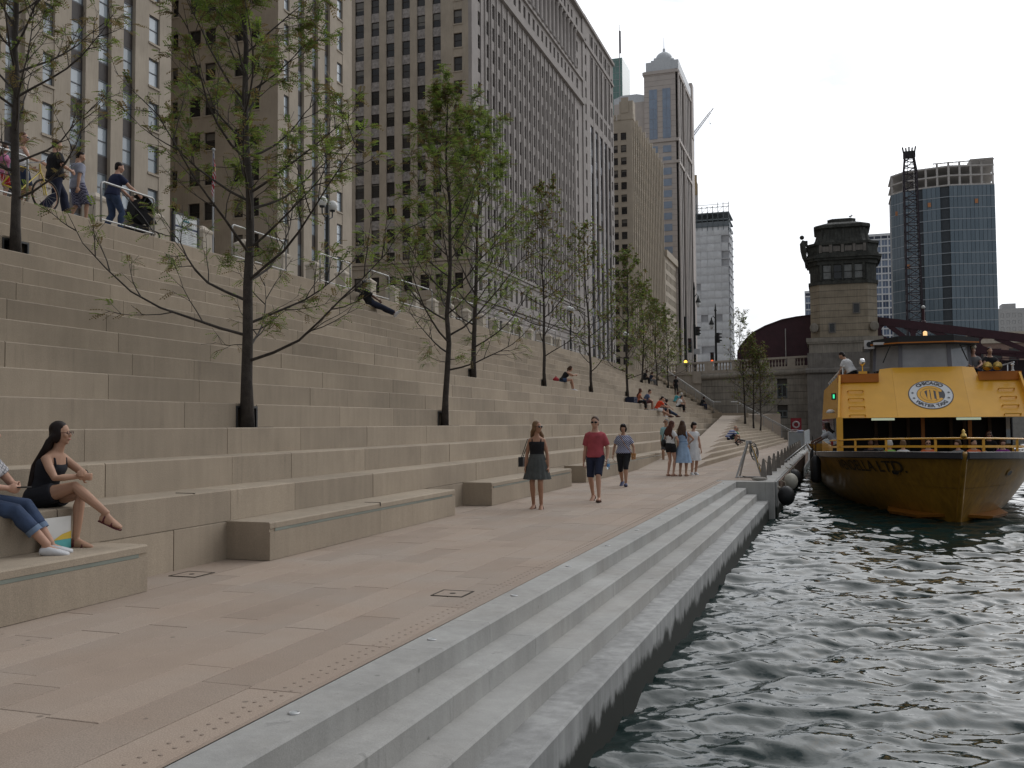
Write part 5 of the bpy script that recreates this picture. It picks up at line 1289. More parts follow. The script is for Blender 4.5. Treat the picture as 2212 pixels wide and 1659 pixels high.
class Body:
    def __init__(b, H=1.72, sex='f', build=1.0):
        b.s = H/1.75; b.sex = sex; b.w = build
        s = b.s; b.thigh = .44*s; b.shin = .43*s; b.ua = .285*s; b.fa = .245*s
        b.sw = (.162 if sex == 'm' else .142)*s*(1+.35*(build-1)); b.hw = .088*s
    def pose(b, pelvis, lean=0, side=0, twist=0, feet=None, knees=None, hands=None, elbows=None, head=(0,0), turn=0, toes=None, curl=0, hipturn=0):
        s = b.s; b.P = Vector(pelvis)
        R = Matrix.Rotation(-lean, 3, 'X') @ Matrix.Rotation(side, 3, 'Y'); b.up = R @ V(0,0,1)
        b.hr = Matrix.Rotation(hipturn, 3, 'Z') @ V(1,0,0); b.hr = (b.hr-b.up*0).normalized()
        b.sr = (Matrix.Rotation(twist, 3, 'Z') @ V(1,0,0)); b.sr = (b.sr - b.up*b.sr.dot(b.up)).normalized(); b.sf = b.up.cross(b.sr)*1.0
        b.up2 = (Matrix.Rotation(-lean-curl, 3, 'X') @ V(0,0,1)) if curl else b.up
        b.N = b.P+b.up*.26*s+b.up2*.24*s                                    # neck base
        b.sh = [b.N - b.up2*.085*s + b.sr*sg*b.sw for sg in (-1,1)]
        b.hp = [b.P + b.hr*sg*b.hw for sg in (-1,1)]
        b.kn = []; b.an = []; b.el = []; b.wr = []
        knees = knees or [V(0,1,.1)]*2; elbows = elbows or [V(-.4,-1,0), V(.4,-1,0)]
        for i in (0,1):
            k, a = ik(b.hp[i], Vector(feet[i]), b.thigh, b.shin, Vector(knees[i])); b.kn.append(k); b.an.append(a)
            e, w_ = ik(b.sh[i], Vector(hands[i]), b.ua, b.fa, Vector(elbows[i])); b.el.append(e); b.wr.append(w_)
        b.toes = [Vector(t).normalized() for t in (toes or [V(-.12,1,-.12), V(.12,1,-.12)])]
        yaw, pit = head; base = math.atan2(-b.sf.x, b.sf.y)
        Rh = Matrix.Rotation(turn+yaw, 3, 'Z') @ Matrix.Rotation(-pit, 3, 'X'); b.hx, b.hy, b.hz = Rh@V(1,0,0), Rh@V(0,1,0), Rh@V(0,0,1)
        nk = (b.up2*.6+b.hz*.4).normalized(); b.H0 = b.N+nk*.075*s; b.hc = b.H0+b.hz*.105*s+b.hy*.018*s
        return b
    def spine(b, t):
        """point, right, forward at distance t (m at 1.75) above the hip joints"""
        s = b.s
        if t < .26: p = b.P+b.up*t*s; u = b.up
        else: p = b.P+b.up*.26*s+b.up2*(t-.26)*s; u = b.up2
        f = min(max(t/.45,0),1); r = (b.hr*(1-f)+b.sr*f); r = (r-u*r.dot(u)).normalized(); return p, r, u.cross(r)
    def torso(b, mb, t0=-.12, t1=.60, inf=0, bulge=0, hem=False):
        s = b.s; w = b.w
        if b.sex == 'm': T = [(-.13,.075,.07),(-.06,.15,.11),(.03,.163,.118),(.13,.152,.112),(.24,.158,.118),(.34,.178,.125),(.42,.180,.115),(.47,.145,.088),(.505,.075,.066),(.56,.057,.06),(.63,.055,.058)]
        else: T = [(-.13,.075,.07),(-.06,.158,.118),(.03,.165,.122),(.12,.138,.103),(.19,.125,.098),(.28,.140,.118),(.35,.152,.125),(.42,.152,.098),(.47,.120,.075),(.505,.062,.056),(.56,.046,.05),(.63,.046,.05)]
        ts = [q[0] for q in T]; n = 14; rings = []
        for t in sorted(set([t0,t1]+[q for q in ts if t0 < q < t1])):
            rx = np.interp(t, ts, [q[1] for q in T]); ry = np.interp(t, ts, [q[2] for q in T])
            if hem and t < .03: rx = np.interp(.03, ts, [q[1] for q in T]); ry = np.interp(.03, ts, [q[2] for q in T])
            if hem: rx += .018*max(0, 1-max(t,0)/.12); ry += .016*max(0, 1-max(t,0)/.12)
            if t < .40: rx *= w; ry *= w*(1+.12*(w-1))
            p, r, f = b.spine(t); rings.append([p+r*((rx*s+inf)*math.cos(2*pi*k/n))+f*((ry*s+inf)*math.sin(2*pi*k/n)+ (bulge*s if math.sin(2*pi*k/n) > .3 and .0 < t < .25 else 0)) for k in range(n)])
        mb.rings(rings)
    def limb(b, mb, pts, rad, inf=0, n=10):
        mb.tube(pts, [r*b.s+inf for r in rad], n)
    def arm(b, mb, i, f=1.0, inf=0, flare=0):
        """arm surface from shoulder to fraction f (1 = elbow, 2 = wrist)"""
        S, E, W = b.sh[i], b.el[i], b.wr[i]; k = (1.1 if b.sex == 'm' else .92)*(.5+.5*b.w)
        ins = b.sr*(1 if i == 0 else -1); pts = [S+ins*.085*b.s+b.up2*.045*b.s, S+ins*.012*b.s+b.up2*.006*b.s, S.lerp(E,.5), E, E.lerp(W,.3), W]; rad = [.040*k,.052*k,.046*k,.037*k,.038*k,.025*k]
        if f < 1:
            q = S.lerp(E, f); pts = [pts[0], pts[1], S.lerp(E,f*.5), q]; rad = [.040*k,.054*k,.052*k+flare*.5,.049*k+flare]
        elif f < 2: pts = pts[:4]+[E.lerp(W, f-1)]; rad = rad[:4]+[.036*k+flare]
        b.limb(mb, pts, rad, inf)
    def leg(b, mb, i, f=2.0, inf=0, flare=0, straight=False):
        H_, K, A = b.hp[i], b.kn[i], b.an[i]; k = (1.0 if b.sex == 'm' else 1.0)*(.4+.6*b.w)
        out = b.hr*(-1 if i == 0 else 1)
        pts = [H_+out*.012*b.s+V(0,0,.02*b.s), H_.lerp(K,.22)+out*.008*b.s, H_.lerp(K,.6), K, K.lerp(A,.28)-(b.toes[i]*.012*b.s), K.lerp(A,.62), A]; rad = [.088*k,.088*k,.070*k,.052*k,.055*k,.043*k,.034*k]
        if f < 2:
            fr = [0,.22,.6,1,1.28,1.62,2]; n = [j for j in range(7) if fr[j] < f-.02]; q = H_.lerp(K,f) if f <= 1 else K.lerp(A,f-1); rr_ = np.interp(f, fr, rad)
            pts = [pts[j] for j in n]+[q]; rad = [(max(rad[j], .058) if straight and fr[j] > .5 else rad[j]) for j in n]+[(max(rr_,.057) if straight else rr_)+flare]
            rad = [r+flare*min(1,(fr[j]/f if j < len(fr) else 1)) if j in n else r for j, r in enumerate(rad)]
        b.limb(mb, pts, rad, inf)
    def foot(b, mb, i, inf=0, h=1.0):
        s = b.s; A = b.an[i]; d = b.toes[i]; side = d.cross(V(0,0,1)).normalized(); up = side.cross(d)
        heel = A - d*.055*s - up*.055*s
        rings = []
        for f, w_, hh, z in ((-.012,.022,.022,.0),(0,.034,.04,.0),(.06,.037,.062,.008),(.12,.040,.045,.0),(.18,.046,.030,-.006),(.225,.040,.022,-.012),(.25,.020,.014,-.014)):
            c = heel+d*f*s+up*z*s; rings.append([c+side*((w_*s+inf)*math.cos(a))+up*((hh*s*h+inf)*math.sin(a)) for a in [2*pi*k/10 for k in range(10)]])
        mb.rings(rings)
    def hand(b, mb, i, grip=.5, fr=.0095, palm=None, spread=.0):
        s = b.s; W = b.wr[i]; d = (W-b.el[i]).normalized(); d = (d*.8 + (Vector(palm)*.2 if palm is not None else V(0,0,-.15))).normalized()
        inn = b.hr*(1 if i == 0 else -1); nrm = (inn - d*inn.dot(d)); nrm = nrm.normalized() if nrm.length > .1 else d.orthogonal().normalized(); sd = d.cross(nrm).normalized()
        if sd.dot(b.sf) < 0: sd = -sd                       # thumb side looks forward
        pc = W+d*.045*s; ell(mb, pc, sd, nrm, d, .041*s, .020*s, .056*s, 10, 6)
        for j, L in enumerate((.068,.078,.074,.056)):
            o = W+d*.082*s+sd*(.029-.0195*j)*s; g = grip*(.9+.08*j); p1 = o+(d*math.cos(g*.8)+nrm*math.sin(g*.8)+sd*spread*(1.5-j))*L*.45*s; p2 = p1+(d*math.cos(g*1.7)+nrm*math.sin(g*1.7))*L*.35*s; p3 = p2+(d*math.cos(g*2.5)+nrm*math.sin(g*2.5))*L*.25*s
            mb.tube([o-d*.02*s,o,p1,p2,p3], [fr*s*1.1,fr*s*1.1,fr*s,fr*s*.95,fr*s*.8], 6)
        o = W+d*.025*s+sd*.030*s; p1 = o+(d*.55+sd*.75+nrm*.35).normalized()*.042*s; p2 = p1+(d*.85+sd*.2+nrm*.45).normalized()*.035*s
        mb.tube([o-sd*.012*s,o,p1,p2], [fr*s*1.3,fr*s*1.35,fr*s*1.15,fr*s*.9], 6)
    def headmesh(b, mb):
        s = b.s; c, x, y, z = b.hc, b.hx, b.hy, b.hz
        ell(mb, c+z*.012*s-y*.012*s, x, y, z, .076*s, .096*s, .108*s, 14, 10)
        ell(mb, c-z*.045*s+y*.018*s, x, y, z, .058*s, .070*s, .072*s, 12, 8)
        ell(mb, c-z*.093*s+y*.060*s, x, y, z, .024*s, .020*s, .018*s, 8, 6)
        mb.tube([c+y*.082*s+z*.010*s, c+y*.100*s-z*.020*s, c+y*.090*s-z*.036*s], [.010*s,.015*s,.013*s], 6)
        ell(mb, c+y*.082*s-z*.060*s, x, y, z, .026*s, .013*s, .010*s, 8, 5)
        for sg in (-1,1):
            ell(mb, c+x*sg*.076*s-z*.012*s-y*.004*s, x, y, z, .011*s, .020*s, .031*s, 6, 6)
            ell(mb, c+x*sg*.040*s+y*.070*s-z*.022*s, x, y, z, .026*s, .020*s, .022*s, 8, 5)
        mb.tube([b.N-b.up2*.05*s, b.N+b.up2*.02*s, b.H0+z*.03*s, c-z*.03*s-y*.01*s], [(.062 if b.sex == 'm' else .052)*s]*2+[(.056 if b.sex == 'm' else .047)*s]*2, 10)
    def hair(b, kind, mat, root, vox):
        s = b.s; c, x, y, z = b.hc, b.hx, b.hy, b.hz; mb = MB()
        if kind == 'bald':
            for sg in (-1,1): ell(mb, c+x*sg*.062*s-y*.04*s-z*.01*s, x, y, z, .022*s, .05*s, .04*s)
            ell(mb, c-y*.085*s-z*.02*s, x, y, z, .06*s, .024*s, .04*s)
        else:
            ell(mb, c+z*.044*s-y*.026*s, x, y, z, .081*s, .096*s, .088*s, 14, 8)
            ell(mb, c-y*.055*s-z*.01*s, x, y, z, .078*s, .060*s, .085*s)
            if kind != 'short': 
                for sg in (-1,1): ell(mb, c+x*sg*.064*s-y*.015*s-z*.01*s, x, y, z, .026*s, .055*s, .09*s)
            if kind == 'bob':
                ell(mb, c-y*.035*s-z*.02*s, x, y, z, .102*s, .085*s, .105*s); ell(mb, c+z*.06*s+y*.02*s, x, y, z, .085*s,.07*s,.06*s)
            if kind == 'bun': ell(mb, c-y*.11*s+z*.05*s, x, y, z, .045*s, .045*s, .045*s)
            if kind == 'pony':
                p0 = c-y*.11*s+z*.02*s; mb.tube([p0, p0-y*.05*s-V(0,0,.06*s), p0-y*.05*s-V(0,0,.2*s), p0-y*.02*s-V(0,0,.3*s)], [.03*s,.035*s,.028*s,.008*s], 8)
            if kind in ('long', 'verylong'):
                L = (.34 if kind == 'long' else .52)*s; bk = -b.sf
                for k in range(7):
                    u = (k-3)/3; p0 = c+x*u*.072*s-y*(.06-.03*abs(u))*s-z*.02*s
                    p1 = b.N+b.sr*u*.10*s+bk*(.085-.02*abs(u))*s+b.up2*.02*s
                    p2 = p1+(-b.up2)*L*.42+b.sr*u*.01*s+bk*.02*s; p3 = p1-b.up2*L*.78+b.sr*u*.008*s; p4 = p1-b.up2*L+b.sr*(u*.006)*s
                    mb.tube([p0, p0.lerp(p1,.5)-y*.012*s, p1, p2+b.sr*.025*math.sin(k*2)-b.sf*.02, p3+b.sr*.03*math.cos(k*3)+b.sf*.015, p4+b.sr*.02*math.sin(k*5)], [.034*s,.040*s,.040*s,.038*s,.030*s,.010*s], 7)
        return remeshed('hair', mb, vox, mat, root, 4)
def garment_top(b, root, mat, sleeve=.55, t0=.0, t1=.485, inf=.014, vox=.014, loose=0, tank=False, bulge=0):
    mb = MB(); b.torso(mb, t0, (.40 if tank else t1), inf+loose, bulge, True)
    if sleeve > 0:
        for i in (0,1): b.arm(mb, i, sleeve, min(inf,.014), .008)
    if tank:
        for i in (0,1):
            p, r, f = b.spine(.40); sg = -1 if i == 0 else 1; q = b.sh[i]+b.up2*.03*b.s-r*sg*.055*b.s
            MB().tube([p+r*sg*.085*b.s+f*.098*b.s-b.up2*.02, q+f*.062*b.s, q+b.up2*.022*b.s, q-f*.062*b.s, p+r*sg*.075*b.s-f*.09*b.s-b.up2*.02], [.015*b.s,.011*b.s,.010*b.s,.011*b.s,.015*b.s], 6).build('strap', mat, root, smooth=True)
    o = remeshed('top', mb, vox, mat, root, 4)
    for c in list(root.children):
        if c.name.startswith('strap') and c.parent == root: c.parent = o
    return o
def garment_legs(b, root, mat, f=.8, inf=.012, flare=.02, vox=.014, name='shorts', top=.10, straight=False):
    mb = MB(); b.torso(mb, -.13, top, inf)
    for i in (0,1): b.leg(mb, i, f, inf, flare, straight)
    return remeshed(name, mb, vox, mat, root, 4)
def garment_skirt(b, root, mat, t_top=.14, length=.42, flare=.10, pleats=9, name='skirt', pd=.012):
    s = b.s; mb = MB(); rings = []; n = 54
    p0, r, f = b.spine(t_top)
    for j in range(11):
        u = j/10; t = t_top-u*length/s
        rx = np.interp(u, [0,.35,1], [.132,.178,.178+flare])*s+.012; ry = np.interp(u, [0,.35,1], [.108,.140,.135+flare])*s+.012
        c = b.spine(max(t,0))[0]+V(0,0,min(t,0)*s)
        rings.append([c+b.hr*rx*math.cos(a)*(1+pd/.16*u*math.sin(pleats*a))+V(-b.hr.y,b.hr.x,0)*ry*math.sin(a)*(1+pd/.16*u*math.sin(pleats*a)) for a in [2*pi*k/n for k in range(n)]])
    mb.rings(rings, 0, False); return mb.build(name, mat, root, smooth=True)
def shoes(b, root, mat, vox, h=1.0, name='shoe', sandal=False):
    for i in (0,1):
        mb = MB()
        if sandal:
            s = b.s; A = b.an[i]; d = b.toes[i]; sd = d.cross(V(0,0,1)).normalized(); up = sd.cross(d); o = A-d*.06*s-up*.092*s
            mb.rings([[o+d*f*s+sd*w_*s*math.cos(a)+up*.011*s*math.sin(a) for a in [2*pi*k/10 for k in range(10)]] for f, w_ in ((-.01,.02),(.0,.036),(.1,.036),(.18,.047),(.23,.042),(.255,.02))])
            for f, w_, hh in ((.165,.05,.045),(.06,.043,.085)):
                c = o+d*f*s; mb.tube([c+sd*w_*s, c+sd*w_*.7*s+up*hh*.8*s, c+up*(hh+.012)*s, c-sd*w_*.7*s+up*hh*.8*s, c-sd*w_*s], .011*s, 5)
            mb.build('sandal', mat, root, smooth=True)
        else:
            b.foot(mb, i, .010, h); remeshed(name, mb, vox, mat, root, 3)
def shades(b, root, mat=None):
    s = b.s; mb = MB(); c = b.hc+b.hy*.098*s-b.hz*(-.006)*s
    for sg in (-1,1):
        ell(mb, c+b.hx*sg*.034*s-b.hy*.006*s, b.hx, b.hy, b.hz, .030*s, .008*s, .022*s, 10, 6)
        mb.tube([c+b.hx*sg*.062*s-b.hy*.012*s+b.hz*.008*s, c+b.hx*sg*.078*s-b.hy*.095*s+b.hz*.004*s], .004*s, 4)
    mb.tube([c-b.hx*.01*s+b.hz*.006*s, c+b.hx*.01*s+b.hz*.006*s], .005*s, 4); return mb.build('sunglasses', mat or M('sunglass', (.008,.008,.01), .1, var=0), root, smooth=True)
def eyes(b, root):
    mb = MB(); s = b.s
    for sg in (-1,1): ell(mb, b.hc+b.hx*sg*.034*s+b.hy*.084*s+b.hz*.003*s, b.hx, b.hy, b.hz, .013*s, .007*s, .006*s, 8, 5)
    mb.build('eyes', M('eye_dark', (.02,.015,.012), .3), root, smooth=True)
    mb = MB(); ell(mb, b.hc+b.hy*.093*s-b.hz*.060*s, b.hx, b.hy, b.hz, .023*s, .005*s, .008*s, 8, 5); mb.build('lips', M('lips', (.30,.10,.085), .5), root, smooth=True)
def person(label, loc, rotz, b, skin=0, vox=.012, hair=('short','brown'), top=None, legs=None, skirt=None, shoe=None, glasses=False, grip=(.5,.5), group=None, feet=True, z0=0, eye=False):
    """b is a posed Body in local space (y forward)"""
    root = thing('person', label, 'person', loc, rotz, group)
    mb = MB(); b.torso(mb, -.13, .6); b.headmesh(mb)
    fr = .0095 if vox <= .008 else (.0115 if vox <= .012 else .0135)
    for i in (0,1):
        b.arm(mb, i, 2.0); b.hand(mb, i, grip[i], fr); b.leg(mb, i); b.foot(mb, i)
    remeshed('body', mb, vox, SKIN[skin], root, 4)
    if hair: b.hair(hair[0], HAIR[hair[1]], root, max(vox,.010))
    if top: garment_top(b, root, vox=max(vox*1.15,.014), **top)
    if legs: garment_legs(b, root, vox=max(vox*1.15,.014), **legs)
    if skirt: garment_skirt(b, root, **skirt)
    if shoe: shoes(b, root, shoe[0], max(vox,.010), *shoe[1:])
    if glasses: shades(b, root)
    elif eye: eyes(b, root)
    return root
def standing(H, sex, build=1.0, stride=0.0, head=(0,0), hands=None, lean=.02, twist=0, wide=.0, elbows=None, lead=1, bend=.0, toes=None):
    b = Body(H, sex, build); s = b.s; hz = (.935-.09*abs(stride))*s
    f = [V(-.085*s-wide, stride*.5*(1 if lead == 0 else -1), .085*s), V(.085*s+wide, stride*.5*(1 if lead == 1 else -1), .085*s)]
    back = 0 if lead == 1 else 1
    if stride > .3: f[back] = f[back]+V(0,0,.035)
    tz = [V(-.12,1,-.10), V(.12,1,-.10)]
    if stride > .3: tz[back] = V(tz[back].x,1,-.45); tz[1-back] = V(tz[1-back].x,1,.22)
    if hands is None:
        sw = stride*.45; hands = [V(-.235*s*build, (.03+sw*(1 if lead == 1 else -1))*s, .80*s), V(.235*s*build, (.03+sw*(-1 if lead == 1 else 1))*s, .80*s)]
    return b.pose((0,0,hz), lean=lean, twist=twist, feet=f, hands=hands, elbows=elbows or [V(-.5,-1,0), V(.5,-1,0)], head=head, toes=toes or tz)
def sitting(H, sex, build=1.0, drop=.37, fwd=.38, lean=.25, hands=None, head=(0,0), gap=.09, curl=.2, side=0, knees=None, twist=0, feet=None, toes=None):
    b = Body(H, sex, build); s = b.s
    f = feet or [V(-gap, fwd, -drop+.085*s), V(gap, fwd+.03, -drop+.085*s)]
    h = hands or [V(-.10, fwd-.02, .22), V(.10, fwd-.02, .22)]
    return b.pose((0,-.05,.095*s), lean=lean, curl=curl, side=side, feet=f, hands=h, elbows=[V(-1,-.4,-.3), V(1,-.4,-.3)], head=head, knees=knees or [V(-.2,.6,1), V(.2,.6,1)], twist=twist, toes=toes)
PLN = cloth('navy', (.018,.022,.045)); BLKC = cloth('black', (.012,.012,.014)); WHTC = cloth('white', (.60,.60,.60)); DEN = cloth('denim', (.035,.055,.105), .3); GRYC = cloth('grey', (.16,.16,.165))
WSH = M('shoe_white', (.55,.55,.56), .6, var=.1); BSH = M('shoe_dark', (.03,.025,.022), .6); SAND = M('sandal_brown', (.08,.035,.025), .6)
def checks(name, c1, c2, sc):
    if name in MATS: return MATS[name]
    m = bpy.data.materials.new(name); m.use_nodes = True; nt = m.node_tree; b = nt.nodes['Principled BSDF']; N = nt.nodes.new; L = nt.links.new
    tcn = N('ShaderNodeTexCoord'); mp = N('ShaderNodeMapping'); mp.inputs['Rotation'].default_value = (0,.78,0); L(tcn.outputs['Object'], mp.inputs[0]); 
    w1 = N('ShaderNodeTexWave'); w1.inputs['Scale'].default_value = sc; w1.bands_direction = 'X'; w2 = N('ShaderNodeTexWave'); w2.inputs['Scale'].default_value = sc; w2.bands_direction = 'Z'; L(mp.outputs[0], w1.inputs[0]); L(mp.outputs[0], w2.inputs[0])
    mm = N('ShaderNodeMath'); mm.operation = 'MAXIMUM'; L(w1.outputs['Fac'], mm.inputs[0]); L(w2.outputs['Fac'], mm.inputs[1]); rp = N('ShaderNodeMapRange'); rp.inputs[1].default_value = .86; rp.inputs[2].default_value = .93; L(mm.outputs[0], rp.inputs[0])
    mx = N('ShaderNodeMix'); mx.data_type = 'RGBA'; mx.inputs[6].default_value = (*c1,1); mx.inputs[7].default_value = (*c2,1); L(rp.outputs[0], mx.inputs[0]); L(mx.outputs[2], b.inputs['Base Color']); b.inputs['Roughness'].default_value = .9
    MATS[name] = m; return m
def stripes(name, c1, c2, sc):
    if name in MATS: return MATS[name]
    m = bpy.data.materials.new(name); m.use_nodes = True; nt = m.node_tree; b = nt.nodes['Principled BSDF']; N = nt.nodes.new; L = nt.links.new
    tcn = N('ShaderNodeTexCoord'); w1 = N('ShaderNodeTexWave'); w1.inputs['Scale'].default_value = sc; w1.bands_direction = 'Z'; L(tcn.outputs['Object'], w1.inputs[0]); rp = N('ShaderNodeMapRange'); rp.inputs[1].default_value = .45; rp.inputs[2].default_value = .55; L(w1.outputs['Fac'], rp.inputs[0])
    mx = N('ShaderNodeMix'); mx.data_type = 'RGBA'; mx.inputs[6].default_value = (*c1,1); mx.inputs[7].default_value = (*c2,1); L(rp.outputs[0], mx.inputs[0]); L(mx.outputs[2], b.inputs['Base Color']); b.inputs['Roughness'].default_value = .9
    MATS[name] = m; return m

# --- the three walkers in front
b = standing(1.66, 'f', 1.0, .10, head=(.95,-.02), lead=0, twist=.1, hands=[V(-.215,.02,.78), V(.215,.04,.78)])
r = person('woman in black tank top and grey pleated skirt walking with head turned', (-5.22,17.05,0), pi+.12, b, 1, .010, ('long','blond'), dict(mat=BLKC, sleeve=0, tank=True, t0=.08), None, None, (SAND,1.0,'sandal',True), True)
garment_skirt(b, r, cloth('grey_pleat', (.065,.07,.068), .3), .15, .47, .075, 14)
mb = MB().box(.27,.36,-.20,.0,.78,.96); mb.tube([(.31,-.02,.94),(.17,.05,1.30),(.15,-.06,1.31),(.31,-.18,.94)], .008, 5); mb.build('handbag', M('bag_black', (.012,.012,.013), .5), r)
b = standing(1.78, 'm', .96, .42, head=(0,.02), lead=0, wide=.018, hands=[V(-.25,.08,.84), V(.25,-.02,.80)])
r = person('man in faded red tee and navy shorts walking in flip-flops', (-4.56,18.98,0), pi+.03, b, 0, .010, ('short','brown'), dict(mat=cloth('faded_red', (.33,.062,.075), .2), sleeve=.72, t0=-.015, inf=.016, loose=.004), dict(mat=PLN, f=.96, inf=.010, flare=.012, top=.05, straight=True), None, (SAND,1.0,'sandal',True), True, (.5,1.1))
bt = thing('water_bottle', 'clear plastic water bottle in the hand of the man in red', 'bottle', (-4.27,18.86,.66)); MB().lathe([(.026,0),(.032,.01),(.032,.13),(.03,.15),(.012,.185),(.012,.195)],0,0,12).build('body', M('clear_plastic', (.6,.66,.7), .08, var=0, trans=.7), bt, smooth=True); MB().lathe([(.014,.195),(.014,.212)],0,0,10).build('cap', WHTC, bt); MB().lathe([(.0328,.05),(.0328,.11)],0,0,12).build('label_band', cloth('blue_band', (.1,.25,.5)), bt)
b = standing(1.62, 'f', 1.16, .42, head=(0,.03), lead=0, hands=[V(-.27,.06,.78), V(.27,.0,.78)])
r = person('woman in patterned blue blouse and black capri trousers walking', (-4.96,23.68,0), pi+.05, b, 3, .010, ('bob','dark'), dict(mat=checks('cloth_lattice', (.035,.045,.14), (.55,.56,.62), 8.5), sleeve=.62, t0=-.0, inf=.016, loose=.006), dict(mat=BLKC, f=1.12, inf=.010, flare=.004, top=.06, name='capri_trousers'), None, (M('shoe_blue', (.07,.08,.15), .6),.95), False, (.5,.5), eye=True)
mb = MB(); mb.tube([(.10,.13,1.32),(-.06,.175,1.05),(-.24,.10,.80)], .008, 5).tube([(.10,.13,1.32),(.09,-.1,1.34),(-.05,-.15,1.1),(-.22,-.05,.82)], .008, 5).rings([[(-.20,.02,.68),(-.30,.02,.68),(-.31,.11,.68),(-.21,.11,.68)],[(-.19,.03,.83),(-.32,.03,.83),(-.32,.10,.83),(-.20,.10,.83)]]); mb.build('crossbody_bag', M('bag_tan', (.33,.16,.05), .6), r)
mb = MB(); c = b.hc+b.hz*.095*b.s+b.hy*.045*b.s
for sg in (-1,1): ell(mb, c+b.hx*sg*.033, b.hx, b.hy, b.hz, .03,.012,.02,8,6)
mb.build('sunglasses', M('sunglass', (.008,.008,.01), .1, var=0), r)
# --- group behind them
b = standing(1.80, 'm', 1.05, .36, head=(-.35,.02), lead=1)
person('grey haired man in pale aqua polo and charcoal shorts walking', (-5.95,36.4,0), pi-.1, b, 3, .012, ('short','grey'), dict(mat=cloth('aqua', (.24,.40,.42)), sleeve=.75, t0=-.05, inf=.020, loose=.006), dict(mat=cloth('charcoal', (.06,.06,.065)), f=.92, inf=.010, flare=.012, top=.06, straight=True), None, (WSH,1.0), True)
b = standing(1.68, 'f', .95, .05, head=(-.5,.30), hands=[V(-.13,.20,.95), V(.16,.16,.90)], elbows=[V(-1,-.5,0), V(1,-.5,0)])
r = person('brown haired woman in white tee and black shorts with shoulder bag, back turned', (-4.55,28.5,0), -.55, b, 0, .013, ('long','auburn'), dict(mat=WHTC, sleeve=.5, t0=.08, inf=.014), dict(mat=BLKC, f=.42, inf=.014, flare=.01, top=.12), None, (SAND,1.0,'sandal',True))
mb = MB().ball((-.24,.0,.98), .13, 10, 7, 0, (.55,1.0,1.0)); mb.tube([(-.24,.08,1.08),(-.12,.05,1.40),(-.13,-.08,1.38),(-.24,-.08,1.08)], .011, 5); mb.build('shoulder_bag', M('bag_black', (.012,.012,.013), .5), r, smooth=True)
b = standing(1.68, 'f', 1.0, .06, head=(.35,.28), hands=[V(-.14,.22,1.02), V(.20,.20,1.02)], elbows=[V(-1,-.6,-.2), V(1,-.6,-.2)])
r = person('woman in light blue sleeveless dress with cream bag, back to the camera', (-4.20,28.62,0), -.12, b, 3, .013, ('long','brown'), dict(mat=cloth('chambray', (.26,.37,.52), .15), sleeve=0, t0=.06, t1=.47, inf=.016), None, None, (SAND,1.0,'sandal',True))
garment_skirt(b, r, cloth('chambray', (.26,.37,.52)), .13, .62, .085, 11, 'dress_skirt', .008)
p, rr_, f = b.spine(.13); MB().rings([[p+V(0,0,dz)+rr_*.142*math.cos(a)+f*.118*math.sin(a) for a in [2*pi*k/20 for k in range(20)]] for dz in (-.012,.018)], 0, False).build('belt', cloth('chambray_belt', (.17,.26,.42)), r, smooth=True)
mb = MB().rings([[(-.22,-.06,.78),(-.22,.16,.78),(-.30,.16,.78),(-.30,-.06,.78)],[(-.21,-.09,.98),(-.21,.19,.98),(-.30,.19,.98),(-.30,-.09,.98)],[(-.22,-.04,1.10),(-.22,.12,1.10),(-.27,.12,1.10),(-.27,-.04,1.10)]]); mb.tube([(-.24,-.03,1.08),(-.15,-.03,1.42),(-.15,.05,1.42),(-.24,.10,1.08)], .012, 5); mb.build('tote_bag', M('bag_cream', (.42,.36,.25), .7), r)
b = standing(1.64, 'f', 1.0, .1, head=(.2,.2)); r = person('dark haired woman in white dress half hidden behind the blue dress', (-3.98,29.35,0), pi+.5, b, 0, .013, ('bob','dark'), dict(mat=WHTC, sleeve=.3, t0=.05), None, None, (WSH,1.0)); garment_skirt(b, r, WHTC, .13, .55, .06, 9, 'dress_skirt', .006)

# --- pair seated at the near left
b = sitting(1.66, 'f', 1.05, lean=.30, curl=.12, head=(.12,-.02), hands=[V(.0,.40,.33), V(.06,.41,.30)], feet=[V(.03,.34,-.37+.085), V(.02,.66,-.06)], knees=[V(.0,.7,1), V(.05,.5,1)], toes=[V(.05,1,-.08), V(.10,1,-.35)])
BDR = cloth('black_dress', (.012,.013,.018), .2)
r = person('long haired woman in black strappy dress seated with legs crossed, hands on knee', (-7.12,7.22,.82), -1.42, b, 3, .0075, ('verylong','dark'), dict(mat=BDR, sleeve=0, tank=True, t0=-.05, inf=.012), dict(mat=BDR, f=.48, inf=.016, flare=.012, top=.10, name='dress_skirt'), None, (M('sandal_burgundy', (.10,.022,.025), .5),1.0,'sandal',True), False, (.75,.8), eye=True)
s = b.s; mb = MB(); c = b.hc+b.hy*.098*s+b.hz*.006*s
for sg in (-1,1): mb.tube([c+b.hx*sg*.034*s+(b.hx*math.cos(a)*.026+b.hz*math.sin(a)*.017)*s for a in [2*pi*k/12 for k in range(13)]], .003, 4, cap=False); mb.tube([c+b.hx*sg*.06*s-b.hy*.01*s, c+b.hx*sg*.078*s-b.hy*.095*s], .003, 4)
mb.build('spectacles', M('frame_dark_red', (.05,.012,.012), .4), r)
wv = b.wr[0].lerp(b.el[0],.12); d = (b.wr[0]-b.el[0]).normalized(); a_ = d.orthogonal().normalized(); b2 = d.cross(a_); MB().tube([wv+(a_*math.cos(t)+b2*math.sin(t))*.031 for t in [2*pi*k/14 for k in range(15)]], .004, 4, cap=False).build('bracelet', BLACK, r)
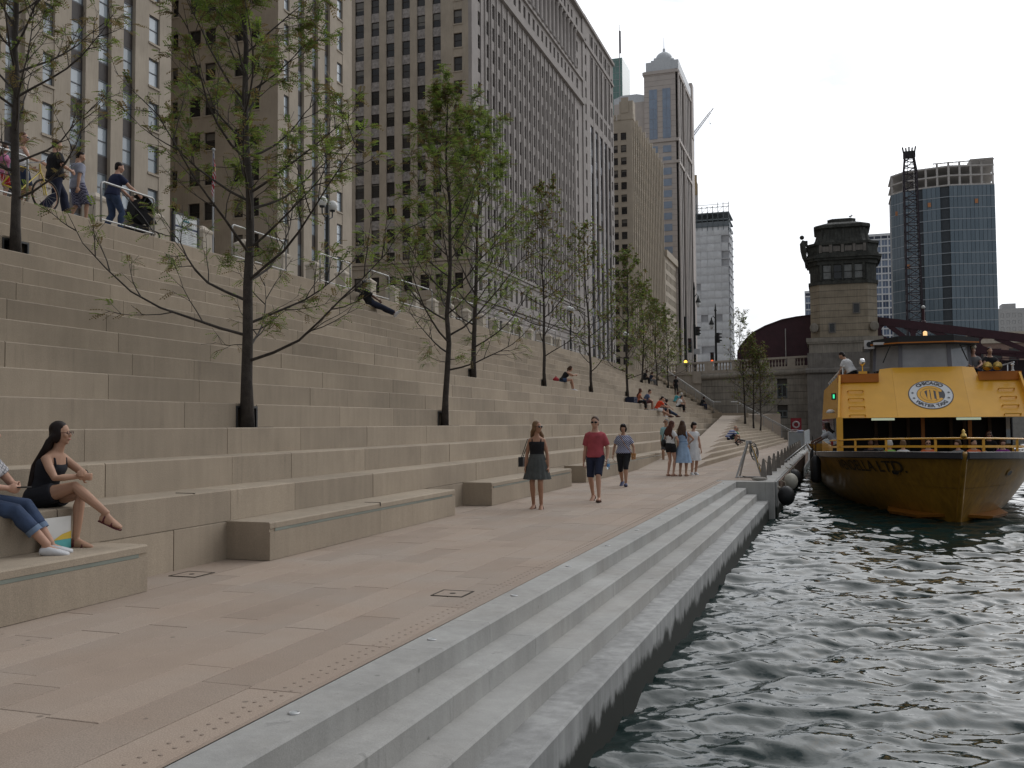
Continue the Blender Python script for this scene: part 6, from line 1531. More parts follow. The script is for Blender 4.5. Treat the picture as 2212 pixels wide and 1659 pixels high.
b = sitting(1.66, 'f', 1.22, lean=.22, curl=.15, head=(-.1,.0), hands=[V(-.06,.34,.24), V(.10,.34,.24)], feet=[V(-.24,.56,-.37+.085), V(-.10,.60,-.37+.085)], toes=[V(-.3,1,-.05), V(-.25,1,-.1)], knees=[V(-.3,.4,1), V(-.1,.4,1)])
r = person('person in grey sleeved patterned tee and cuffed jeans at the left edge holding a phone', (-7.12,6.42,.82), -1.25, b, 0, .010, ('long','brown'), dict(mat=checks('cloth_print', (.45,.44,.45), (.12,.12,.14), 11), sleeve=.6, t0=-.03, inf=.022, loose=.01), dict(mat=DEN, f=1.52, inf=.012, flare=.006, top=.10, name='jeans'), None, (WSH,.7), False, (1.0,1.0))
mb = MB()
for i in (0,1):
    q = b.kn[i].lerp(b.an[i],.50); q2 = b.kn[i].lerp(b.an[i],.62); mb.tube([q,q2], .068, 12, cap=False)
mb.build('jean_cuffs', cloth('denim_pale', (.13,.18,.26)), r, smooth=True)
ph = thing('phone', 'small phone held by the person in jeans at the left edge', 'phone', tuple(r.matrix_basis @ V(.02,.42,.24)), -1.25); MB().box(-.04,.04,-.07,.07,-.004,.006).build('body', BLACK, ph)
sg_ = thing('poster_card', 'small white card with teal and yellow design leaning behind the seated women', 'card', (-6.79,7.02,.45), 0)
MB().box(-.012,0,-.17,.17,0,.30).build('card', M('card_white', (.6,.6,.58), .6), sg_); MB().box(.001,.003,-.17,.17,0,.09).build('teal_band', M('card_teal', (.10,.38,.38), .6), sg_); MB().add([(.004,-.05,.09),(.004,.17,.09),(.004,.17,.16),(.004,.06,.14)], [(0,1,2,3)]).build('yellow_shape', M('card_yellow', (.6,.42,.06), .6), sg_)

# --- people on the terrace: seated on row k at distance Y, feet one row down
TG = 'people sitting on the terrace'
def on_row(k, Y): return (Xk(k)-.10, Y, zk(k))
def seated(label, k, Y, rz, sex='f', H=1.7, skin=0, hair=('short','brown'), top=GRYC, slv=.6, legm=DEN, legf=1.9, shoe=BSH, lean=.3, head=(0,.1), hands=None, fwd=.36, feet=None, build=1.0, curl=.25, drop=.37, vox=.019, toes=None, loc=None):
    b = sitting(H, sex, build, drop=drop, fwd=fwd, lean=lean, head=head, hands=hands, feet=feet, curl=curl, toes=toes)
    return person(label, loc or on_row(k, Y), rz, b, skin, vox, hair, dict(mat=top, sleeve=slv, tank=(slv == 0), t0=-.02, inf=.016), dict(mat=legm, f=legf, inf=.012, flare=.008, top=.08, name='trousers' if legf > 1.2 else 'shorts'), None, (shoe,1.0), group=TG)
r = seated('woman in black tank top and denim shorts bent over her phone on the steps', 7, 40.4, -1.15, 'f', 1.68, 0, ('pony','brown'), BLKC, 0, DEN, .45, WSH, .55, (-.1,.35), [V(-.06,.56,.34), V(.10,.56,.34)], .42, vox=.012)
bg_ = thing('red_bag', 'red bag lying behind the woman reading on the steps', 'bag', (-11.42,40.25,zk(7))); MB().ball((0,0,.12), .16, 10, 7, 0, (.9,1.0,.72)).tube([(0,-.08,.2),(0,-.04,.28),(0,.04,.28),(0,.08,.2)], .012, 5).build('body', M('bag_red', (.35,.02,.03), .7), bg_, smooth=True)
seated('woman with long brown hair in orange top beside a dark suitcase', 5, 51.6, -1.3, 'f', 1.68, 1, ('long','auburn'), cloth('coral', (.42,.14,.08)), .3, BLKC, 1.9, BSH, .15, (.2,0))
seated('man in slate blue tee and dark red shorts sitting above the boys', 5, 53.6, -1.25, 'm', 1.8, 0, ('short','brown'), cloth('slate_blue', (.075,.10,.18)), .6, cloth('maroon_short', (.12,.05,.05)), .9, WSH, .35, (-.1,.3))
sc_ = thing('suitcase', 'dark navy suitcase lying on the terrace beside the seated group', 'suitcase', (Xk(5)-.3,50.6,zk(5))); MB().box(-.25,.22,-.45,.55,.02,.30).box(-.2,.2,-.4,.5,.30,.34).tube([(.22,-.1,.2),(.28,-.1,.2),(.28,.15,.2),(.22,.15,.2)], .015, 5).build('body', PLN, sc_)
seated('boy in pink and white shirt at the left of the man in orange', 4, 54.2, -1.3, 'm', 1.5, 0, ('short','auburn'), cloth('pinkwhite', (.5,.36,.36)), .6, WHTC, .9, WSH, .3, (.1,.2))
seated('dark haired boy just behind the man in orange', 4, 55.5, -1.2, 'm', 1.55, 0, ('short','dark'), GRYC, .6, PLN, .9, WSH, .2, (.1,.1))
seated('man in bright orange red tee and white shorts leaning over his legs', 4, 54.9, -1.05, 'm', 1.78, 0, ('short','dark'), cloth('orange_red', (.62,.06,.02)), .65, WHTC, .7, SAND, .45, (-.1,.35), [V(-.05,.55,.25), V(.10,.55,.22)], .4, [V(-.08,.78,-.30), V(.10,.82,-.30)], loc=(Xk(4)-.02,53.6,zk(4)))
seated('girl in grey vest and jeans stretched out on the terrace', 4, 57.4, -.95, 'f', 1.62, 0, ('pony','brown'), cloth('grey_olive', (.15,.14,.12)), 0, DEN, 1.9, SAND, -.25, (.1,.1), [V(-.2,-.15,.02), V(.2,.3,.12)], .4, [V(-.06,.80,-.33), V(.12,.84,-.33)], curl=.1)
seated('girl in dark top with black bag between the orange man and the reclining girl', 4, 56.3, -1.2, 'f', 1.5, 0, ('bob','dark'), BLKC, .5, BLKC, 1.8, BSH, .3, (0,.3))
seated('man in white tee and black trousers sitting one row higher', 5, 66.0, -1.2, 'm', 1.76, 0, ('short','dark'), WHTC, .6, BLKC, 1.9, BSH, .35, (-.05,.2))
seated('red haired woman in turquoise top and pale shorts', 6, 68.6, -1.0, 'f', 1.68, 0, ('bob','auburn'), cloth('turquoise', (.06,.30,.34)), .5, cloth('khaki', (.36,.27,.2)), .9, SAND, .3, (.1,.1))
seated('white haired woman in blue top next to the turquoise one', 6, 70.6, -1.0, 'f', 1.66, 0, ('bob','white'), cloth('teal_blue', (.08,.22,.32)), .5, cloth('khaki', (.36,.27,.2)), .9, SAND, .25, (.1,.1))
seated('man in black sitting alone near the landing by the ramp', 6, 83.4, -.9, 'm', 1.76, 2, ('short','dark'), BLKC, .6, PLN, 1.9, BSH, .3, (0,.3))
b = standing(1.72, 'f', .95, .0, head=(.2,.1), hands=[V(-.13,.16,1.02), V(.24,0,.8)])
person('slim figure in black standing on the terrace below the handrail', (Xk(8)-.3,78.0,zk(8)), pi+.4, b, 2, .018, ('bun','dark'), dict(mat=BLKC, sleeve=.5), dict(mat=BLKC, f=1.9, inf=.008, flare=0, name='trousers'), None, (BSH,1.0), group=TG)
seated('dark clothed person sitting high up beside the handrail', 11, 72.5, -1.2, 'm', 1.75, 2, ('short','dark'), BLKC, .6, BLKC, 1.9, BSH, .3, (0,.2))
seated('person in navy sitting high up behind the thin trees', 11, 75.2, -1.0, 'f', 1.7, 0, ('bob','brown'), PLN, .6, GRYC, 1.9, BSH, .25, (.2,.1))
stz = .165*4
seated('bald man in blue and white striped tee hunched on the ramp stairs', 0, 0, -1.2, 'm', 1.78, 0, ('bald','grey'), stripes('cloth_stripe', (.50,.52,.58), (.07,.10,.28), 2.4), .7, PLN, .9, SAND, .6, (0,.3), [V(-.08,.52,.25), V(.08,.52,.25)], .40, build=1.15, drop=.20, loc=(-5.12,51.6,stz+.02))
seated('child in green tee beyond the striped man on the ramp stairs', 0, 0, -1.0, 'm', 1.45, 3, ('short','dark'), cloth('green', (.03,.22,.10)), .7, PLN, .9, SAND, .5, (0,.2), None, .34, drop=.17, loc=(-5.0,52.7,stz+.02))
# man reclining high on the terrace
b = Body(1.8,'m',1.05); b.pose((0,-.05,.10), lean=-.55, curl=.25, feet=[V(-.10,.86,-.30), V(.12,.90,-.28)], hands=[V(-.28,-.42,.06), V(.10,.25,.16)], elbows=[V(-1,-.6,.2), V(1,-.5,0)], head=(0,.15), knees=[V(0,.2,1)]*2, toes=[V(-.3,.7,.7), V(.4,.7,.6)])
r = person('man in black with grey cap reclining across the upper seats', (Xk(13)-.05,28.9,zk(13)), -1.0, b, 2, .013, ('short','dark'), dict(mat=BLKC, sleeve=.9, t0=-.04, inf=.02), dict(mat=cloth('dark_indigo', (.02,.024,.045)), f=1.92, inf=.018, flare=.008, name='trousers'), None, (WSH,1.0))
mb = MB(); ell(mb, b.hc+b.hz*.06-b.hy*.01, b.hx, b.hy, b.hz, .092,.105,.075); ell(mb, b.hc+b.hz*.035+b.hy*.12, b.hx, b.hy, b.hz, .07,.06,.012); mb.build('cap', GRYC, r, smooth=True)
# --- people on the sidewalk at top left
b = standing(1.76, 'm', 1.12, .62, head=(-.3,.1), lead=0, hands=[V(-.25,.25,1.02), V(.26,.22,1.0)])
person('man in black shirt and dark trousers striding along the upper walk', (-15.75,16.1,6.115), -.35, b, 0, .013, ('short','brown'), dict(mat=BLKC, sleeve=.9, t0=-.06, inf=.024, loose=.008), dict(mat=PLN, f=1.94, inf=.02, flare=.02, name='trousers', straight=True), None, (BSH,1.0))
b = standing(1.70, 'm', .95, .3, head=(-.3,.3), lead=1)
person('youth in grey tee and plaid shorts on the upper walk', (-15.85,16.85,6.115), -.35, b, 3, .013, ('short','dark'), dict(mat=cloth('heather', (.26,.27,.33), .25), sleeve=.7, t0=-.1, inf=.022, loose=.01), dict(mat=checks('cloth_plaid', (.05,.05,.09), (.22,.22,.30), 7), f=1.1, inf=.025, flare=.03, straight=True), None, (BSH,1.0))
b = standing(1.80, 'm', 1.08, .3, head=(-.35,.2), lead=1, lean=.22, hands=[V(-.22,.52,1.02), V(.22,.52,1.02)], elbows=[V(-.6,-.6,-.6), V(.6,-.6,-.6)])
person('man in navy tee pushing a stroller behind the railing', (-15.95,18.05,6.115), -.42, b, 0, .013, ('short','dark'), dict(mat=cloth('navy_tee', (.015,.02,.05)), sleeve=.7, t0=-.04, inf=.022), dict(mat=DEN, f=1.92, inf=.016, flare=.01, name='trousers'), None, (BSH,1.0))
b = standing(1.70, 'f', .95, .1, head=(-.7,.05), hands=[V(-.2,.25,1.0), V(.25,.30,1.05)], elbows=[V(-.6,-.6,-.6), V(.6,-.6,-.6)])
person('short haired woman in white vest with red strap holding a bicycle', (-16.0,15.45,6.115), -.5, b, 0, .013, ('short','auburn'), dict(mat=WHTC, sleeve=0, tank=True, t0=-.02), dict(mat=DEN, f=.9, inf=.016, flare=.02), None, (BSH,1.0), True)
b = standing(1.25, 'f', 1.0, .0, head=(-.4,.1)); person('child in pink top beside the bicycle at the left edge', (-15.85,14.85,6.115), -.6, b, 0, .012, ('long','brown'), dict(mat=cloth('pink', (.45,.16,.28), .3), sleeve=.6, t0=-.1, inf=.03), dict(mat=cloth('red_short', (.4,.03,.03)), f=.9, inf=.016, flare=.02), None, (WSH,1.0))
b = standing(1.78, 'm', 1.05, .2, head=(-.4,.1)); person('man with brown skin just entering at the far left behind the rail', (-16.4,14.5,6.115), -.5, b, 2, .013, ('short','dark'), dict(mat=BLKC, sleeve=.6), dict(mat=PLN, f=1.9, name='trousers'), None, (BSH,1.0))
# --- boat crew and passengers
def bl(x, y, z): return tuple(boat.matrix_basis @ V(x,y,z))
b = standing(1.75, 'f', 1.05, .1, head=(.1,.05), lean=.62, hands=[V(-.20,.88,.92), V(.05,.90,.82)], elbows=[V(-.6,-.2,-1), V(.6,-.2,-1)])
r = person('deckhand in grey uniform shirt and red pouch reaching for the gangway rail', bl(-2.62,6.2,.95), 1.30, b, 2, .011, ('long','dark'), dict(mat=cloth('uniform_grey', (.36,.38,.42)), sleeve=.85, t0=-.02, inf=.02), dict(mat=BLKC, f=1.9, name='trousers'), None, (BSH,1.0)); mb = MB(); p, q_, f_ = b.spine(.06); ell(mb, p+f_*.06, q_, f_, b.up, .18,.13,.13); mb.build('red_pouch', M('life_red', (.25,.02,.02), .7), r, smooth=True)
b = standing(1.78, 'm', 1.05, .0, head=(.3,.55), lean=.55, hands=[V(-.2,.42,.78), V(.15,.45,.78)])
person('crewman in white shirt leaning over the upper deck rail', bl(-2.05,7.3,3.30), 1.0, b, 3, .012, ('short','dark'), dict(mat=WHTC, sleeve=.6, t0=-.02, inf=.02), dict(mat=BLKC, f=1.9, name='trousers'), None, (BSH,1.0))
PG = 'passengers seated in the bow of the water taxi'
def passenger(label, x, y, top, hair, skin=0, sex='f', rz=pi, z=.95+.24, slv=.5, head=(0,0), glasses=False):
    b = sitting(1.7, sex, 1.05, drop=.42, fwd=.38, lean=.05, head=head, curl=.1)
    return person(label, bl(x,y,z), rz+.03, b, skin, .021, hair, dict(mat=top, sleeve=slv, t0=-.02, inf=.018), dict(mat=PLN, f=1.9, inf=.014, name='trousers'), None, (BSH,1.0), glasses, group=PG)
passenger('passenger in black at the left end of the bow bench', -1.76, 4.05, BLKC, ('short','dark'), 2, 'm', head=(.3,-.1))
passenger('white haired passenger in green top facing away in the bow', -1.28, 3.45, cloth('lime', (.22,.42,.10)), ('bob','white'), 0, 'f', 0.3)
passenger('blond haired passenger in white top facing away in the bow', -0.92, 3.35, WHTC, ('bob','blond'), 0, 'f', -.2)
passenger('passenger in orange tee and sunglasses in the middle of the bow', -0.22, 3.55, cloth('orange_tee', (.55,.12,.04)), ('short','brown'), 0, 'm', glasses=True)
passenger('passenger in grey top right of the boat stem', 0.55, 3.35, GRYC, ('bob','brown'), 0, 'f', pi-.8)
passenger('passenger with raised arm in red tee right of the stem', 1.01, 3.65, cloth('orange_tee', (.55,.12,.04)), ('short','dark'), 3, 'm', pi+.4)
passenger('passenger in purple top at the right end of the bow', 1.85, 4.05, cloth('purple', (.20,.03,.22)), ('bob','brown'), 0, 'f')
passenger('passenger in dark top and sunglasses standing out behind the purple one', 1.63, 4.85, BLKC, ('long','auburn'), 0, 'f', pi, .95+.48, glasses=True)
passenger('small dark haired passenger peeping over the left rail', -1.54, 4.75, GRYC, ('bob','dark'), 2, 'f', pi-.3, .95+.34)
r = passenger('passenger in cream cap beside the brass horns on the upper deck', 1.55, 6.6, GRYC, ('short','brown'), 0, 'm', pi, 3.80+.28); 
cp = thing('cap', 'cream baseball cap worn by the passenger beside the horns', 'cap', bl(1.55,6.55,3.80+.28+.86)); MB().ball((0,0,0), .10, 10, 6, 0, (1,1.1,.75)).ball((0,-.11,-.03), .07, 8, 5, 0, (1,.9,.2)).build('body', M('cap_cream', (.5,.45,.36), .8), cp, smooth=True)
passenger('dark haired passenger photographing on the upper deck right side', 2.05, 6.7, BLKC, ('short','dark'), 3, 'm', pi+.2, 3.80+.26)
# ------------------------------------------------------------------ street and dock furniture
ORD = 'first second third fourth fifth sixth seventh eighth ninth tenth eleventh twelfth thirteenth fourteenth fifteenth sixteenth seventeenth eighteenth nineteenth twentieth twenty-first'.split()
RAILM = M('rail_galvanised', (.36,.36,.355), .45, var=.08, metal=.6)
def side_rail(y0, y1, label):
    t = thing('guard_rail', label, 'railing', (-15.33, y0, 6.12), 0, 'tube guard rails along the terrace edge')
    L_ = y1-y0; c = .08; H = .95
    MB().tube([(0,0,0),(0,0,H-c),(0,c*.3,H-c*.3),(0,c,H),(0,L_-c,H),(0,L_-c*.3,H-c*.3),(0,L_,H-c),(0,L_,0)], .025, 8).build('frame', RAILM, t, smooth=True)
    MB().tube([(0,0,.10),(0,L_,.10)], .02, 6).build('lower_bar', RAILM, t)
side_rail(11.4, 14.95, 'guard rail in front of the bicycle at the far left')
side_rail(17.0, 18.75, 'guard rail in front of the stroller on the upper walk')
rl = ['guard rail beside the map panel left of the large tree', 'guard rail behind the large tree and below the globe lamp', 'guard rail left of the reclining man', 'guard rail right of the reclining man', 'guard rail behind the leafy tree on the upper walk', 'guard rail above the woman reading on the steps', 'guard rail beyond the woman reading', 'guard rail nearest the far end of the upper walk']
for i, (a, b_) in enumerate(((21.9,24.6),(26.6,28.6),(30.0,31.6),(32.6,35.6),(37.6,40.4),(43.6,47.0),(50,54),(57,61))): side_rail(a, b_, rl[i])
PIERM = M('pier_stone', (.40,.35,.285), .85, var=.1, streak=.1, rnd=.05)
pm = MB(); pm.rings([[(-a,-a,z),(a,-a,z),(a,a,z),(-a,a,z)] for a, z in ((.27,0),(.27,.25),(.24,.28),(.22,1.45),(.25,1.5),(.25,1.56),(.06,1.72))]); pm = pm.mesh('stone_pier', PIERM)
for i in range(21):
    o = link('stone_pier', pm, None, loc=(-18.5, 20.3+2.27*i, 6.115)); tag(o, ORD[i]+' pointed stone pier from the left along the upper walk', 'pier', 'stone piers along the upper walk')
# street wall panels between some piers
GLOBE = M('opal_globe', (.6,.6,.58), .4); POST = M('lamp_black', (.015,.017,.016), .45)
lampm = None
def globe_lamp(loc, label):
    t = thing('street_lamp', label, 'street lamp', loc, 0, 'twin globe street lamps along the upper walk')
    MB().lathe([(.22,0),(.22,.15),(.16,.25),(.14,.7),(.09,.8),(.075,4.2),(.10,4.3),(.07,4.4),(.05,5.1),(.07,5.15),(.0,5.35)], 0, 0, 10).build('post', POST, t, smooth=True)
    for s_ in (-1,1):
        am_ = MB().tube([(0,0,4.35),(0,s_*.2,4.25),(0,s_*.42,4.35),(0,s_*.44,4.6)], [.04,.03,.03,.03], 6).build('arm', POST, t)
        MB().ball((0,s_*.44,4.86), .22, 14, 10).build('globe', GLOBE, am_, smooth=True); MB().lathe([(.1,4.6),(.12,4.66),(.08,4.7)],0,s_*.44,8).build('fitter', POST, am_)
globe_lamp((-20,35.3,6.115), 'twin globe lamp on black post behind the large foreground tree')
globe_lamp((-20,75.0,6.115), 'twin globe lamp right of the sparse tree, above the reading woman')
globe_lamp((-20,97.3,6.02), 'twin globe lamp farthest along, near the bridge lights')
# map panel
t = thing('map_panel', 'white map and schedule panel in black frame on the upper walk', 'sign', (-15.9, 20.15, 6.115))
MB().box(-.04,.04,0,.07,0,1.0).box(-.04,.04,.98,1.05,0,1.0).box(-.04,.04,.07,.98,.96,1.0).build('frame', BLACK, t)
MB().box(-.02,.02,.07,.98,.12,.96).build('panel', M('sign_white', (.58,.60,.60), .5), t)
MB().box(.021,.024,.07,.98,.62,.67).build('heading_band', M('sign_navy', (.03,.04,.10), .5), t)
mb = MB()
for i in range(9): mb.box(.021,.024,.14,.50+.05*(i%3),.57-.045*i,.58-.045*i).box(.021,.024,.60,.88-.06*(i%2),.57-.045*i,.58-.045*i)
mb.build('text_lines', M('sign_grey_text', (.25,.27,.30), .6), t, kind='stuff')
mb = MB()
for i in range(3): mb.lathe([(.05,0),(.01,.06)],0,0,6).xf(Matrix.Translation((.021,.43+.09*i,.80)), len(mb.v)-12)
mb.build('emblem', M('sign_teal', (.05,.18,.20), .6), t)
# stroller
t = thing('stroller', 'black baby stroller with canopy behind the railing', 'stroller', (-15.9, 18.7, 6.115), -.35)
mb = MB(); mb.rings([[(x*w_,y,z) for x in (-1,1)]+[(x*w_,y2,z2) for x in (1,-1)] for y,z,y2,z2,w_ in ((-.1,.55,.15,.35,.2),(.0,.95,.45,.5,.24),(.1,.75,.5,.42,.22))]); mb.build('seat', BLKC, t)
mb = MB()
for i in range(5): a = -.3+.45*i; mb.tube([(-.24,.05,.75),(-.2,.05+.36*math.cos(a),.75+.34*math.sin(a)),(.2,.05+.36*math.cos(a),.75+.34*math.sin(a)),(.24,.05,.75)], .02, 5)
mb.build('canopy_hoops', BLKC, t)
mb = MB(); rows = [[(x, .05+.36*math.cos(a), .75+.34*math.sin(a)) for a in [-.3+1.8*k/8 for k in range(9)]] for x in (-.22,0,.22)]; mb.rings(rows, 0, False, False); mb.build('canopy', BLKC, t, smooth=True)
for x in (-.24,.24):
    MB().tube([(x,-.45,1.05),(x,.1,.55),(x,.45,.15)], .014, 6).build('side_tube', BLACK, t)
    for y, r_ in ((-.25,.14),(.45,.11)):
        mb = MB(); mb.tube([(x,y+r_*math.cos(a),r_+r_*math.sin(a)) for a in [2*pi*k/16 for k in range(17)]], .022, 6, cap=False); mb.build('wheel', BLACK, t, smooth=True)
MB().tube([(-.24,-.45,1.05),(.24,-.45,1.05)], .016, 6).build('handle', BLACK, t); MB().box(-.2,.2,-.15,.3,.2,.34).build('basket', BLKC, t)
# bicycle
t = thing('bicycle', 'yellow bicycle with black tyres held at the far left', 'bicycle', (-15.62, 14.6, 6.115), -.06)
YB = M('bike_yellow', (.55,.42,.06), .4); RUB = M('tyre', (.015,.015,.015), .7)
for y, nm in ((0,'rear'),(1.05,'front')):
    w_ = MB().tube([(0,y+.33*math.cos(a),.34+.33*math.sin(a)) for a in [2*pi*k/28 for k in range(29)]], .022, 6, cap=False).build('wheel', RUB, t, smooth=True)
    MB().tube([(0,y+.30*math.cos(a),.34+.30*math.sin(a)) for a in [2*pi*k/28 for k in range(29)]], .009, 4, cap=False).build('rim', M('rim_tan', (.45,.28,.20), .5), w_)
    mb = MB()
    for k in range(14): a = 2*pi*k/14; mb.tube([(0,y,.34),(0,y+.3*math.cos(a),.34+.3*math.sin(a))], .002, 3, cap=False)
    mb.build('spokes', STEEL, w_)
MB().tube([(0,0,.34),(0,.42,.30),(0,.92,.82),(0,.36,.80),(0,0,.34)], .018, 6).tube([(0,.42,.30),(0,.34,.88)], .018, 6).build('frame', YB, t, smooth=True)
MB().tube([(.03,1.05,.34),(.03,.97,.68),(0,.92,.82),(0,.90,.98)], .014, 6).tube([(-.03,1.05,.34),(-.03,.97,.68)], .014, 6).build('fork', YB, t)
MB().tube([(-.28,.78,1.0),(-.1,.9,1.02),(.1,.9,1.02),(.28,.78,1.0)], .012, 6).build('handlebar', STEEL, t); MB().ball((0,.32,.92), .1, 8, 6, 0, (.8,1.3,.35)).build('saddle', BLACK, t)
# --- handrails by the bridge
def handrail(pts, label):
    t = thing('handrail', label, 'handrail', pts[0]); o = Vector(pts[0]); P = [Vector(p)-o for p in pts]
    MB().tube([P[0]+Vector((-.5 if P[-1].x > 0 else .5,0,0))]+P+[P[-1]+Vector((.6,0,0))], .035, 7).tube([p-Vector((0,0,.12)) for p in P], .025, 6).build('rail', RAILM, t)
    n = 6
    for i in range(n+1): q = P[0].lerp(P[-1], i/n); MB().tube([q, q-Vector((0,0,.95))], .022, 5).build('post', RAILM, t)
handrail([(-14.35,84.3,6.75),(-9.61,84.3,3.40)], 'steel handrail sloping down from the bridge to the landing')
handrail([(-7.25,80.3,3.3),(-3.05,80.3,.95)], 'steel handrail beside the three thin trees')
# lifebuoy cabinet
t = thing('lifebuoy_cabinet', 'red lifebuoy cabinet with white ring near the bridge wall', 'cabinet', (-2.65, 81.2, 0))
MB().box(-.06,.06,.05,.15,0,.9).build('post', STEEL, t); MB().box(-.42,.42,.0,.25,.86,1.92).box(-.36,.36,-.04,.0,.94,1.84).build('box', M('cabinet_red', (.20,.012,.02), .5), t)
mb = MB(); mb.tube([(.24*math.cos(a),-.07,1.39+.24*math.sin(a)) for a in [2*pi*k/20 for k in range(21)]], .07, 8, cap=False); mb.build('lifebuoy', M('buoy_white', (.36,.32,.33), .6), t, smooth=True)
# picket fins with a slack rope
FINM = M('fin_steel', (.20,.185,.165), .7, var=.25, scale=3, streak=.2)
fm = MB(); fm.rings([[(-w_,-.035,z),(w_,-.035,z),(w_,.035,z),(-w_,.035,z)] for w_, z in ((.085,0),(.072,.25),(.032,.53),(.02,.58))]); fm = fm.mesh('dock_fin', FINM)
Yf = [27.3+2.35*i for i in range(13)]; xf_ = lambda y: -1.78+.0055*(y-27)
for i, y in enumerate(Yf):
    o = link('dock_fin', fm, None, loc=(xf_(y), y, 0)); tag(o, ORD[i]+' tapered grey dock fin from the near end of the quay edge', 'bollard', 'dock fins along the quay edge')
mb = MB(); pts = [(-2.24,28.3,.98)]
for a, b_ in zip([26.9]+Yf[:-1], Yf):
    for k in range(5): u = k/4; y = a+(b_-a)*u; pts.append((xf_(y)-.13, y, .46-.14*math.sin(pi*u)))
mb.tube(pts[1:], .014, 5); o = mb.build('rope', M('rope_grey', (.28,.25,.20), .9), None); tag(o, 'slack grey rope strung along the dock fins', 'rope')
mb = MB(); pts = [(-1.38+.005*(y-27), y, -.18-.05*math.sin(y*2.1)) for y in np.arange(27,58,.5)]; mb.tube(pts, .012, 4)
for p in pts[::1]: mb.ball(p, .035, 6, 4)
o = mb.build('light_string', M('string_pale', (.45,.42,.36), .7), None); tag(o, 'pale beaded line hung along the quay wall by the boat', 'rope')
# timber fascia on the quay wall
MB().prism([(-1.395,27.5),(-1.35,27.5),(-1.2,56),(-1.245,56)], -.55, -.05).build('timber_fascia', M('timber_brown', (.16,.105,.075), .8, var=.3, streak=.3), bpy.data.objects['dock_apron'])
# screen gate
t = thing('screen_gate', 'grey mesh screen gate standing at the end of the dock', 'gate', (-2.3, 57, 0))
SCR = M('screen_grey', (.24,.26,.27), .5, var=.12)
MB().box(0,.87,-.02,.02,.06,1.0).build('panel', SCR, t); MB().tube([(0,0,0),(0,0,1.05)], .03, 6).tube([(.87,0,0),(.87,0,1.1)], .03, 6).build('posts', STEEL, t); MB().tube([(0,0,1.02),(.2,0,1.06),(.4,0,1.03),(.6,0,1.08),(.87,0,1.06)], .025, 6).build('top_bar', RAILM, t)
t = thing('screen_fence', 'grey screen panels running from the gate along the quay', 'fence', (-1.43, 57, 0))
for i in range(5): MB().box(-.02,.02,.05+3*i,2.95+3*i,.06,1.05).build('panel', SCR, t); MB().tube([(0,3*i,0),(0,3*i,1.1)], .03, 6).build('post', STEEL, t)
t = thing('blue_bin', 'blue bin standing behind the screen gate', 'bin', (-1.75,62,0)); MB().lathe([(.28,0),(.32,.9),(.34,.92),(.34,1.0),(.1,1.1)],0,0,12).build('body', M('bin_blue', (.02,.05,.16), .5), t)
# A-frame stand with hoses
t = thing('a_frame_stand', 'steel A-frame stand hung with hoses at the end of the quay steps', 'stand', (-2.24, 28.2, 0))
for nm, p in (('leg',(-.34,-.33,0)),('leg',(.37,-.2,0)),('leg',(-.30,.30,0)),('leg',(.35,.36,0))): MB().tube([p,(p[0]*.08,p[1]*.1,1.03)], .028, 7).build(nm, RAILM, t)
MB().tube([(-.34,-.33,.03),(.37,-.2,.03)], .02, 6).build('base_bar', RAILM, t); MB().box(-.08,.08,-.06,.10,.98,1.06).build('head_plate', RAILM, t)
HOSE = M('hose_dark', (.04,.035,.03), .6)
for j in range(3): MB().tube([(.02,-.05,1.04-.03*j)]+[(.13+.10*math.cos(a)+.02*j,-.08,.80+.20*math.sin(a)-.05*j) for a in [2.2-2*pi*k/14 for k in range(14)]]+[(.05,-.05,1.0)], .014, 5).build('hose_loop', HOSE if j != 1 else M('hose_grey', (.25,.24,.23), .6), t, smooth=True)
MB().tube([(.05,-.05,1.0),(.16,-.12,.75),(.30,-.2,.3),(.38,-.25,.05)], .016, 5).build('yellow_hose', M('hose_yellow', (.35,.22,.05), .6), t, smooth=True)
MB().tube([(-.1,0,1.05),(-.3,-.05,1.1),(-.36,-.08,1.0),(-.28,-.1,.93)], .03, 6).build('nozzle', HOSE, t, smooth=True)
MB().tube([(.3,-.35,.03),(.1,-.4,.03),(-.12,-.38,.03),(-.15,-.33,.05),(-.05,-.30,.03),(.2,-.28,.03)], .015, 5).build('floor_hose', HOSE, t, smooth=True)
MB().ball((-1.86,26.75,.05), .1, 8, 6, 0, (2.2,.8,.5)).build('sandbag', M('sandbag', (.30,.28,.25), .9), bpy.data.objects['dock_apron'], smooth=True)
# round fenders on the quay corner
def ball_fender(loc, r, mat, label):
    t = thing('ball_fender', label, 'fender', loc, 0); MB().ball((0,0,0), r, 16, 12, 0, (1,1,1.18)).build('ball', mat, t, smooth=True); MB().tube([(0,0,r*1.1),(-.03,.02,r*1.1+.12),(-.15,.05,.42)], .014, 5).build('rope', M('rope_grey', (.28,.25,.20)), t)
RUBB = M('fender_rubber', (.012,.012,.013), .5); 
ball_fender((-1.16,26.75,-.40), .225, RUBB, 'large black ball fender at the near corner of the dock')
ball_fender((-1.12,28.95,-.14), .20, M('fender_white', (.42,.40,.34), .6, var=.2, scale=6), 'off white ball fender hanging behind the black one')
ball_fender((-1.05,30.0,-.10), .22, RUBB, 'black ball fender beyond the off white one')
t = thing('gangway_rail', 'silver pole held out by the deckhand towards the dock', 'pole', (-1.35,30.6,.38)); MB().tube([(0,0,0),(.62,.75,.50)], .025, 7).build('pole', RAILM, t, smooth=True)
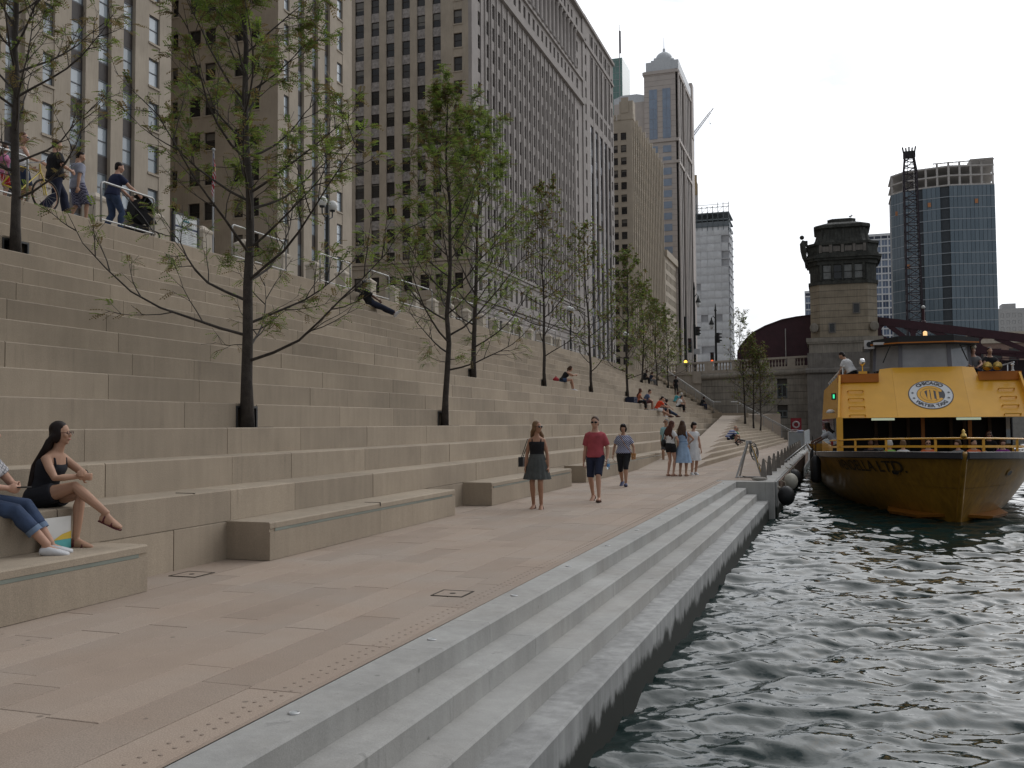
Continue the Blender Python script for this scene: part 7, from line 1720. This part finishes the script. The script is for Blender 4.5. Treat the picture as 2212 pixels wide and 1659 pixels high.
# --- lamps and signals on the bridge approach
def pendant_lamp(x, y, z0, z1, label, sgn=1):
    t = thing('street_lamp', label, 'street lamp', (x,y,z0)); H = z1-z0
    MB().lathe([(.2,0),(.2,.3),(.12,.5),(.11,H*.55),(.09,H*.56),(.09,H-.8),(.14,H-.7),(.09,H-.5),(.03,H)],0,0,8).build('post', POST, t)
    MB().tube([(0,0,H-1.6),(sgn*.25,0,H-1.2),(sgn*.4,0,H-1.45)], .04, 5).build('bracket', POST, t)
    MB().lathe([(.05,H-1.4),(.08,H-1.6),(.27,H-2.0),(.27,H-2.1)],sgn*.4,0,10).build('shade', POST, t); MB().lathe([(.2,H-2.1),(.2,H-2.3),(.1,H-2.55),(.02,H-2.6)],sgn*.4,0,10).build('lens', GLOBE, t, smooth=True)
pendant_lamp(-12.85, 97, 6.3, 15.9, 'taller pendant street lamp on the bridge approach', 1)
pendant_lamp(-10.75, 97, 6.3, 13.6, 'shorter pendant street lamp right of the tall one', -1)
LENS = [M('lens_red_off', (.06,.01,.01), .3), M('lens_amber_off', (.06,.04,.01), .3), M('lens_green_off', (.01,.05,.03), .3)]
def signal(x, z0, z1, label, rz=0, lit=None, y=96.6):
    t = thing('traffic_light', label, 'traffic light', (x,y,z0), rz); h = (z1-z0)/3
    MB().box(-.17,.17,-.12,.14,0,z1-z0).build('housing', BLACK, t)
    for i in range(3):
        zc = h*(i+.5); m = LENS[2-i]
        if lit == i: m = M('lamp_red_lit', (.9,.12,.03), .3, var=0, emit=2.0)
        ln_ = MB().disc((0,-.125,zc), h*.36, (0,-1,0), 12).build('lens', m, t)
        MB().rings([[(h*.4*math.cos(a), yy, zc+h*.4*math.sin(a)) for a in [pi*k/8 for k in range(9)]] for yy in (-.12,-.32)], 0, False, False).build('visor', BLACK, ln_)
signal(-13.3, 8.7, 10.15, 'traffic light facing the camera left of the tall lamp')
signal(-12.5, 10.4, 11.3, 'small traffic light high on the tall lamp post', .9)
signal(-11.1, 7.6, 8.65, 'traffic light with red lit at the foot of the shorter lamp', 0, 0)
signal(-10.45, 9.6, 10.6, 'traffic light side-on high on the shorter lamp post', 1.3)
t = thing('warning_lamp', 'lit amber lamp on a dark pole by the balustrade', 'lamp', (-13.64,96,6.3)); MB().tube([(0,0,0),(0,0,6.0)], .12, 8).build('pole', POST, t); MB().box(-.2,.2,-.2,-.05,1.2,1.65).build('housing', BLACK, t); MB().disc((0,-.21,1.42), .17, (0,-1,0), 14).build('lens', M('amber_lit', (1.0,.55,.08), .3, var=0, emit=3.0), t)
t = thing('sign_plate', 'blank pale back of a sign on the tall lamp post', 'sign', (-12.6,96.5,8.5)); MB().box(-.3,.3,0,.03,0,.55).build('plate', M('plate_pale', (.42,.42,.42), .6), t); MB().box(-.05,.05,.03,.35,.1,.3).build('bracket', POST, t)
bpy.data.scenes.remove(BENCH)
